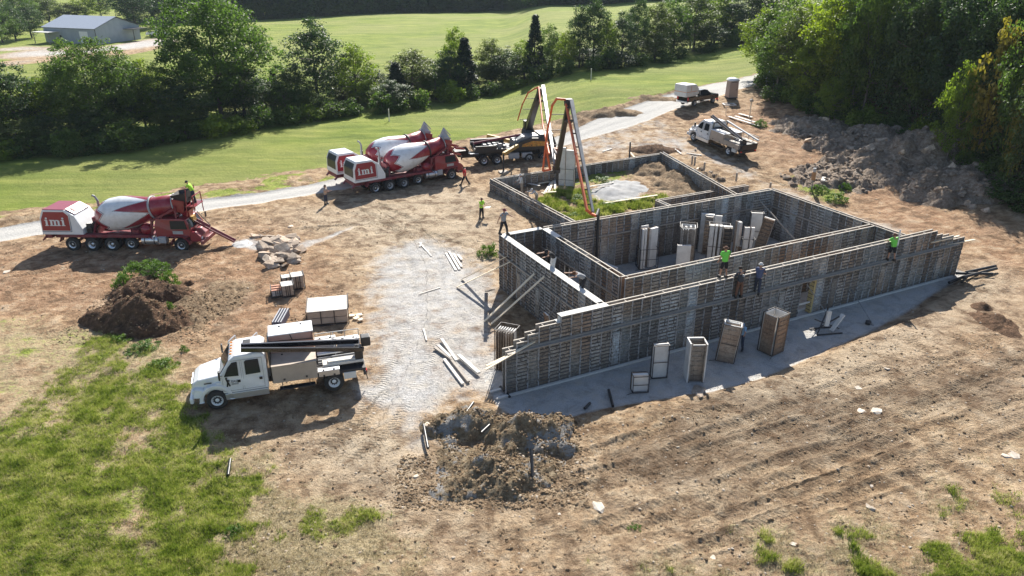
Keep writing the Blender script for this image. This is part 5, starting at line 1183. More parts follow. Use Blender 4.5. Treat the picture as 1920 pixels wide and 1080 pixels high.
m = MB(); m.bar((3.6, 1.1, 1.8), (1.6, 4.2, 1.9), 0.28, 0.34); o = m.build('outrigger', M_YELL, pt); m = MB(); m.bar((1.6, 4.2, 1.9), (1.6, 4.2, 0), 0.16, 0.16); m.build('jack', M_BLACK, o)
m = MB(); m.bar((6.6, -0.9, 1.5), (8.0, -3.2, 1.5), 0.25, 0.3); o = m.build('outrigger', M_ORANGE, pt); m = MB(); m.bar((8.0, -3.2, 1.5), (8.0, -3.2, 0.05), 0.15, 0.15); m.build('jack', M_ORANGE, o)
# boom sections, laid out from the turret towards the pour
YT = PP0.y + 3.0
n0 = atY(990, 236, YT); n1 = atY(1013, 170, YT - 7); n1b = atY(1018, 163, YT - 7.3); n2 = atY(1043, 318, 59.5); n3 = atY(1066, 192, 54); n3b = atY(1071, 190, 53.8); n4 = atY(1112, 398, 45.5); n4b = atY(1118, 405, 44.8)
def sec(a, b, w0, w1, mat, nm='boom_section'):
    a = L_(a); b = L_(b); d = (b - a).normalized(); y = d.cross(Vector((0, 0, 1))).normalized(); z = y.cross(d); rings = []
    for c, w_ in ((a, w0), (b, w1)): rings.append([c + y * w_ * 0.42 * i + z * w_ * 0.5 * j for i, j in ((-1, -1), (1, -1), (1, 1), (-1, 1))])
    m = MB(); m.loft(rings); return m.build(nm, mat, pt, bevel=0.02)
def tb(pts, r_, mat, nm, parent=pt):
    m = MB(); P_ = [L_(q) for q in pts]; m.path(P_, r_, 8)
    for q in P_[1:-1]: m.lathe([(-r_, 0), (-r_ * 0.6, r_ * 1.1), (0, r_ * 1.3), (r_ * 0.6, r_ * 1.1), (r_, 0)], q, (0, 0, 1), 8)
    return m.build(nm, mat, parent)
tb_ = L_(n0); m = MB(); m.lathe([(0, 0.75), (0.4, 0.7), (0.9, 0.45), (1.3, 0.4)], (tb_.x, tb_.y, 2.4), (0, 0, 1), 18); m.box((tb_.x, tb_.y, 3.4), (0.9, 0.7, 0.9)); m.build('turret', M_BLACK, pt)
sec(n0 - Vector((0, 0, 0.3)), n1, 0.8, 0.5, M_BLACK); sec(n1b, n2 + Vector((-0.1, 0.3, 0.3)), 0.42, 0.28, M_STEEL); sec(n2, n3, 0.46, 0.36, M_BLACK); sec(n3b, n4, 0.34, 0.18, M_STEEL)
for a_, b2 in ((n0 + Vector((0.5, -0.3, 0.2)), n0.lerp(n1, 0.55)), (n1.lerp(n0, 0.25), n1b.lerp(n2, 0.2)), (n2.lerp(n3, 0.75), n3b.lerp(n4, 0.2)), (n2.lerp(n3, 0.2), n2.lerp(n1b, 0.25))):
    m = MB(); q1, q2 = L_(a_), L_(b2); m.tube(q1, q1.lerp(q2, 0.6), 0.11, 10); m.tube(q1.lerp(q2, 0.6), q2, 0.06, 8); m.build('hydraulic_ram', M_DSTEEL, pt)
for q_ in (n1, n2, n3): m = MB(); q1 = L_(q_); m.tube(q1 + Vector((0, -0.35, 0)), q1 + Vector((0, 0.35, 0)), 0.24, 12); m.box(q1, (0.5, 0.5, 0.5)); m.build('boom_joint', M_DSTEEL, pt)
X = Vector((1, 0, 0)); Z = Vector((0, 0, 1))
tb([n0 + X * -1.1 + Z * 0.6, n0.lerp(n1, 0.5) + X * -1.15 + Z * 0.5, n1 + X * -1.15 + Z * -0.2, n1 + X * -0.5 + Z * 0.2, n1b + X * -0.35], 0.07, M_ORANGE, 'delivery_pipe')
tb([n1b + X * -0.4, n1b.lerp(n2, 0.5) + X * -0.55, n2 + X * -0.6 + Z * 1.3], 0.08, M_ORANGE, 'delivery_pipe')
tb([n2 + X * -1.1 + Z * -0.1, n2 + X * -0.9 + Z * 2.0, n2.lerp(n3, 0.6) + X * -1.2, n3 + X * -1.15 + Z * -0.2, n3 + X * -0.85 + Z * 0.25, n3 + X * -0.2 + Z * 0.2], 0.085, M_ORANGE, 'delivery_pipe')
tb([n2 + X * -0.9 + Z * 2.0, n2 + X * -0.5 + Z * 0.0, n2 + X * -1.1 + Z * -0.1], 0.1, M_ORANGE, 'delivery_pipe')
tb([n3b + X * -0.35 + Z * -0.2, n3b.lerp(n4, 0.5) + X * -0.38, n4 + X * -0.4 + Z * 0.15, n4 + X * -0.1 + Z * -0.1, n4b], 0.1, M_ORANGE, 'delivery_pipe')
m = MB()
for k in range(8):
    for a_, b2, off in ((n3b, n4, -0.38), (n1b, n2, -0.5)):
        q = L_(a_.lerp(b2, (k + 0.5) / 8)); q2 = L_(a_.lerp(b2, (k + 0.5) / 8) + X * off); m.bar(q, q2, 0.05, 0.08)
for k in range(3):
    q = L_(n2.lerp(n3, 0.4 + 0.22 * k)); q2 = L_(n2.lerp(n3, 0.4 + 0.22 * k) + X * -1.15); m.bar(q, q2, 0.05, 0.05)
    q = L_(n0.lerp(n1, 0.2 + 0.3 * k)); q2 = L_(n0.lerp(n1, 0.2 + 0.3 * k) + X * -1.1); m.bar(q, q2, 0.05, 0.05)
m.build('pipe_bracket', M_DSTEEL, pt)
hz_ = plane_hit(1118, 492, v=11.3)
tb([n4b, Vector((hz_.x, hz_.y + 0.2, n4b.z - 0.6)), Vector((hz_.x, hz_.y, hz_.z + 1.2)), hz_], 0.1, M_BLACK, 'end_hose')
# ---------------------------------------------------------------- people
M_SKIN = paint('skin', (0.46, 0.25, 0.16), 0.55, 0.1, 8.0, dirtcol=(0.35, 0.2, 0.13))
def cloth(name, c): return paint('cloth_' + name, c, 0.85, 0.25, 6.0, dirtcol=(c[0] * 0.5, c[1] * 0.5, c[2] * 0.5), bumpy=0.3)
def skin_mesh(name, V, E, Rr, mat, parent, sub=1):
    me = bpy.data.meshes.new(name); me.from_pydata([tuple(v) for v in V], E, []); o = bpy.data.objects.new(name, me); COL.objects.link(o)
    sk = o.modifiers.new('skin', 'SKIN'); sk.use_smooth_shade = True
    lay = me.skin_vertices[0].data
    for i, r_ in enumerate(Rr): lay[i].radius = (r_, r_) if isinstance(r_, float) else r_
    lay[0].use_root = True
    ss = o.modifiers.new('sub', 'SUBSURF'); ss.levels = sub; ss.render_levels = sub
    dg = bpy.context.evaluated_depsgraph_get(); m2 = bpy.data.meshes.new_from_object(o.evaluated_get(dg)); bpy.data.objects.remove(o); bpy.data.meshes.remove(me)
    m2.materials.clear(); m2.materials.append(mat); r = bpy.data.objects.new(name, m2); COL.objects.link(r); r.parent = parent; return r
def dirv(fwd, side, s): return Vector((math.sin(fwd) * math.cos(side), s * math.sin(side), -math.cos(fwd) * math.cos(side)))
def person(label, loc, rz, lean=2, neck=0, arms=((10, 8, 20), (10, 8, 20)), legs=((0, 3, 0), (0, 3, 0)), shirt='grey', pants='black', long_sleeve=False, shorts=False, hat=None, hair=(0.05, 0.03, 0.02), H=1.78, vest=None):
    """arms: (forward, outward, elbow bend) left then right; legs: (forward, outward, knee bend); degrees"""
    k = H / 1.78; r = thing('person', label, 'person', loc, rz)
    la = R(lean); up = Vector((math.sin(la), 0, math.cos(la))); P = Vector((0, 0, 0))
    spine = P + up * 0.2 * k; chest = P + up * 0.38 * k; nk = P + up * 0.54 * k
    na = la + R(neck); nu = Vector((math.sin(na), 0, math.cos(na))); hd0 = nk + nu * 0.09 * k; hd = nk + nu * 0.17 * k; ht = nk + nu * 0.235 * k; fw = Vector((math.cos(na), 0, -math.sin(na)))
    V = [P, spine, chest, nk, hd0, hd, ht]; E_ = [(0, 1), (1, 2), (2, 3), (3, 4), (4, 5), (5, 6)]
    Rr = [(0.13 * k, 0.10 * k), (0.125 * k, 0.095 * k), (0.15 * k, 0.105 * k), 0.06 * k, 0.062 * k, 0.092 * k, 0.07 * k]
    def add(par, v, r_): V.append(v); Rr.append(r_); E_.append((par, len(V) - 1)); return len(V) - 1
    add(5, hd + fw * 0.105 * k - nu * 0.01, 0.016 * k)
    for s in (-1, 1): add(5, hd + Vector((0, s * 0.095 * k, 0)), 0.02 * k)
    SH = {}; 
    for s, (f_, o_, eb) in ((1, arms[0]), (-1, arms[1])):
        sh = P + up * 0.49 * k + Vector((0, s * 0.185 * k, 0)); i = add(2, sh, 0.062 * k)
        d1 = dirv(R(f_), R(o_), s); el = sh + d1 * 0.29 * k; i2 = add(i, el, 0.043 * k)
        d2 = dirv(R(f_ + eb), R(o_ * 0.3), s); wr = el + d2 * 0.25 * k; i3 = add(i2, wr, 0.029 * k); pm = wr + d2 * 0.07 * k; i4 = add(i3, pm, 0.034 * k)
        sdv = Vector((0, 1, 0)); curl = dirv(R(f_ + eb + 35), R(o_ * 0.3), s); nrm = d2.cross(sdv).normalized() if abs(d2.dot(sdv)) < 0.95 else Vector((0, 0, 1)); acr = nrm.cross(d2).normalized()
        for q, (off, ln) in enumerate(((-0.03, 0.07), (-0.01, 0.085), (0.01, 0.08), (0.03, 0.062))):
            a_ = pm + d2 * 0.035 * k + acr * off * k; j = add(i4, a_, 0.011 * k); j = add(j, a_ + d2 * ln * 0.5 * k, 0.009 * k); add(j, a_ + d2 * ln * 0.5 * k + curl * ln * 0.5 * k, 0.008 * k)
        a_ = wr + d2 * 0.03 * k + acr * 0.045 * k; j = add(i3, a_, 0.012 * k); add(j, a_ + (d2 + acr * 0.6).normalized() * 0.05 * k, 0.010 * k)
        SH[s] = (sh, el, wr)
    LG = {}
    for s, (f_, o_, kb) in ((1, legs[0]), (-1, legs[1])):
        hp2 = P + Vector((0, s * 0.095 * k, -0.03 * k)); i = add(0, hp2, 0.088 * k); d1 = dirv(R(f_), R(o_), s); kn = hp2 + d1 * 0.43 * k; i2 = add(i, kn, 0.058 * k)
        d2 = dirv(R(f_ - kb), R(o_), s); an = kn + d2 * 0.41 * k; i3 = add(i2, an, 0.04 * k); add(i3, an + Vector((0.14 * k, 0, -0.05 * k)), 0.036 * k); LG[s] = (hp2, kn, an)
    low = min(LG[1][2].z, LG[-1][2].z) - 0.09 * k; sh_ = Vector((0, 0, -low)); V = [v + sh_ for v in V]
    skin_mesh('body', V, E_, Rr, M_SKIN, r)
    hd += sh_; fw_ = fw
    m = MB()
    for s in (-1, 1): m.lathe([(-0.011, 0), (-0.006, 0.011), (0.006, 0.011), (0.011, 0)], hd + fw * 0.088 * k + Vector((0, s * 0.034 * k, 0)) + nu * 0.012, (0, 1, 0), 8)
    m.build('eyes', M_BLACK, r)
    m = MB(); m.bar(hd + fw * 0.093 * k - nu * 0.05 - Vector((0, 0.022, 0)), hd + fw * 0.093 * k - nu * 0.05 + Vector((0, 0.022, 0)), 0.012, 0.008); m.build('mouth', M_REDD, r)
    # shirt
    T = lambda v: v + sh_
    SV = [T(P - up * 0.07 * k), T(P + up * 0.08 * k), T(P + up * 0.24 * k), T(chest), T(P + up * 0.51 * k)]; SE = [(0, 1), (1, 2), (2, 3), (3, 4)]; SR = [(0.19 * k, 0.155 * k), (0.19 * k, 0.155 * k), (0.185 * k, 0.15 * k), (0.20 * k, 0.155 * k), 0.09 * k]
    for s in (1, -1):
        sh, el, wr = SH[s]; SV.append(T(sh)); SE.append((3, len(SV) - 1)); SR.append(0.10 * k)
        e = el if long_sleeve else sh.lerp(el, 0.72); SV.append(T(e)); SE.append((len(SV) - 2, len(SV) - 1)); SR.append(0.075 * k)
        if long_sleeve: SV.append(T(el.lerp(wr, 0.93))); SE.append((len(SV) - 2, len(SV) - 1)); SR.append(0.055 * k)
    if shirt: skin_mesh('shirt', SV, SE, SR, shirt if not isinstance(shirt, str) else cloth(shirt, CL[shirt]), r)
    PV = [T(P + up * 0.10 * k), T(P)]; PE = [(0, 1)]; PR = [(0.165 * k, 0.135 * k), (0.17 * k, 0.14 * k)]
    for s in (1, -1):
        hp2, kn, an = LG[s]; PV.append(T(hp2)); PE.append((1, len(PV) - 1)); PR.append(0.12 * k); PV.append(T(kn)); PE.append((len(PV) - 2, len(PV) - 1)); PR.append(0.088 * k)
        if not shorts: PV.append(T(kn.lerp(an, 0.95))); PE.append((len(PV) - 2, len(PV) - 1)); PR.append(0.07 * k)
    skin_mesh('trousers' if not shorts else 'shorts', PV, PE, PR, cloth(pants, CL[pants]), r)
    for s in (1, -1):
        an = T(LG[s][2]); m = MB(); m.loft([[an + Vector((x, y, z)) * k for x, y, z in ((-0.06, -0.05, 0.06), (0.06, -0.05, 0.06), (0.06, 0.05, 0.06), (-0.06, 0.05, 0.06))], [an + Vector((x, y, z)) * k for x, y, z in ((-0.07, -0.055, -0.02), (0.19, -0.05, -0.03), (0.19, 0.05, -0.03), (-0.07, 0.055, -0.02))],
                                           [an + Vector((x, y, z)) * k for x, y, z in ((-0.07, -0.055, -0.09), (0.20, -0.052, -0.09), (0.20, 0.052, -0.09), (-0.07, 0.055, -0.09))]]); m.build('boot', M_BLACK, r, bevel=0.012)
    prof = [(-0.03, 0.104), (0.02, 0.108), (0.06, 0.098), (0.095, 0.07), (0.115, 0.03), (0.12, 0)]
    m = MB(); m.lathe([(t_ * k, q * k) for t_, q in prof], hd + nu * 0.012, nu, 14)
    if hat:
        m.lathe([(t_ * k, q * k) for t_, q in ((0.0, 0.105), (0.005, 0.135), (0.015, 0.135), (0.02, 0.105))], hd + nu * 0.012, nu, 14); m.bar(hd + fw * 0.08 * k + nu * 0.02, hd + fw * 0.19 * k + nu * 0.012, 0.15 * k, 0.012); m.build('hat', cloth(hat, CL[hat]), r)
    else: m.build('hair', paint('hair_%d' % int(hair[0] * 1000), hair, 0.8, 0.1), r)
    return r
CL = dict(grey=(0.28, 0.29, 0.31), black=(0.02, 0.02, 0.024), red=(0.55, 0.02, 0.025), lime=(0.42, 0.85, 0.06), neon=(0.20, 0.75, 0.10), darkgrey=(0.05, 0.055, 0.065), navy=(0.09, 0.11, 0.2), jeans=(0.04, 0.05, 0.08), white=(0.62, 0.61, 0.60), tan=(0.45, 0.36, 0.29), khaki=(0.4, 0.34, 0.27), paleblue=(0.25, 0.42, 0.62), brown=(0.16, 0.08, 0.05), maroon=(0.2, 0.05, 0.05))
def gp(px, py): q = hit(px, py); return Vector((q.x, q.y, gh(q)))
STAND = ((3, 4, 4), (-3, 4, 2))
person('person in a tan shirt and dark jeans, hands raised, beside the gravel road', gp(612, 384), R(-10), 3, arms=((25, 5, 75), (20, 5, 85)), legs=STAND, shirt='tan', pants='jeans', hair=(0.09, 0.05, 0.03))
person('walking person in a bright red shirt and black trousers by the mixer wheel', gp(872, 349), R(165), 5, arms=((-25, 12, 15), (30, 50, 30)), legs=((26, 2, 6), (-24, 2, 12)), shirt='red', pants='black', H=1.85, hat='brown')
pv = person('person in a neon yellow-green shirt standing on the open dirt holding papers', gp(903, 409), R(-45), 3, arms=((30, 6, 60), (28, 5, 65)), legs=STAND, shirt='lime', pants='black', hat='brown')
q = gp(903, 409); m = MB(); m.bar((0, 0, 0), (0.42, -0.12, 0.05), 0.5, 0.01); o = m.build('paper_plan', M_OFFWHITE); o.location = (q.x + 0.32, q.y - 0.35, q.z + 1.08); tag(o, 'white sheet of paper plans held out by the person on the open dirt', 'paper')
w_ = B(5.72, 11.75, 3.71)
person('person in a grey T-shirt walking on the top corner of the left form wall', w_, R(-35), 6, arms=((40, 40, 30), (-30, 35, 15)), legs=((24, 2, 18), (-14, 2, 4)), shirt='grey', pants='black', hat='maroon')
e1 = hit(974, 374); person('person in white shirt and grey trousers standing inside the low left form wall', Vector((e1.x + 0.2, e1.y + 0.3, gh(e1) + 0.3)), R(-160), 10, arms=((15, 14, 35), (20, 14, 40)), legs=STAND, shirt='white', pants='khaki', long_sleeve=True, hat='white', H=1.85)
e1 = hit(1004, 392); person('person in white shirt bending over the low left form wall with a shovel', Vector((e1.x + 0.1, e1.y + 0.3, gh(e1) + 0.15)), R(-150), 42, neck=10, arms=((70, 8, 20), (80, 8, 10)), legs=((12, 6, 14), (-6, 6, 8)), shirt='white', pants='khaki', long_sleeve=True, hat='white')
m = MB(); m.tube((0, 0, 0), (-0.25, -0.3, 1.5), 0.02, 8); m.box((0.02, 0.02, -0.12), (0.2, 0.04, 0.28)); o = m.build('shovel', M_LUMG); o.location = Vector((e1.x - 0.45, e1.y - 0.1, 0.5)); tag(o, 'long-handled shovel held by the bending person at the low wall', 'shovel')
def wt(px, py, u=None, v=None): return plane_hit(px, py, u=u, v=v)
p7 = wt(1038, 506, u=6.0); person('person with black harness over a white shirt bending on the left form wall', Vector((p7.x, p7.y, 3.3)), R(215), 44, neck=15, arms=((75, 10, 15), (85, 12, 10)), legs=((18, 6, 30), (4, 8, 20)), shirt='black', pants='white', hat='black')
m = MB(); m.box((0, 0, 0), (1.6, 0.5, 0.05)); o = m.build('work_plank', M_LUM); o.location = (p7.x + 0.1, p7.y + 0.05, 3.26); o.rotation_euler = (0, 0, BA + R(90)); tag(o, 'short work plank behind the left form wall under the harnessed person', 'plank')
p8 = wt(1094, 546, u=6.0); person('person in a grey T-shirt crouching over the concrete of the left form wall', Vector((p8.x, p8.y, 3.3)), R(205), 55, neck=12, arms=((85, 10, 10), (95, 10, 5)), legs=((25, 8, 40), (15, 8, 35)), shirt='grey', pants='black', hair=(0.16, 0.07, 0.03))
m = MB(); m.box((0, 0, 0), (1.6, 0.5, 0.05)); o = m.build('work_plank', M_LUM); o.location = (p8.x + 0.1, p8.y + 0.05, 3.26); o.rotation_euler = (0, 0, BA + R(90)); tag(o, 'short work plank under the crouching person in grey', 'plank')
p9 = wt(1354, 532, v=-0.02); person('person in a neon green T-shirt and black shorts standing on top of the front wall', Vector((p9.x, p9.y, 3.72)), R(105), 3, arms=((6, 14, 18), (6, 14, 18)), legs=((6, 5, 4), (-2, 5, 4)), shirt='neon', pants='black', shorts=True, hat='brown', H=1.85)
def on_plank(px): q = wt(px, 545, v=-0.40); u_, v_ = Binv(q.x, q.y); t = B(u_, -0.41, 2.47); return t
p10 = on_plank(1386); person('person in a dark grey hooded top with a pale back print, on the plank', p10, R(112), 8, neck=10, arms=((22, 16, 50), (22, 16, 50)), legs=((8, 4, 10), (0, 4, 4)), shirt='darkgrey', pants='brown', long_sleeve=True, hair=(0.03, 0.02, 0.015), H=1.85)
for px_, pz_ in ((1386, 0),):
    b_o = bpy.data.objects.new('back_print', None); bpy.data.objects.remove(b_o)
    m = MB(); m.bar((-0.118, 0, 1.30), (-0.105, 0, 1.42), 0.17, 0.03); bp_ = m.build('back_print', M_GREYP); bp_.parent = [o for o in COL.objects if o.name.startswith('person') and 'hooded' in o.get('label', '')][0]; bp_.location = (-0.075, 0, 0.05)
p11 = on_plank(1419); person('person in a navy shirt and pale cap turned sideways, on the front wall walk plank', p11, R(60), 8, arms=((50, 10, 30), (10, 10, 60)), legs=((14, 3, 12), (-12, 3, 6)), shirt='navy', pants='jeans', hat='white', H=1.85)
p12 = on_plank(1657); person('person in a neon green T-shirt and black shorts at the far right plank end', p12, R(100), 8, arms=((35, 25, 30), (25, 20, 40)), legs=((12, 5, 14), (-6, 5, 6)), shirt='neon', pants='black', shorts=True, hat='brown', H=1.8)
m = MB(); m.tube((0, 0, 0), (0.02, 0.1, 1.0), 0.05, 8); o = m.build('white_pipe', M_WHITE); o.location = p12 + Vector((0.25, 0.05, 1.0)); tag(o, 'short white tube on the shoulder of the far right worker', 'tube')
mx = Matrix.Translation(M1p + n1_ * 1.15) @ Matrix.Rotation(h1, 4, 'Z'); p13 = mx @ Vector((9.05, 0.1, 3.40))
person('person in a neon yellow-green shirt standing on the platform of the pouring mixer', p13, h1 + R(190), 25, arms=((45, 10, 40), (50, 10, 30)), legs=((12, 4, 20), (0, 4, 8)), shirt='lime', pants='jeans', hat='black')
p14 = hit(1384, 660); person('person in a pale blue cap and shirt, crouching behind the leaning form pillar', Vector((p14.x + 0.15, p14.y + 0.25, 0.05)), R(-120), 20, arms=((40, 10, 50), (40, 10, 50)), legs=((20, 5, 25), (5, 5, 12)), shirt='paleblue', pants='jeans', hat='paleblue')
# ---------------------------------------------------------------- foliage
def leaf_mat(name, ca, cb, cc, trans=0.5, sc=0.9):
    m, nt, b = newmat(name); v = objco(nt); oi = N(nt, 'ShaderNodeObjectInfo')
    n = noise(nt, sc, 4, 0.7, v); n2 = noise(nt, 5.0, 2, 0.6, v)
    c = ramp(nt, n, [(0.3, ca), (0.52, cb), (0.72, cc)]); c = mix(nt, math_(nt, 'MULTIPLY', n2, 0.5), c, ca)
    tone = ramp(nt, oi.outputs['Random'], [(0.0, (0.72, 0.82, 0.85)), (0.5, (1, 1, 1)), (1.0, (1.25, 1.12, 0.85))]); c = mix(nt, 1.0, c, tone, 'MULTIPLY')
    nt.links.new(c, b.inputs['Base Color']); b.inputs['Roughness'].default_value = 0.55; b.inputs['Specular IOR Level'].default_value = 0.3
    tr = N(nt, 'ShaderNodeBsdfTranslucent'); tc = mix(nt, 0.5, c, (ca[0] * 3, ca[1] * 3.2, ca[2])); nt.links.new(tc, tr.inputs[0])
    ms = N(nt, 'ShaderNodeMixShader'); ms.inputs[0].default_value = trans; nt.links.new(b.outputs[0], ms.inputs[1]); nt.links.new(tr.outputs[0], ms.inputs[2])
    nt.links.new(ms.outputs[0], nt.nodes['Material Output'].inputs[0]); return m
L_MID = leaf_mat('leaf_mid', (0.05, 0.09, 0.018), (0.10, 0.155, 0.035), (0.19, 0.24, 0.065))
L_MID2 = leaf_mat('leaf_mid_olive', (0.06, 0.085, 0.02), (0.12, 0.16, 0.04), (0.22, 0.25, 0.08), 0.4)
L_DARK = leaf_mat('leaf_dark', (0.033, 0.063, 0.024), (0.068, 0.11, 0.04), (0.12, 0.17, 0.065), 0.35)
L_YEL = leaf_mat('leaf_yellow_green', (0.10, 0.15, 0.016), (0.20, 0.255, 0.032), (0.36, 0.37, 0.07), 0.5)
L_CED = leaf_mat('leaf_cedar', (0.014, 0.028, 0.013), (0.028, 0.048, 0.022), (0.05, 0.075, 0.032), 0.15)
L_GOLD = leaf_mat('leaf_golden', (0.14, 0.13, 0.02), (0.34, 0.28, 0.06), (0.52, 0.42, 0.14), 0.4)
L_WEED = leaf_mat('leaf_weed', (0.05, 0.10, 0.012), (0.11, 0.20, 0.025), (0.20, 0.30, 0.05), 0.35, 3.0)
M_BARK = wood('bark', (0.10, 0.08, 0.065), (0.17, 0.14, 0.115), 3.0)
def crown_verts(rs, H, W, kind, ncl, nl, leaf, r_cl):
    c = []
    while len(c) < ncl:
        if kind == 'cone':
            t = rs.rand() ** 0.8; z = 0.06 + 0.92 * t; rad = W / 2 * (1 - t) ** 0.8 * (0.8 + 0.2 * rs.rand()); a = rs.rand() * 6.283; q = rad * (0.55 + 0.45 * rs.rand())
            c.append((q * math.cos(a), q * math.sin(a), z * H))
        else:
            v = rs.randn(3); v /= np.linalg.norm(v); q = 0.35 + 0.65 * rs.rand() ** 0.5
            lump = 0.55 + 0.8 * float(fbm(v[0] * 1.6 + 5 + rs.rand() * 0.05, v[1] * 1.6 + v[2] * 1.3, 2, int(W * 10)))
            if kind == 'bush': x, y, z = v[0] * W / 2 * q, v[1] * W / 2 * q, H * (0.45 + 0.5 * v[2] * q)
            elif kind == 'mat': a_ = rs.rand() * 6.283; q2 = rs.rand() ** 0.7; x, y = math.cos(a_) * W / 2 * q2 * (0.6 + 0.6 * rs.rand()), math.sin(a_) * W / 2 * q2; z = H * (0.1 + 0.9 * rs.rand() * (1 - q2 * q2))
            else:
                z = H * (0.54 + 0.44 * v[2] * q * lump); nar = 1.0 if v[2] < 0.2 else 1.0 - 0.25 * v[2]
                x, y = v[0] * W / 2 * q * lump * nar, v[1] * W / 2 * q * lump * nar
            c.append((x, y, max(z, 0.07 * H if kind not in ('bush', 'mat') else 0.02)))
    c = np.array(c)
    ctr = np.repeat(c, nl, axis=0); n = len(ctr); sc = np.repeat(r_cl * (0.6 + 0.8 * rs.rand(ncl)), nl)[:, None]
    d = rs.randn(n, 3); d /= np.linalg.norm(d, axis=1)[:, None]; pos = ctr + d * sc * (rs.rand(n, 1) ** 0.4) * np.array([1, 1, 0.62])
    nrm = d * 0.6 + rs.randn(n, 3) * 0.55 + np.array([0, 0, 0.55]); nrm /= np.linalg.norm(nrm, axis=1)[:, None]
    t = np.cross(nrm, rs.randn(n, 3)); t /= np.linalg.norm(t, axis=1)[:, None]; b_ = np.cross(nrm, t)
    s = leaf * (0.6 + 0.8 * rs.rand(n, 1)); asp = 0.45 + 0.4 * rs.rand(n, 1)
    V = np.stack([pos - t * s * 0.5, pos - b_ * s * asp * 0.5, pos + t * s * 0.5, pos + b_ * s * asp * 0.5], 1).reshape(-1, 3)
    F_ = np.arange(n * 4).reshape(n, 4); return V, F_, c
def proto_tree(kind, seed, H, W, mat, ncl, nl, leaf, r_cl):
    rs = np.random.RandomState(seed); V, F_, c = crown_verts(rs, H, W, kind, ncl, nl, leaf, r_cl); me = np_mesh('crown', V, F_, mat)
    m = MB(); zb = 0.0; th = H * (0.85 if kind == 'cone' else 0.62); rb = H * 0.016 + 0.05
    pts = [Vector((0, 0, -0.6))] + [Vector((rs.randn() * 0.12, rs.randn() * 0.12, th * k / 4)) for k in range(1, 5)]
    for k in range(4): m.tube(pts[k], pts[k + 1], rb * (1 - 0.2 * k), 7, rb * (1 - 0.2 * (k + 1)), caps=False)
    if kind == 'round':
        for i in rs.choice(len(c), 14, replace=False):
            e = Vector(c[i]); s0 = pts[2].lerp(pts[4], rs.rand()); s0.z = min(s0.z, e.z * 0.9); mid = s0.lerp(e, 0.5) + Vector((0, 0, -0.2)); m.tube(s0, mid, rb * 0.4, 5, rb * 0.25, caps=False); m.tube(mid, e, rb * 0.25, 5, rb * 0.08, caps=False)
    return me, m.mesh('trunk', M_BARK), H, W
PT = {'big': proto_tree('round', 1, 15, 13, L_MID, 430, 70, 0.27, 1.1), 'mid': proto_tree('round', 2, 12, 8.5, L_MID, 170, 64, 0.26, 0.95), 'mid2': proto_tree('round', 3, 12, 7, L_MID2, 150, 64, 0.26, 0.95),
      'dark': proto_tree('round', 4, 13, 7, L_DARK, 160, 64, 0.26, 0.95), 'dark2': proto_tree('round', 5, 13, 8.5, L_DARK, 180, 64, 0.27, 1.05), 'yel': proto_tree('round', 6, 11, 7, L_YEL, 130, 60, 0.26, 0.9),
      'cedar': proto_tree('cone', 7, 9, 5, L_CED, 300, 26, 0.28, 0.5), 'gold': proto_tree('round', 8, 9, 5.5, L_GOLD, 110, 28, 0.34, 0.8)}
PB = {'bush': proto_tree('bush', 11, 2.2, 3.0, L_MID, 60, 34, 0.22, 0.5), 'ybush': proto_tree('bush', 12, 2.0, 2.8, L_YEL, 55, 34, 0.22, 0.5), 'weed': proto_tree('mat', 13, 0.7, 1.6, L_WEED, 85, 26, 0.07, 0.13)}
rt = random.Random(99)
def tree(kind, x, y, H, W=None, label=None, group=None, name='broadleaf_tree', cat='tree', z=None):
    me, tr, h0, w0 = (PT.get(kind) or PB[kind]); r = thing('cedar_tree' if kind == 'cedar' else name, label, cat, (x, y, (gh((x, y)) if z is None else z) - 0.1), rt.uniform(0, 6.28), group)
    s = H / h0; sw = (W / w0) if W else s; r.scale = (sw, sw, s)
    for nm, mm in (('crown', me), ('trunk', tr)):
        if nm == 'trunk' and kind == 'weed': continue
        o = bpy.data.objects.new(nm, mm); COL.objects.link(o); o.parent = r
    return r
def tree_px(kind, px, Y, top, wpx=None, **k):
    """trunk on the sight line of column px at distance Y, reaching up to photograph row top"""
    X_ = (px - 960) / FPX * (Y * math.cos(PITCH) + (CAM_H - 4) * math.sin(PITCH)); z0 = gh((X_, Y)); t = atY(px, top, Y); H = max(t.z - z0, 2.0) * 1.13
    sc = FPX / (Y * math.cos(PITCH) + CAM_H * math.sin(PITCH)); return tree(kind, X_, Y, H, (wpx / sc) if wpx else None, **k)
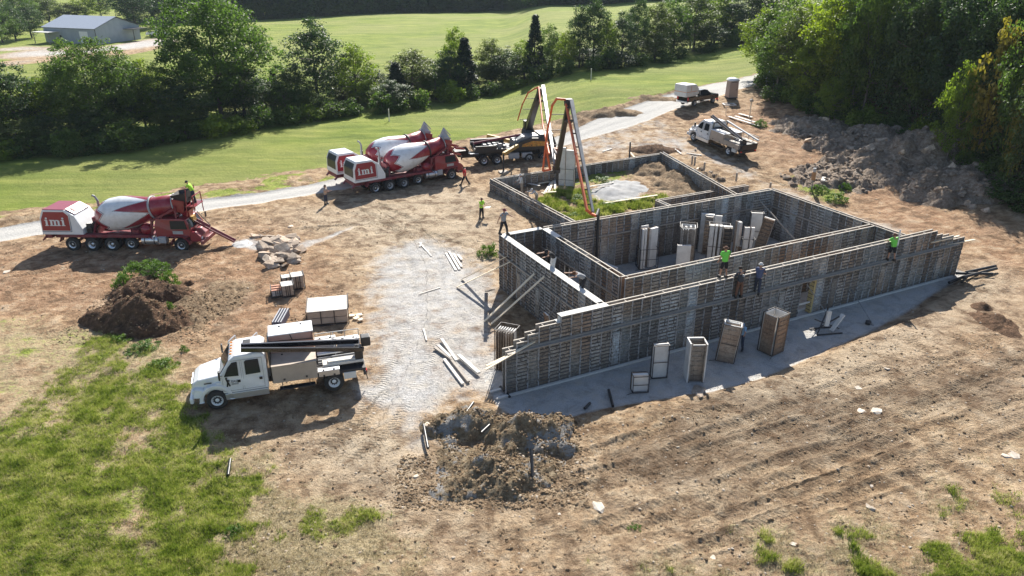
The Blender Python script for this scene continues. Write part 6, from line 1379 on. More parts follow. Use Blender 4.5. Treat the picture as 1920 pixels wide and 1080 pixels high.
# shade edge of the tree line on the strip, 15 m in front of the trunks
EDGE = [(-300, 372), (0, 345), (100, 330), (200, 318), (300, 306), (400, 288), (480, 268), (560, 253), (640, 240), (720, 230), (800, 217), (860, 208), (930, 193), (1000, 172), (1060, 158), (1130, 147), (1200, 135), (1280, 118), (1350, 102), (1420, 88), (1500, 70)]
def Yfront(px):
    for (a, ya), (b2, yb) in zip(EDGE, EDGE[1:]):
        if a <= px <= b2: return hit(px, ya + (yb - ya) * (px - a) / (b2 - a)).y
    return 150
LINE = [(-30, 140, 'mid', 110, 0), (25, 128, 'dark', 100, 1), (75, 150, 'yel', 90, 2), (120, 118, 'mid2', 90, 4), (172, 92, 'big', 165, 0), (232, 112, 'dark2', 120, 3), (268, 118, 'yel', 80, 6), (300, 126, 'mid', 90, 1),
        (345, 150, 'dark', 110, -1), (408, 8, 'big', 215, 2), (452, 120, 'dark', 100, 0), (470, 150, 'mid2', 80, 3), (513, 138, 'cedar', 40, 3), (545, 130, 'dark2', 90, 0), (592, 46, 'dark', 105, 2), (560, 170, 'mid', 90, -2), (640, 160, 'mid2', 80, 4), (664, 88, 'yel', 85, 1), (690, 150, 'yel', 60, -1),
        (712, 190, 'gold', 40, -2), (742, 125, 'cedar', 60, 0), (772, 98, 'mid2', 95, 2), (815, 130, 'mid', 70, 0), (852, 58, 'yel', 60, 3), (872, 82, 'cedar', 62, 0), (842, 100, 'dark', 70, 1), (920, 78, 'mid2', 60, 3), (948, 95, 'dark2', 80, 0),
        (985, 78, 'yel', 60, 2), (1003, 40, 'cedar', 50, 2), (1035, 52, 'mid', 60, 3), (1060, 62, 'yel', 50, 0), (1086, 18, 'dark', 45, 2), (1112, -2, 'dark', 55, 3), (1136, 38, 'yel', 45, 1), (1165, 28, 'dark', 55, 0),
        (1192, -2, 'dark2', 50, 2), (1228, 10, 'mid2', 70, 1), (1262, 0, 'mid', 80, 2), (1300, -8, 'mid2', 80, 0), (1340, -12, 'yel', 75, 3), (1368, 0, 'dark', 60, 0), (1402, -20, 'dark2', 90, 2), (1440, -30, 'dark', 90, 0)]
SP = {(408, 8): 'huge round-crowned tree towering over the left tree line', (592, 46): 'tall dark blue-green tree standing above the middle of the line', (664, 88): 'yellow-green tree right beside the tall dark one', (172, 92): 'broad-crowned tree directly below the grey shed',
      (742, 125): 'dark cone-shaped cedar left of the pale bushy tree', (872, 82): 'dark pointed cedar behind the mixers', (513, 138): 'small narrow cedar right of the huge round tree', (1003, 40): 'pointed cedar rising behind the pump boom', (852, 58): 'thin yellowing tree top behind the dark pointed cedar',
      (1112, -2): 'tall slim dark tree whose tip touches the top of the picture', (712, 190): 'low golden-yellow sapling in a gap of the tree line', (1192, -2): 'tall forked dark tree at the top right of the tree line', (1136, 38): 'light yellow-green tree between the tall dark ones'}
ORD = ['first', 'second', 'third', 'fourth', 'fifth', 'sixth', 'seventh', 'eighth', 'ninth', 'tenth', 'eleventh', 'twelfth', 'thirteenth', 'fourteenth', 'fifteenth']
LOOK = dict(mid='mid-green tree', mid2='mid-green tree', dark='dark green tree', dark2='dark green tree', yel='yellow-green tree', big='big broad tree', cedar='dark cedar', gold='golden tree')
def line_label(i, kind):
    same = sorted([t_ for t_ in LINE if LOOK[t_[2]] == LOOK[kind] and (t_[0], t_[1]) not in SP]); n_ = same.index(LINE[i]); return '%s %s from the left in the line beyond the green strip' % (ORD[n_], LOOK[kind])
for i, (px, top, kind, w_, dy) in enumerate(LINE):
    lab = SP.get((px, top)); yf = Yfront(px) + (14.5 if px < 700 else 12) + dy
    tree_px(kind, px, yf, top, w_ * 1.02, label=lab or line_label(i, kind), group='trees in the line beyond the green strip')
for i in range(46):
    px = -60 + i * 33 + rt.uniform(-8, 8); yf = Yfront(px) + (14 if px < 700 else 11) + rt.choice([-2.5, 5, 7]); sz = rt.uniform(0.25, 0.5)
    if 120 < px < 330 or 20 < px < 80: sz *= 0.9
    tree(rt.choice(['dark', 'dark2', 'mid', 'mid2', 'dark']), (px - 960) / FPX * (yf * 0.913 + 8), yf, 13 * sz * (1.0 if px < 480 else 0.85), rt.uniform(4.5, 7), 'lower leafy tree filling the line beyond the green strip', 'undergrowth trees in the line beyond the green strip')
for i in range(34):
    px = -40 + i * 44 + rt.uniform(-12, 12); yf = Yfront(px) + (8.5 if px < 700 else 7.5) + rt.uniform(-1, 2)
    tree(rt.choice(['bush', 'bush', 'ybush']), (px - 960) / FPX * (yf * 0.913 + 8), yf, rt.uniform(1.8, 3.4), rt.uniform(3, 5), 'low bush at the foot of the tree line beyond the strip', 'bushes at the foot of the tree line', name='bush', cat='bush')
# far trees: round the shed, along the top of the meadow
def far_tree(px, py, top, kind, wpx, lab=None, grp=None):
    q = hit(px, py); t = atY(px, top, q.y); sc = FPX / (q.y * math.cos(PITCH) + CAM_H * math.sin(PITCH)); return tree(kind, q.x, q.y, max(t.z - gh(q), 4), wpx / sc, lab, grp)
for px, py, top, kind, w_ in ((5, 80, 10, 'mid', 60), (30, 76, 5, 'dark2', 60), (60, 70, 0, 'dark', 50), (95, 45, -8, 'mid2', 60), (130, 42, 2, 'mid2', 55), (165, 40, -10, 'yel', 60), (-20, 90, 20, 'mid', 70), (190, 30, -20, 'mid', 50), (45, 55, -25, 'mid', 70), (10, 50, -30, 'dark', 70), (80, 40, -30, 'mid2', 60)):
    far_tree(px, py, top, kind, w_, 'tree in the clump left of and behind the grey shed', 'trees round the grey shed')
far_tree(256, 58, -45, 'dark', 75, 'tall tree with a bare straight trunk right of the grey shed'); far_tree(306, 52, -30, 'dark2', 60, 'dark spreading tree behind the parked white pickup at the shed')
i = 0
for row, (dy, n) in enumerate(((0, 40), (5, 36), (10, 30))):
    for k in range(n):
        px = 250 + k * (1180 / n) + rt.uniform(-8, 8); py = 46 - 36 * (px - 250) / 800 - dy; py = max(py, -38)
        if px < 345 and row == 0: continue
        q = hit(px, py)
        tree(rt.choice(['dark', 'dark2', 'dark', 'mid']), q.x, q.y, rt.uniform(17, 22), rt.uniform(13, 17), 'dark forest tree along the top edge of the far meadow', 'forest trees at the top of the meadow')
for k in range(70):
    px = 340 + k * 15.5 + rt.uniform(-5, 5); py = max(47 - 36 * (px - 250) / 800, -38); q = hit(px, py)
    tree('bush', q.x, q.y, rt.uniform(5, 8), rt.uniform(8, 12), 'dark scrub at the foot of the far forest edge', 'scrub at the far forest edge', name='bush', cat='bush')
# forest on the right
FR = [(1428, 150), (1470, 190), (1500, 205), (1545, 222), (1600, 236), (1660, 250), (1720, 262), (1780, 285), (1830, 315), (1880, 350), (1940, 395), (2010, 440), (2100, 480)]
cnt = 0
def fr_pt(t):
    k = int(min(t, len(FR) - 1.001)); a = FR[k]; b2 = FR[k + 1]; return a[0] + (b2[0] - a[0]) * (t - k), a[1] + (b2[1] - a[1]) * (t - k)
nrow = 5
for row in range(nrow):
    n = 17
    for k in range(n):
        t = (k + 0.5 * (row % 2)) * (len(FR) - 1.01) / n; px, py = fr_pt(t); q = hit(px, py); d = Vector((q.x, q.y)).normalized(); n_ = Vector((0.55, 0.83)) * (2.0 + row * 5.0)
        x, y = q.x + n_.x + rt.uniform(-1, 1), q.y + n_.y + rt.uniform(-1, 1)
        if px < 1470 and row > 1: continue
        kind = rt.choice(['yel', 'yel', 'mid2', 'mid']) if px < 1640 else rt.choice(['dark', 'dark2', 'mid', 'dark2'])  # sunlit left corner put into the leaf colour: yellow-green there, darker kinds beyond
        H = rt.uniform(12.5, 17.5) + row * 1.2 if px > 1520 else rt.uniform(9.5, 12)
        if row == 0:
            tree(kind, x, y, H, rt.uniform(5.5, 8), '%s tree from the left in the front row of the right-hand forest' % (ORD + ['sixteenth', 'seventeenth'])[k], 'front row of the right-hand forest'); continue
        tree(kind, x, y, H, rt.uniform(7.5, 10.5), 'leafy tree of the shaded forest right of the site' if px > 1600 else 'sunlit green tree at the left corner of the right-hand forest', 'forest trees right of the site' if px > 1600 else 'corner trees of the right-hand forest')
for px, py, top, w_, lab in ((1835, 330, 48, 85, 'golden-leaved tree glowing in the middle of the dark right forest'), (1785, 330, 128, 70, 'low golden tree before the dark right forest'), (1900, 370, 85, 50, 'yellowing tree at the right border of the dark forest'), (1560, 240, 150, 60, 'light green sapling at the left edge of the dark forest')):
    q = hit(px, py); tree_px('gold' if lab[0] != 'l' else 'yel', px, q.y + 1.0, top, w_, label=lab)
for i in range(26):
    px, py = fr_pt(i * 11.9 / 26); q = hit(px, py); tree(rt.choice(['bush', 'bush', 'ybush']), q.x + rt.uniform(-0.8, 0.8), q.y + rt.uniform(0, 1.5), rt.uniform(1.6, 3.4), rt.uniform(2.6, 4.6), 'low bush along the foot of the right forest', 'bushes along the right forest', name='bush', cat='bush')
# ---------------------------------------------------------------- weeds that can be counted
def weed(px, py, h, w_, lab, z=0.0, grp=None):
    q = hit(px, py); r = tree('weed', q.x, q.y, h, w_, lab, grp, name='weed_clump', cat='weeds', z=gh(q) + z); return r
weed(1570, 378, 0.9, 2.2, 'bright green weeds below the stack of blocks'); weed(1535, 360, 0.8, 2.0, 'green weeds at the foot of the tan post'); weed(1583, 358, 0.9, 1.3, 'tall green weeds right of the stack of blocks')
weed(1425, 237, 0.9, 1.8, 'bright yellow-green weeds at the end of the white planks'); weed(1140, 392, 0.7, 2.2, 'green weeds by the long scaffold plank'); weed(1172, 312, 0.8, 1.3, 'green weeds near the far enclosure wall')
weed(1085, 375, 0.5, 2.2, 'weeds beside the pouring pipe in the enclosure'); weed(918, 478, 1.3, 2.0, 'dark green weeds at the outer side of the left end wall', z=-0.2); weed(1130, 340, 0.5, 2.5, 'weeds at the upper side of the spilled concrete')
weed(1075, 408, 0.5, 1.6, 'weeds under the end of the boom'); weed(305, 690, 0.6, 1.8, 'round green weed clump below the dark mound'); weed(440, 1000, 0.5, 0.9, 'tuft of grass standing alone at the bottom left dirt'); weed(1190, 990, 0.25, 0.7, 'small tuft in the dirt at bottom centre')
# ---------------------------------------------------------------- grass and straw
def blades(name, N_, region, mask, mat, h, wd, seed, thr=0.35, lean=0.6, per=6, kindlabel=''):
    rs = np.random.RandomState(seed); P = []
    x0, x1, y0, y1 = region; tot = 0
    while tot < N_:
        x = rs.uniform(x0, x1, 40000); y = y0 + (y1 - y0) * rs.rand(40000) ** 1.4; mv = gmask(mask, x, y); hd_ = gmask('gravel', x, y) + gmask('road', x, y)
        k = (mv * (0.1 + 1.5 * fbm(x * 1.6, y * 1.6, 4, seed)) > thr + 0.25 * rs.rand(40000)) & (hd_ < 0.2) & (np.abs(x) < y * 0.78 + 4); P.append(np.stack([x[k], y[k]], 1)); tot += int(k.sum())
        if len(P) > 60: break
    P = np.concatenate(P)[:N_]; n = len(P); base = np.repeat(P, per, axis=0) + rs.randn(n * per, 2) * 0.06; z = gheight(base[:, 0], base[:, 1]) - 0.02
    b0 = np.column_stack([base, z]); n2 = len(b0); a = rs.rand(n2) * 6.283; hh = h * (0.4 + 0.9 * rs.rand(n2)) * np.repeat(0.5 + 0.9 * fbm(P[:, 0] * 0.8, P[:, 1] * 0.8, 2, seed + 5), per)
    tip = b0 + np.column_stack([np.cos(a) * hh * lean * rs.rand(n2) * 1.3, np.sin(a) * hh * lean * rs.rand(n2) * 1.3, hh]); a2 = rs.rand(n2) * 6.283; wv = np.column_stack([np.cos(a2), np.sin(a2), np.zeros(n2)]) * wd * (0.6 + 0.8 * rs.rand(n2, 1))
    V = np.stack([b0 - wv, b0 + wv, tip], 1).reshape(-1, 3); F_ = np.arange(n2 * 3).reshape(n2, 3); o = np_obj(name, V, F_, mat); return o
def blade_mat(name, stops, sc=1.2):
    m, nt, b = newmat(name); P = geoco(nt); n = noise(nt, sc, 5, 0.7, P); n2 = noise(nt, 9.0, 2, 0.6, P)
    c = ramp(nt, math_(nt, 'ADD', math_(nt, 'MULTIPLY', n, 0.6), math_(nt, 'MULTIPLY', n2, 0.4)), stops); nt.links.new(c, b.inputs['Base Color']); b.inputs['Roughness'].default_value = 0.6
    tr = N(nt, 'ShaderNodeBsdfTranslucent'); nt.links.new(c, tr.inputs[0]); ms = N(nt, 'ShaderNodeMixShader'); ms.inputs[0].default_value = 0.4; nt.links.new(b.outputs[0], ms.inputs[1]); nt.links.new(tr.outputs[0], ms.inputs[2]); nt.links.new(ms.outputs[0], nt.nodes['Material Output'].inputs[0]); return m
M_BLADE = blade_mat('grass_blade', [(0.37, (0.07, 0.12, 0.01)), (0.46, (0.20, 0.27, 0.03)), (0.54, (0.36, 0.40, 0.08)), (0.63, (0.58, 0.54, 0.24))])
M_STRAW = blade_mat('straw_blade', [(0.36, (0.24, 0.2, 0.1)), (0.5, (0.45, 0.38, 0.22)), (0.64, (0.62, 0.55, 0.38))])
o = blades('grass', 30000, (-24, 22, 19.5, 40), 'lush', M_BLADE, 0.2, 0.013, 5, 0.24, per=6); tag(o, 'long uneven grass over the lower left and the bottom right corner', 'grass', kind='stuff')
o = blades('straw', 16000, (-24, 24, 19.5, 42), 'dry', M_STRAW, 0.13, 0.011, 6, 0.35, per=5, lean=1.4); tag(o, 'dry straw lying over the dirt between the grass and the bare ground', 'straw', kind='stuff')
o = blades('enclosure_grass', 5000, (2, 24, 50, 66), 'lush', M_BLADE, 0.35, 0.03, 8, 0.3, per=5); tag(o, 'rough green grass growing inside the low form walls', 'grass', kind='stuff')
# ---------------------------------------------------------------- heaps
def heap_mat(name, stops, gravel=None, gthr=0.55):
    m, nt, b = newmat(name); P = objco(nt); n = noise(nt, 3.2, 7, 0.75, P); n2 = noise(nt, 0.7, 4, 0.65, P); n3 = noise(nt, 14.0, 4, 0.7, P)
    c = ramp(nt, n, stops)
    if gravel: c = mix(nt, ramp(nt, n2, [(gthr, 0.0), (gthr + 0.06, 1.0)]), c, ramp(nt, n3, [(0.3, (0.27, 0.25, 0.23)), (0.7, gravel)]))
    nt.links.new(c, b.inputs['Base Color']); b.inputs['Roughness'].default_value = 0.95; b.inputs['Specular IOR Level'].default_value = 0.2
    b1 = bump(nt, None, n, 1.0, 0.35); bump(nt, b, n3, 0.9, 0.1, b1); return m
M_H1 = heap_mat('clod_heap', [(0.32, (0.13, 0.09, 0.055)), (0.5, (0.31, 0.23, 0.14)), (0.68, (0.54, 0.44, 0.30))], (0.55, 0.53, 0.50), 0.52)
M_H2 = heap_mat('dark_heap', [(0.32, (0.07, 0.042, 0.026)), (0.5, (0.17, 0.10, 0.06)), (0.68, (0.34, 0.20, 0.12))])
M_H3 = heap_mat('spoil', [(0.3, (0.17, 0.12, 0.085)), (0.5, (0.37, 0.285, 0.215)), (0.68, (0.60, 0.51, 0.42))])
M_H4 = heap_mat('brown_heap', [(0.32, (0.17, 0.11, 0.065)), (0.5, (0.33, 0.23, 0.14)), (0.68, (0.50, 0.38, 0.25))])
HEAPS = []
def heap(label, peaks, mat, step=0.16, rough=0.35, name='dirt_heap', cat='dirt heap', seed=1):
    """peaks: (px, py, rx, ry, h)"""
    C = [(hit(px, py), rx, ry, h) for px, py, rx, ry, h in peaks]; x0 = min(c.x - rx * 1.25 for c, rx, ry, h in C); x1 = max(c.x + rx * 1.25 for c, rx, ry, h in C); y0 = min(c.y - ry * 1.25 for c, rx, ry, h in C); y1 = max(c.y + ry * 1.25 for c, rx, ry, h in C)
    X_, Y_ = np.meshgrid(np.arange(x0, x1, step), np.arange(y0, y1, step)); x = X_.ravel(); y = Y_.ravel(); z = np.zeros(x.shape)
    for c, rx, ry, h in C:
        rr = np.hypot((x - c.x) / rx, (y - c.y) / ry) + (fbm(x * 0.7, y * 0.7, 3, seed) - 0.5) * 0.75; z = np.maximum(z, h * np.clip(1 - rr, 0, 1) ** 0.85) 
    on = sstep(z, 0.0, 0.25); z = z + on * ((fbm(x * 1.6, y * 1.6, 5, seed + 3) - 0.5) * rough * 1.6 + (np.abs(fbm(x * 3.5, y * 3.5, 3, seed + 9) - 0.5) - 0.1) * rough) - 0.12 * (1 - on)
    g = gheight(x, y); ox, oy = C[0][0].x, C[0][0].y; oz = float(gheight(ox, oy)[0])
    V = np.stack([x - ox, y - oy, g + z - oz], 1); ny_, nx_ = X_.shape; id_ = np.arange(ny_ * nx_).reshape(ny_, nx_); F_ = np.stack([id_[:-1, :-1].ravel(), id_[:-1, 1:].ravel(), id_[1:, 1:].ravel(), id_[1:, :-1].ravel()], 1)
    keep = on[F_].max(1) > 0.0; F_ = F_[keep]; used = np.unique(F_); re_ = -np.ones(len(V), int); re_[used] = np.arange(len(used)); o = np_obj(name, V[used], re_[F_], mat, smooth=True); o.location = (ox, oy, oz); tag(o, label, cat)
    HEAPS.append((x0, y0, step, (g + z).reshape(ny_, nx_), on.reshape(ny_, nx_))); return o
def hheight(x, y):
    """top of ground or heap"""
    z = gheight(x, y).copy(); on_ = np.zeros(z.shape)
    for x0, y0, st, Z_, O_ in HEAPS:
        i = np.clip(((x - x0) / st).astype(int), 0, Z_.shape[1] - 1); j = np.clip(((y - y0) / st).astype(int), 0, Z_.shape[0] - 1); ins = (x > x0) & (x < x0 + st * Z_.shape[1]) & (y > y0) & (y < y0 + st * Z_.shape[0])
        z = np.where(ins, np.maximum(z, Z_[j, i]), z); on_ = np.where(ins, np.maximum(on_, O_[j, i]), on_)
    return z, on_
heap('big heap of brown clods and grey gravel in the front, between yard and wall', [(985, 820, 2.3, 1.7, 1.25), (872, 800, 2.1, 1.4, 0.8), (930, 885, 3.1, 2.3, 0.5), (1040, 800, 1.0, 0.8, 0.7)], M_H1, 0.11, 0.42, seed=2)
heap('dark steep earth mound with weeds on top, left of the white flatbed', [(285, 560, 2.6, 2.5, 1.5), (265, 605, 3.2, 2.5, 1.9), (215, 610, 1.8, 1.5, 0.6)], M_H2, 0.13, 0.42, name='earth_mound', cat='earth mound', seed=4)
heap('low reddish dirt swell between the dark mound and the crates', [(370, 575, 3.0, 3.4, 0.55), (420, 545, 2.0, 2.5, 0.3)], M_H4, 0.16, 0.3, seed=6)
heap('long grey-brown spoil ridge of broken rock at the edge of the right forest', [(1720, 300, 9.0, 5.0, 2.6), (1640, 265, 7.0, 4.0, 1.6), (1800, 355, 6.5, 4.0, 1.8), (1520, 240, 5.0, 4.0, 0.9), (1600, 330, 7.0, 4.5, 0.7)], M_H3, 0.27, 0.6, name='spoil_ridge', cat='spoil heap', seed=8)
heap('lumpy tan dirt pile inside the right half of the low enclosure', [(1285, 345, 3.6, 4.5, 0.7), (1230, 318, 3.0, 3.0, 0.6), (1190, 310, 1.8, 1.6, 0.5)], M_H4, 0.2, 0.35, seed=10)
heap('small dark heap just behind the far corner of the enclosure', [(1222, 284, 3.2, 1.6, 0.6)], M_H2, 0.2, 0.3, seed=12)
heap('scraped brown dirt bank on the meadow side of the gravel road', [(1130, 214, 6.5, 1.6, 0.6), (1080, 226, 3, 1.2, 0.35), (1240, 186, 5, 1.4, 0.3)], M_H4, 0.25, 0.35, seed=14)
heap('white splash of washed-out concrete under the lowered mixer chute', [(452, 458, 1.3, 1.5, 0.22)], M_WETC, 0.12, 0.2, name='concrete_splash', cat='concrete', seed=16)
heap('dark brown clod pile on the dirt bank at the far right', [(1862, 612, 1.3, 2.0, 0.35), (1840, 585, 0.8, 1.0, 0.3)], M_H2, 0.12, 0.3, seed=18)
heap('pale hump of spilled concrete in the enclosure grass', [(1155, 360, 2.6, 3.2, 0.35), (1180, 352, 2.0, 2.0, 0.3)], paint('dry_concrete', (0.36, 0.36, 0.36), 0.9, 0.3, bumpy=0.2), 0.2, 0.12, name='concrete_hump', cat='concrete', seed=20)
for k, (px, py, h, w_, z, lab) in enumerate(((258, 528, 0.9, 2.0, 0.6, 'weeds between the shoulder and the back of the dark mound'), (300, 535, 0.9, 2.0, 0.9, 'weeds crowning the top of the dark mound'), (235, 547, 1.0, 1.5, 0.4, 'weeds on the left shoulder of the dark mound'), (285, 520, 0.8, 1.7, 0.6, 'weeds along the back of the dark mound'), (320, 548, 1.1, 1.5, 0.5, 'tall green weeds on the right top of the dark mound'), (322, 592, 0.9, 0.8, 0.3, 'narrow weeds on the right flank of the dark mound'), (225, 640, 0.6, 1.4, 0.0, 'weeds at the lower left foot of the dark mound'), (270, 655, 0.5, 2.0, 0.0, 'weeds in front of the dark mound'), (345, 660, 0.5, 0.6, 0.0, 'small weed sprig right of the dark mound'))):
    weed(px, py, h, w_, lab, z=z)
# ---------------------------------------------------------------- stones
import bmesh
def rock_mesh(seed, flat=0.45):
    rs = np.random.RandomState(seed); bm = bmesh.new()
    for k_ in range(11):
        a_ = k_ * 6.283 / 5.5 + rs.uniform(-0.35, 0.35); top_ = k_ % 2; r_ = rs.uniform(0.34, 0.54); bm.verts.new((math.cos(a_) * r_, math.sin(a_) * r_ * 0.75, (0.5 if top_ else -0.5) * flat * rs.uniform(0.55, 1.0)))
    bmesh.ops.convex_hull(bm, input=bm.verts); me = bpy.data.meshes.new('rock'); bm.to_mesh(me); bm.free(); return me
def rock_mat(name, a, b2, c3):
    m, nt, b = newmat(name); v = objco(nt); oi = N(nt, 'ShaderNodeObjectInfo'); n = noise(nt, 3.0, 6, 0.7, v); c = ramp(nt, n, [(0.3, a), (0.5, b2), (0.7, c3)])
    tone = ramp(nt, oi.outputs['Random'], [(0.0, (0.6, 0.58, 0.56)), (0.5, (0.95, 0.95, 0.95)), (1.0, (1.3, 1.22, 1.12))]); c = mix(nt, 1.0, c, tone, 'MULTIPLY'); nt.links.new(c, b.inputs['Base Color']); b.inputs['Roughness'].default_value = 0.9; bump(nt, b, n, 0.8, 0.06); return m
M_RK = rock_mat('limestone', (0.20, 0.15, 0.11), (0.40, 0.32, 0.25), (0.64, 0.54, 0.44))
M_RKS = rock_mat('tan_stone', (0.36, 0.28, 0.2), (0.5, 0.41, 0.31), (0.68, 0.6, 0.5))
M_RKW = rock_mat('pale_stone', (0.4, 0.34, 0.27), (0.55, 0.48, 0.4), (0.7, 0.64, 0.56))
RM = [rock_mesh(s, f_) for s, f_ in ((1, 0.4), (2, 0.55), (3, 0.3), (4, 0.5), (5, 0.35), (6, 0.7))]
for me in RM: me.materials.append(M_RK)
def rock(px, py, s, lab, grp=None, z=0.0, k=0, white=False, flat=1.0, tilt=0.3):
    q = hit(px, py); me = RM[k % len(RM)]
    if white: me = me.copy(); me.materials.clear(); me.materials.append(M_RKW)
    o = bpy.data.objects.new('rock', me); COL.objects.link(o); zz, _ = hheight(np.array([q.x]), np.array([q.y])); o.location = (q.x, q.y, float(zz[0]) + z + 0.06 * s); o.scale = (s, s, s * flat); o.rotation_euler = (rt.uniform(-tilt, tilt), rt.uniform(-tilt, tilt), rt.uniform(0, 6.28)); return tag(o, lab, 'rock', grp)
for i in range(48):
    t = rt.random(); px = rt.gauss(515, 22) + t * 16; py = 448 + t * 50 + rt.uniform(-8, 8); ht_ = max(0, 0.4 * math.exp(-((px - 520) / 28) ** 2 - ((py - 468) / 20) ** 2))
    rock(px, py, rt.uniform(0.6, 1.6), 'slab of broken limestone in the heap beside the chute', 'limestone slabs in the heap beside the chute', z=ht_ * rt.random(), k=i, flat=0.6, tilt=0.4)
for i, (px, py, s, lab) in enumerate(((1308, 733, 1.5, 'big flat tan rock on the bank edge before the open-backed pillar'), (1311, 757, 0.8, 'small rock lying in the shadow of the open-backed pillar'), (1612, 785, 0.75, 'left one of two pale rocks in the tracked dirt at lower right'), (1640, 784, 0.95, 'right one of two pale rocks in the tracked dirt at lower right'), (1606, 741, 0.7, 'pale rock above the two pale rocks at lower right'), (1660, 706, 0.5, 'small blocky rock on the bank below the round weight'), (1122, 950, 1.1, 'large white flat rock in the dirt right of the front heap'), (1628, 965, 0.65, 'white rock with a dark crack at the bottom right'), (1632, 922, 0.35, 'small white rock above the cracked white one'), (1487, 1032, 0.45, 'white rock alone near the bottom edge'), (1336, 1045, 0.45, 'white rock beside a tuft near the bottom edge'), (780, 891, 0.4, 'white stone alone on the tan dirt left of the front heap'), (701, 773, 0.3, 'small pale stone on the gravel near the flatbed shadow'), (12, 512, 0.9, 'pale slab at the left border below the mixer'), (1048, 965, 0.3, 'white stone right below the front heap'), (805, 806, 0.75, 'flat pale stone on the left flank of the front heap'), (598, 424, 0.35, 'small pale stone north of the rock heap'), (545, 425, 0.8, 'flat stone just above the rock heap'), (1898, 870, 0.9, 'pale weathered stone at the lower right border'), (1040, 390, 0.9, 'pale stone in the enclosure by the orange pipe'), (1082, 345, 0.9, 'grey stone in the grass left of the spilled concrete'), (1163, 318, 1.6, 'broad pale rock near the far enclosure wall'), (1192, 308, 1.2, 'second pale rock near the far enclosure wall'), (1880, 870, 0.6, 'stone left of the weathered one at the lower right border'))):
    rock(px, py, s * (0.85 if i in (0, 1) else 0.75), lab, k=i, white=(i not in (0, 1)), flat=0.5, z=-0.06 * s, tilt=0.12)
for i in range(34):
    px = rt.uniform(1500, 1860); py = 235 + (px - 1500) * 0.38 + rt.uniform(-22, 40); rock(px, py, rt.uniform(0.5, 1.4), 'broken grey rock lying on the spoil ridge by the forest', 'rocks on the spoil ridge', k=i, tilt=0.7)
def clods(name, N_, regs, mat, s0, s1, seed, label, heaps_only=False):
    rs = np.random.RandomState(seed); ph = (1 + 5 ** 0.5) / 2; B_ = np.array([(-1, ph, 0), (1, ph, 0), (-1, -ph, 0), (1, -ph, 0), (0, -1, ph), (0, 1, ph), (0, -1, -ph), (0, 1, -ph), (ph, 0, -1), (ph, 0, 1), (-ph, 0, -1), (-ph, 0, 1)]) / 1.9
    FI = np.array([(0, 11, 5), (0, 5, 1), (0, 1, 7), (0, 7, 10), (0, 10, 11), (1, 5, 9), (5, 11, 4), (11, 10, 2), (10, 7, 6), (7, 1, 8), (3, 9, 4), (3, 4, 2), (3, 2, 6), (3, 6, 8), (3, 8, 9), (4, 9, 5), (2, 4, 11), (6, 2, 10), (8, 6, 7), (9, 8, 1)])
    P = []
    for (x0, x1, y0, y1, wgt) in regs:
        n = int(N_ * wgt); x = rs.uniform(x0, x1, n * 3); y = rs.uniform(y0, y1, n * 3); cl = fbm(x * 0.5, y * 0.5, 3, seed); zz, on_ = hheight(x, y); soil = (gmask('gravel', x, y) < 0.3) & (gmask('road', x, y) < 0.2) & (gmask('grass', x, y) < 0.5); u, v = Binv(x, y)
        soil &= ~((u > -1) & (u < 35.5) & (v > -1.2) & (v < 13)); k = (rs.rand(n * 3) < cl * 1.2) & (soil | (on_ > 0.3)) & ((on_ > 0.3) | (not heaps_only)); P.append(np.column_stack([x, y, zz])[k][:n])
    P = np.concatenate(P); n = len(P); s = s0 + (s1 - s0) * rs.rand(n) ** 3.0; sc = s[:, None, None] * (0.7 + 0.6 * rs.rand(n, 1, 3)) * np.array([1, 1, 0.65])
    V = B_[None] * (0.75 + 0.5 * rs.rand(n, 12, 1)) * sc; a = rs.rand(n) * 6.283; ca, sa = np.cos(a)[:, None], np.sin(a)[:, None]; V = np.stack([V[..., 0] * ca - V[..., 1] * sa, V[..., 0] * sa + V[..., 1] * ca, V[..., 2]], -1) + P[:, None, :]
    F_ = (FI[None] + 12 * np.arange(n)[:, None, None]).reshape(-1, 3); o = np_obj(name, V.reshape(-1, 3), F_, mat); tag(o, label, 'rubble', kind='stuff'); return o
def gravel_stones(name, N_, polys, seed, label):
    rs = np.random.RandomState(seed); P = []
    for P_, wgt in polys:
        x = rs.uniform(P_[:, 0].min(), P_[:, 0].max(), int(N_ * 6 * wgt)); y = rs.uniform(P_[:, 1].min(), P_[:, 1].max(), int(N_ * 6 * wgt)); k = sd_poly(P_, x, y) > 0.1; P.append(np.column_stack([x[k], y[k]])[:int(N_ * wgt)])
    P = np.concatenate(P); n = len(P); T_ = np.array([(1, 1, 1), (1, -1, -1), (-1, 1, -1), (-1, -1, 1)]) * 0.6; s = 0.010 + 0.03 * rs.rand(n) ** 2.5
    V = T_[None] * s[:, None, None] * (0.7 + 0.6 * rs.rand(n, 4, 3)); V[..., 2] *= 0.6; V += np.column_stack([P, gheight(P[:, 0], P[:, 1]) + 0.01])[:, None, :]
    F_ = (np.array([(0, 1, 2), (0, 3, 1), (0, 2, 3), (1, 3, 2)])[None] + 4 * np.arange(n)[:, None, None]).reshape(-1, 3); o = np_obj(name, V.reshape(-1, 3), F_, M_GRAV); tag(o, label, 'gravel', kind='stuff')
M_GRAV = rock_mat('loose_gravel', (0.42, 0.42, 0.42), (0.58, 0.58, 0.58), (0.76, 0.76, 0.75))
gravel_stones('gravel', 22000, [(P_STRIP, 0.5), (P_YARD, 0.35), (P_BLDG, 0.15)], 31, 'loose grey gravel stones over the strip, the yard and the bay floor')
hc = hit(930, 850); h2c = hit(265, 600); h3 = hit(1700, 320)
M_CL = heap_mat('clod', [(0.32, (0.2, 0.13, 0.075)), (0.5, (0.36, 0.25, 0.15)), (0.68, (0.55, 0.42, 0.28))])
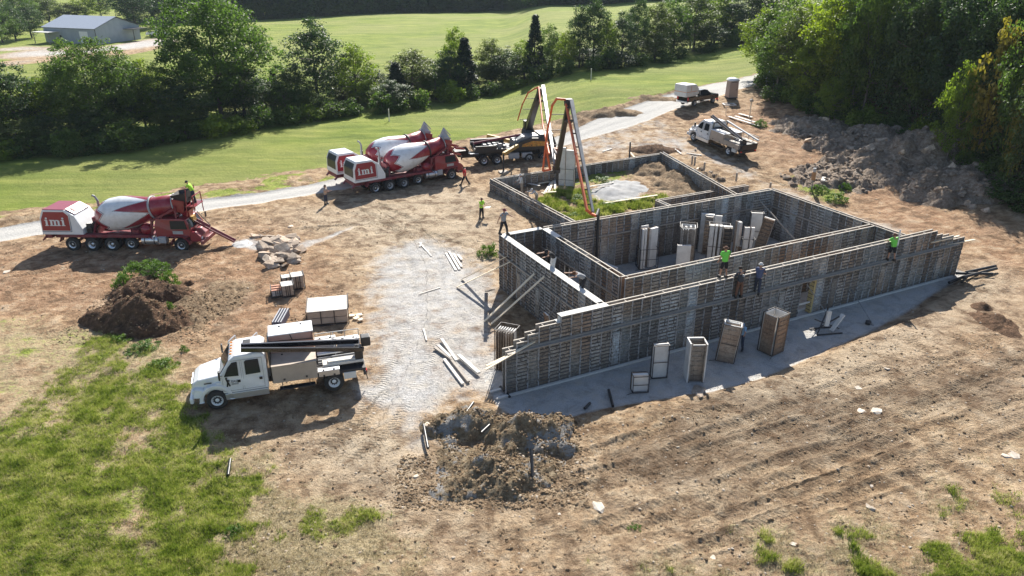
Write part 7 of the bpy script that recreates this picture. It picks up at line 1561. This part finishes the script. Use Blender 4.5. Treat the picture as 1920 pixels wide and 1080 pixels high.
clods('dirt_clods', 16000, [(hc.x - 4.2, hc.x + 3.8, hc.y - 3.6, hc.y + 2.4, 0.42), (h2c.x - 4, h2c.x + 5, h2c.y - 3, h2c.y + 4, 0.22), (-12, 28, 20, 38, 0.3), (-45, -8, 40, 62, 0.18)], M_CL, 0.015, 0.085, 3, 'loose brown clods strewn over the heaps and the bare dirt')
clods('pale_stones', 5200, [(hc.x - 5, hc.x + 4.5, hc.y - 3.5, hc.y + 3, 0.12), (-12, 28, 20, 38, 0.42), (16, 42, 38, 84, 0.24), (-16, 4, 26, 62, 0.1), (-40, -14, 44, 60, 0.12)], M_RKS, 0.012, 0.075, 9, 'small pale stones scattered over the bare dirt')
clods('spoil_rubble', 5000, [(h3.x - 20, h3.x + 14, h3.y - 14, h3.y + 14, 1.0)], M_H3, 0.06, 0.42, 12, 'broken rock rubble covering the spoil ridge by the forest', True)
# ---------------------------------------------------------------- grey metal shed
nc = hit(183, 83); nc.z = gh(nc); SA = R(-20); sh = thing('metal_shed', 'long grey metal shed with a pale roof beyond the left tree line', 'shed', nc, SA)
M_SIDING, nt, b = newmat('metal_siding'); v = objco(nt); wv = N(nt, 'ShaderNodeTexWave'); wv.inputs['Scale'].default_value = 1.2; wv.bands_direction = 'X'; nt.links.new(v, wv.inputs[0]); c = ramp(nt, noise(nt, 0.6, 4, 0.6, v), [(0.3, (0.26, 0.30, 0.35)), (0.7, (0.33, 0.37, 0.42))]); nt.links.new(c, b.inputs['Base Color']); b.inputs['Roughness'].default_value = 0.5; bump(nt, b, wv.outputs['Fac'], 0.4, 0.05)
M_ROOF, nt, b = newmat('metal_roof'); v = objco(nt); wv = N(nt, 'ShaderNodeTexWave'); wv.inputs['Scale'].default_value = 1.2; nt.links.new(v, wv.inputs[0]); b.inputs['Base Color'].default_value = (0.40, 0.43, 0.48, 1); b.inputs['Roughness'].default_value = 0.35; b.inputs['Metallic'].default_value = 0.2; bump(nt, b, wv.outputs['Fac'], 0.5, 0.05)
LS, WS, EH, RH = 17.0, 14.0, 3.7, 6.0
m = MB(); m.add([(-LS, 0, 0), (0, 0, 0), (0, WS, 0), (-LS, WS, 0), (-LS, 0, EH), (0, 0, EH), (0, WS, EH), (-LS, WS, EH), (0, WS / 2, RH), (-LS, WS / 2, RH)], [(0, 1, 5, 4), (1, 2, 6, 8, 5), (2, 3, 7, 6), (3, 0, 4, 9, 7)]); m.build('wall', M_SIDING, sh)
m = MB(); sl = math.hypot(WS / 2 + 0.3, RH - EH)
m.loft([[(-LS - 0.3, -0.35, EH - 0.08), (-LS - 0.3, -0.35, EH + 0.04), (-LS - 0.3, WS / 2, RH + 0.16), (-LS - 0.3, WS + 0.35, EH + 0.04), (-LS - 0.3, WS + 0.35, EH - 0.08), (-LS - 0.3, WS / 2, RH + 0.04)], [(0.3, -0.35, EH - 0.08), (0.3, -0.35, EH + 0.04), (0.3, WS / 2, RH + 0.16), (0.3, WS + 0.35, EH + 0.04), (0.3, WS + 0.35, EH - 0.08), (0.3, WS / 2, RH + 0.04)]], caps=False); m.build('roof', M_ROOF, sh)
m = MB(); m.bar((-LS, -0.02, EH - 0.12), (0, -0.02, EH - 0.12), 0.05, 0.16); m.bar((0.02, -0.02, 0), (0.02, -0.02, EH), 0.16, 0.05); m.bar((0.02, 0, EH), (0.02, WS / 2, RH), 0.05, 0.14); m.bar((0.02, WS, EH), (0.02, WS / 2, RH), 0.05, 0.14); m.build('trim', M_BLACK, sh)
m = MB(); m.box((-3.9, -0.03, 1.5), (2.7, 0.05, 3.0)); m.build('overhead_door', M_WHITE, sh); m = MB(); m.box((-11.6, -0.03, 1.4), (0.6, 0.05, 1.0)); m.build('window', M_GLASS, sh)
m = MB(); m.box((-14.6, -1.6, 2.75), (5.4, 3.2, 0.12)); 
pr_ = m.build('porch_roof', M_OFFWHITE, sh)
for x in (-17.1, -12.2): m = MB(); m.box((x, -3.0, 1.35), (0.15, 0.15, 2.7)); m.build('porch_post', M_LUMG, sh)
m = MB(); m.box((1.6, WS * 0.8, 3.0), (3.2, 5.0, 0.1)); m.box((3.1, WS * 0.63, 1.5), (0.12, 0.12, 3.0)); m.build('side_awning', M_BLACK, sh)
# ---------------------------------------------------------------- street-side bits
q = hit(1372, 187); r = thing('portable_toilet', 'tan portable toilet with a white domed roof beside the gravel road', 'portable toilet', (q.x, q.y + 0.4, gh(q) + 0.05), R(8))
m = MB(); m.loft([[(-0.62, -0.62, 0.1), (0.62, -0.62, 0.1), (0.62, 0.62, 0.1), (-0.62, 0.62, 0.1)], [(-0.57, -0.57, 2.15), (0.57, -0.57, 2.15), (0.57, 0.57, 2.15), (-0.57, 0.57, 2.15)]]); m.build('cabin', M_TAN, r, bevel=0.04)
m = MB(); m.loft([[(0.62 * sc * cx, 0.62 * sc * cy, z) for cx, cy in ((-1, -1), (1, -1), (1, 1), (-1, 1))] for sc, z in ((1, 2.15), (1.02, 2.22), (0.85, 2.42), (0.5, 2.52), (0.1, 2.55))], smooth=True); m.build('domed_roof', M_WHITE, r)
m = MB(); m.box((0, 0, 0.06), (1.3, 1.4, 0.12)); m.build('skid_base', M_DSTEEL, r)
m = MB(); m.box((0, -0.6, 1.1), (0.8, 0.03, 1.8)); d_ = m.build('door', M_TAN, r, bevel=0.01); m = MB(); m.box((0.3, -0.63, 1.1), (0.05, 0.03, 0.16)); m.build('door_handle', M_DSTEEL, d_)
m = MB(); m.box((0, -0.59, 2.05), (0.7, 0.03, 0.1)); m.box((0.585, 0, 2.0), (0.03, 0.6, 0.1)); m.build('vent_slot', M_DSTEEL, r)
q = hit(1344, 187); r = thing('traffic_cone', 'bright orange traffic cone at the nose of the black pickup', 'traffic cone', (q.x, q.y, gh(q)), 0); m = MB(); m.lathe([(0.03, 0.16), (0.4, 0.10), (0.75, 0.03), (0.76, 0)], (0, 0, 0), (0, 0, 1), 14); m.build('cone_body', M_CONE, r); m = MB(); m.box((0, 0, 0.02), (0.38, 0.38, 0.04)); m.build('cone_base', M_CONE, r, bevel=0.01)
q = hit(1405, 222); r = thing('marker_post', 'thin post with a small wooden box on top, beyond the parked flatbed', 'post', (q.x, q.y, gh(q)), 0.3); m = MB(); m.box((0, 0, 1.0), (0.09, 0.09, 2.0)); m.build('post', M_LUM, r); m = MB(); m.box((0, 0, 2.08), (0.34, 0.26, 0.2)); m.prism([(-0.2, 2.18), (0.2, 2.18), (0, 2.32)], -0.16, 0.16); m.build('box', M_LUMG, r)
q = hit(1521, 358); r = thing('meter_post', 'tan box on a wooden post standing in the weeds beyond the right wall', 'post', (q.x, q.y, gh(q)), -0.3); m = MB(); m.box((0, 0, 0.6), (0.12, 0.12, 1.2)); m.build('post', M_LUMG, r); m = MB(); m.box((0, 0, 1.35), (0.34, 0.24, 0.75)); m.build('meter_box', paint('ochre_box', (0.42, 0.22, 0.10), 0.6, 0.3), r, bevel=0.02); m = MB(); m.box((0, 0, 1.85), (0.26, 0.2, 0.45)); m.build('grey_cap', M_GREYP, r, bevel=0.03)
q = hit(1361, 213); m = MB(); m.box((0, 0, 0.7), (0.05, 0.05, 1.4)); o = m.build('survey_stake', M_LUMW); o.location = (q.x, q.y, gh(q)); tag(o, 'thin white survey stake between the pickup and the flatbed', 'stake')
q = hit(1367, 197); m = MB(); m.box((-0.7, 0, 0.05), (0.15, 1.2, 0.08)); m.box((0.7, 0, 0.05), (0.15, 1.2, 0.08)); m.box((0, 0.6, 0.05), (1.5, 0.15, 0.08)); m.box((0, -0.6, 0.05), (1.5, 0.15, 0.08)); o = m.build('white_pallet', M_WHITE); o.location = (q.x, q.y, gh(q) + 0.05); tag(o, 'flat white pallet lying on the dirt before the portable toilet', 'pallet')
for k, (px, py) in enumerate(((730, 228), (1108, 150))):
    q = hit(px, py); m = MB(); m.box((0, 0, 0.8), (0.12, 0.12, 1.6)); o = m.build('fence_post', M_LUMW); o.location = (q.x, q.y, gh(q)); tag(o, ['pale fence post at the edge of the tree shade above the mixers', 'pale fence post at the edge of the tree shade right of the boom'][k], 'fence post')
for k, (px, py, hgt) in enumerate(((1180, 296, 1.6), (1297, 309, 0.9), (1302, 311, 0.9), (1320, 320, 0.8), (1380, 340, 0.8), (1444, 352, 0.5))):
    q = hit(px, py, 0.6); m = MB(); m.box((0, 0, hgt / 2), (0.14, 0.14, hgt)); o = m.build('form_stake', M_DSTEEL if k == 0 else M_LUMG); o.location = (q.x, q.y, q.z + 0.6); tag(o, ['dark post on the far enclosure wall', 'left of two posts on the right enclosure wall', 'right of two posts on the right enclosure wall', 'stub post below the two posts on the right enclosure wall', 'post where the enclosure cross wall meets the right wall', 'stub on the top corner of the pillared bay'][k], 'post')
# pale dust in the air between the camera and the far trees
mh = bpy.data.materials.new('haze_air'); mh.use_nodes = True; nt = mh.node_tree; nt.nodes.remove(nt.nodes['Principled BSDF']); pv_ = nt.nodes.new('ShaderNodeVolumePrincipled'); pv_.inputs['Color'].default_value = (0.72, 0.84, 1.0, 1); pv_.inputs['Density'].default_value = 0.00013; pv_.inputs['Anisotropy'].default_value = 0.0; nt.links.new(pv_.outputs[0], nt.nodes['Material Output'].inputs['Volume'])
m = MB(); m.box((0, 300, 13.5), (1700, 1000, 35)); hz = m.build('haze', mh); tag(hz, 'thin blue air over the whole valley', 'haze', kind='stuff')
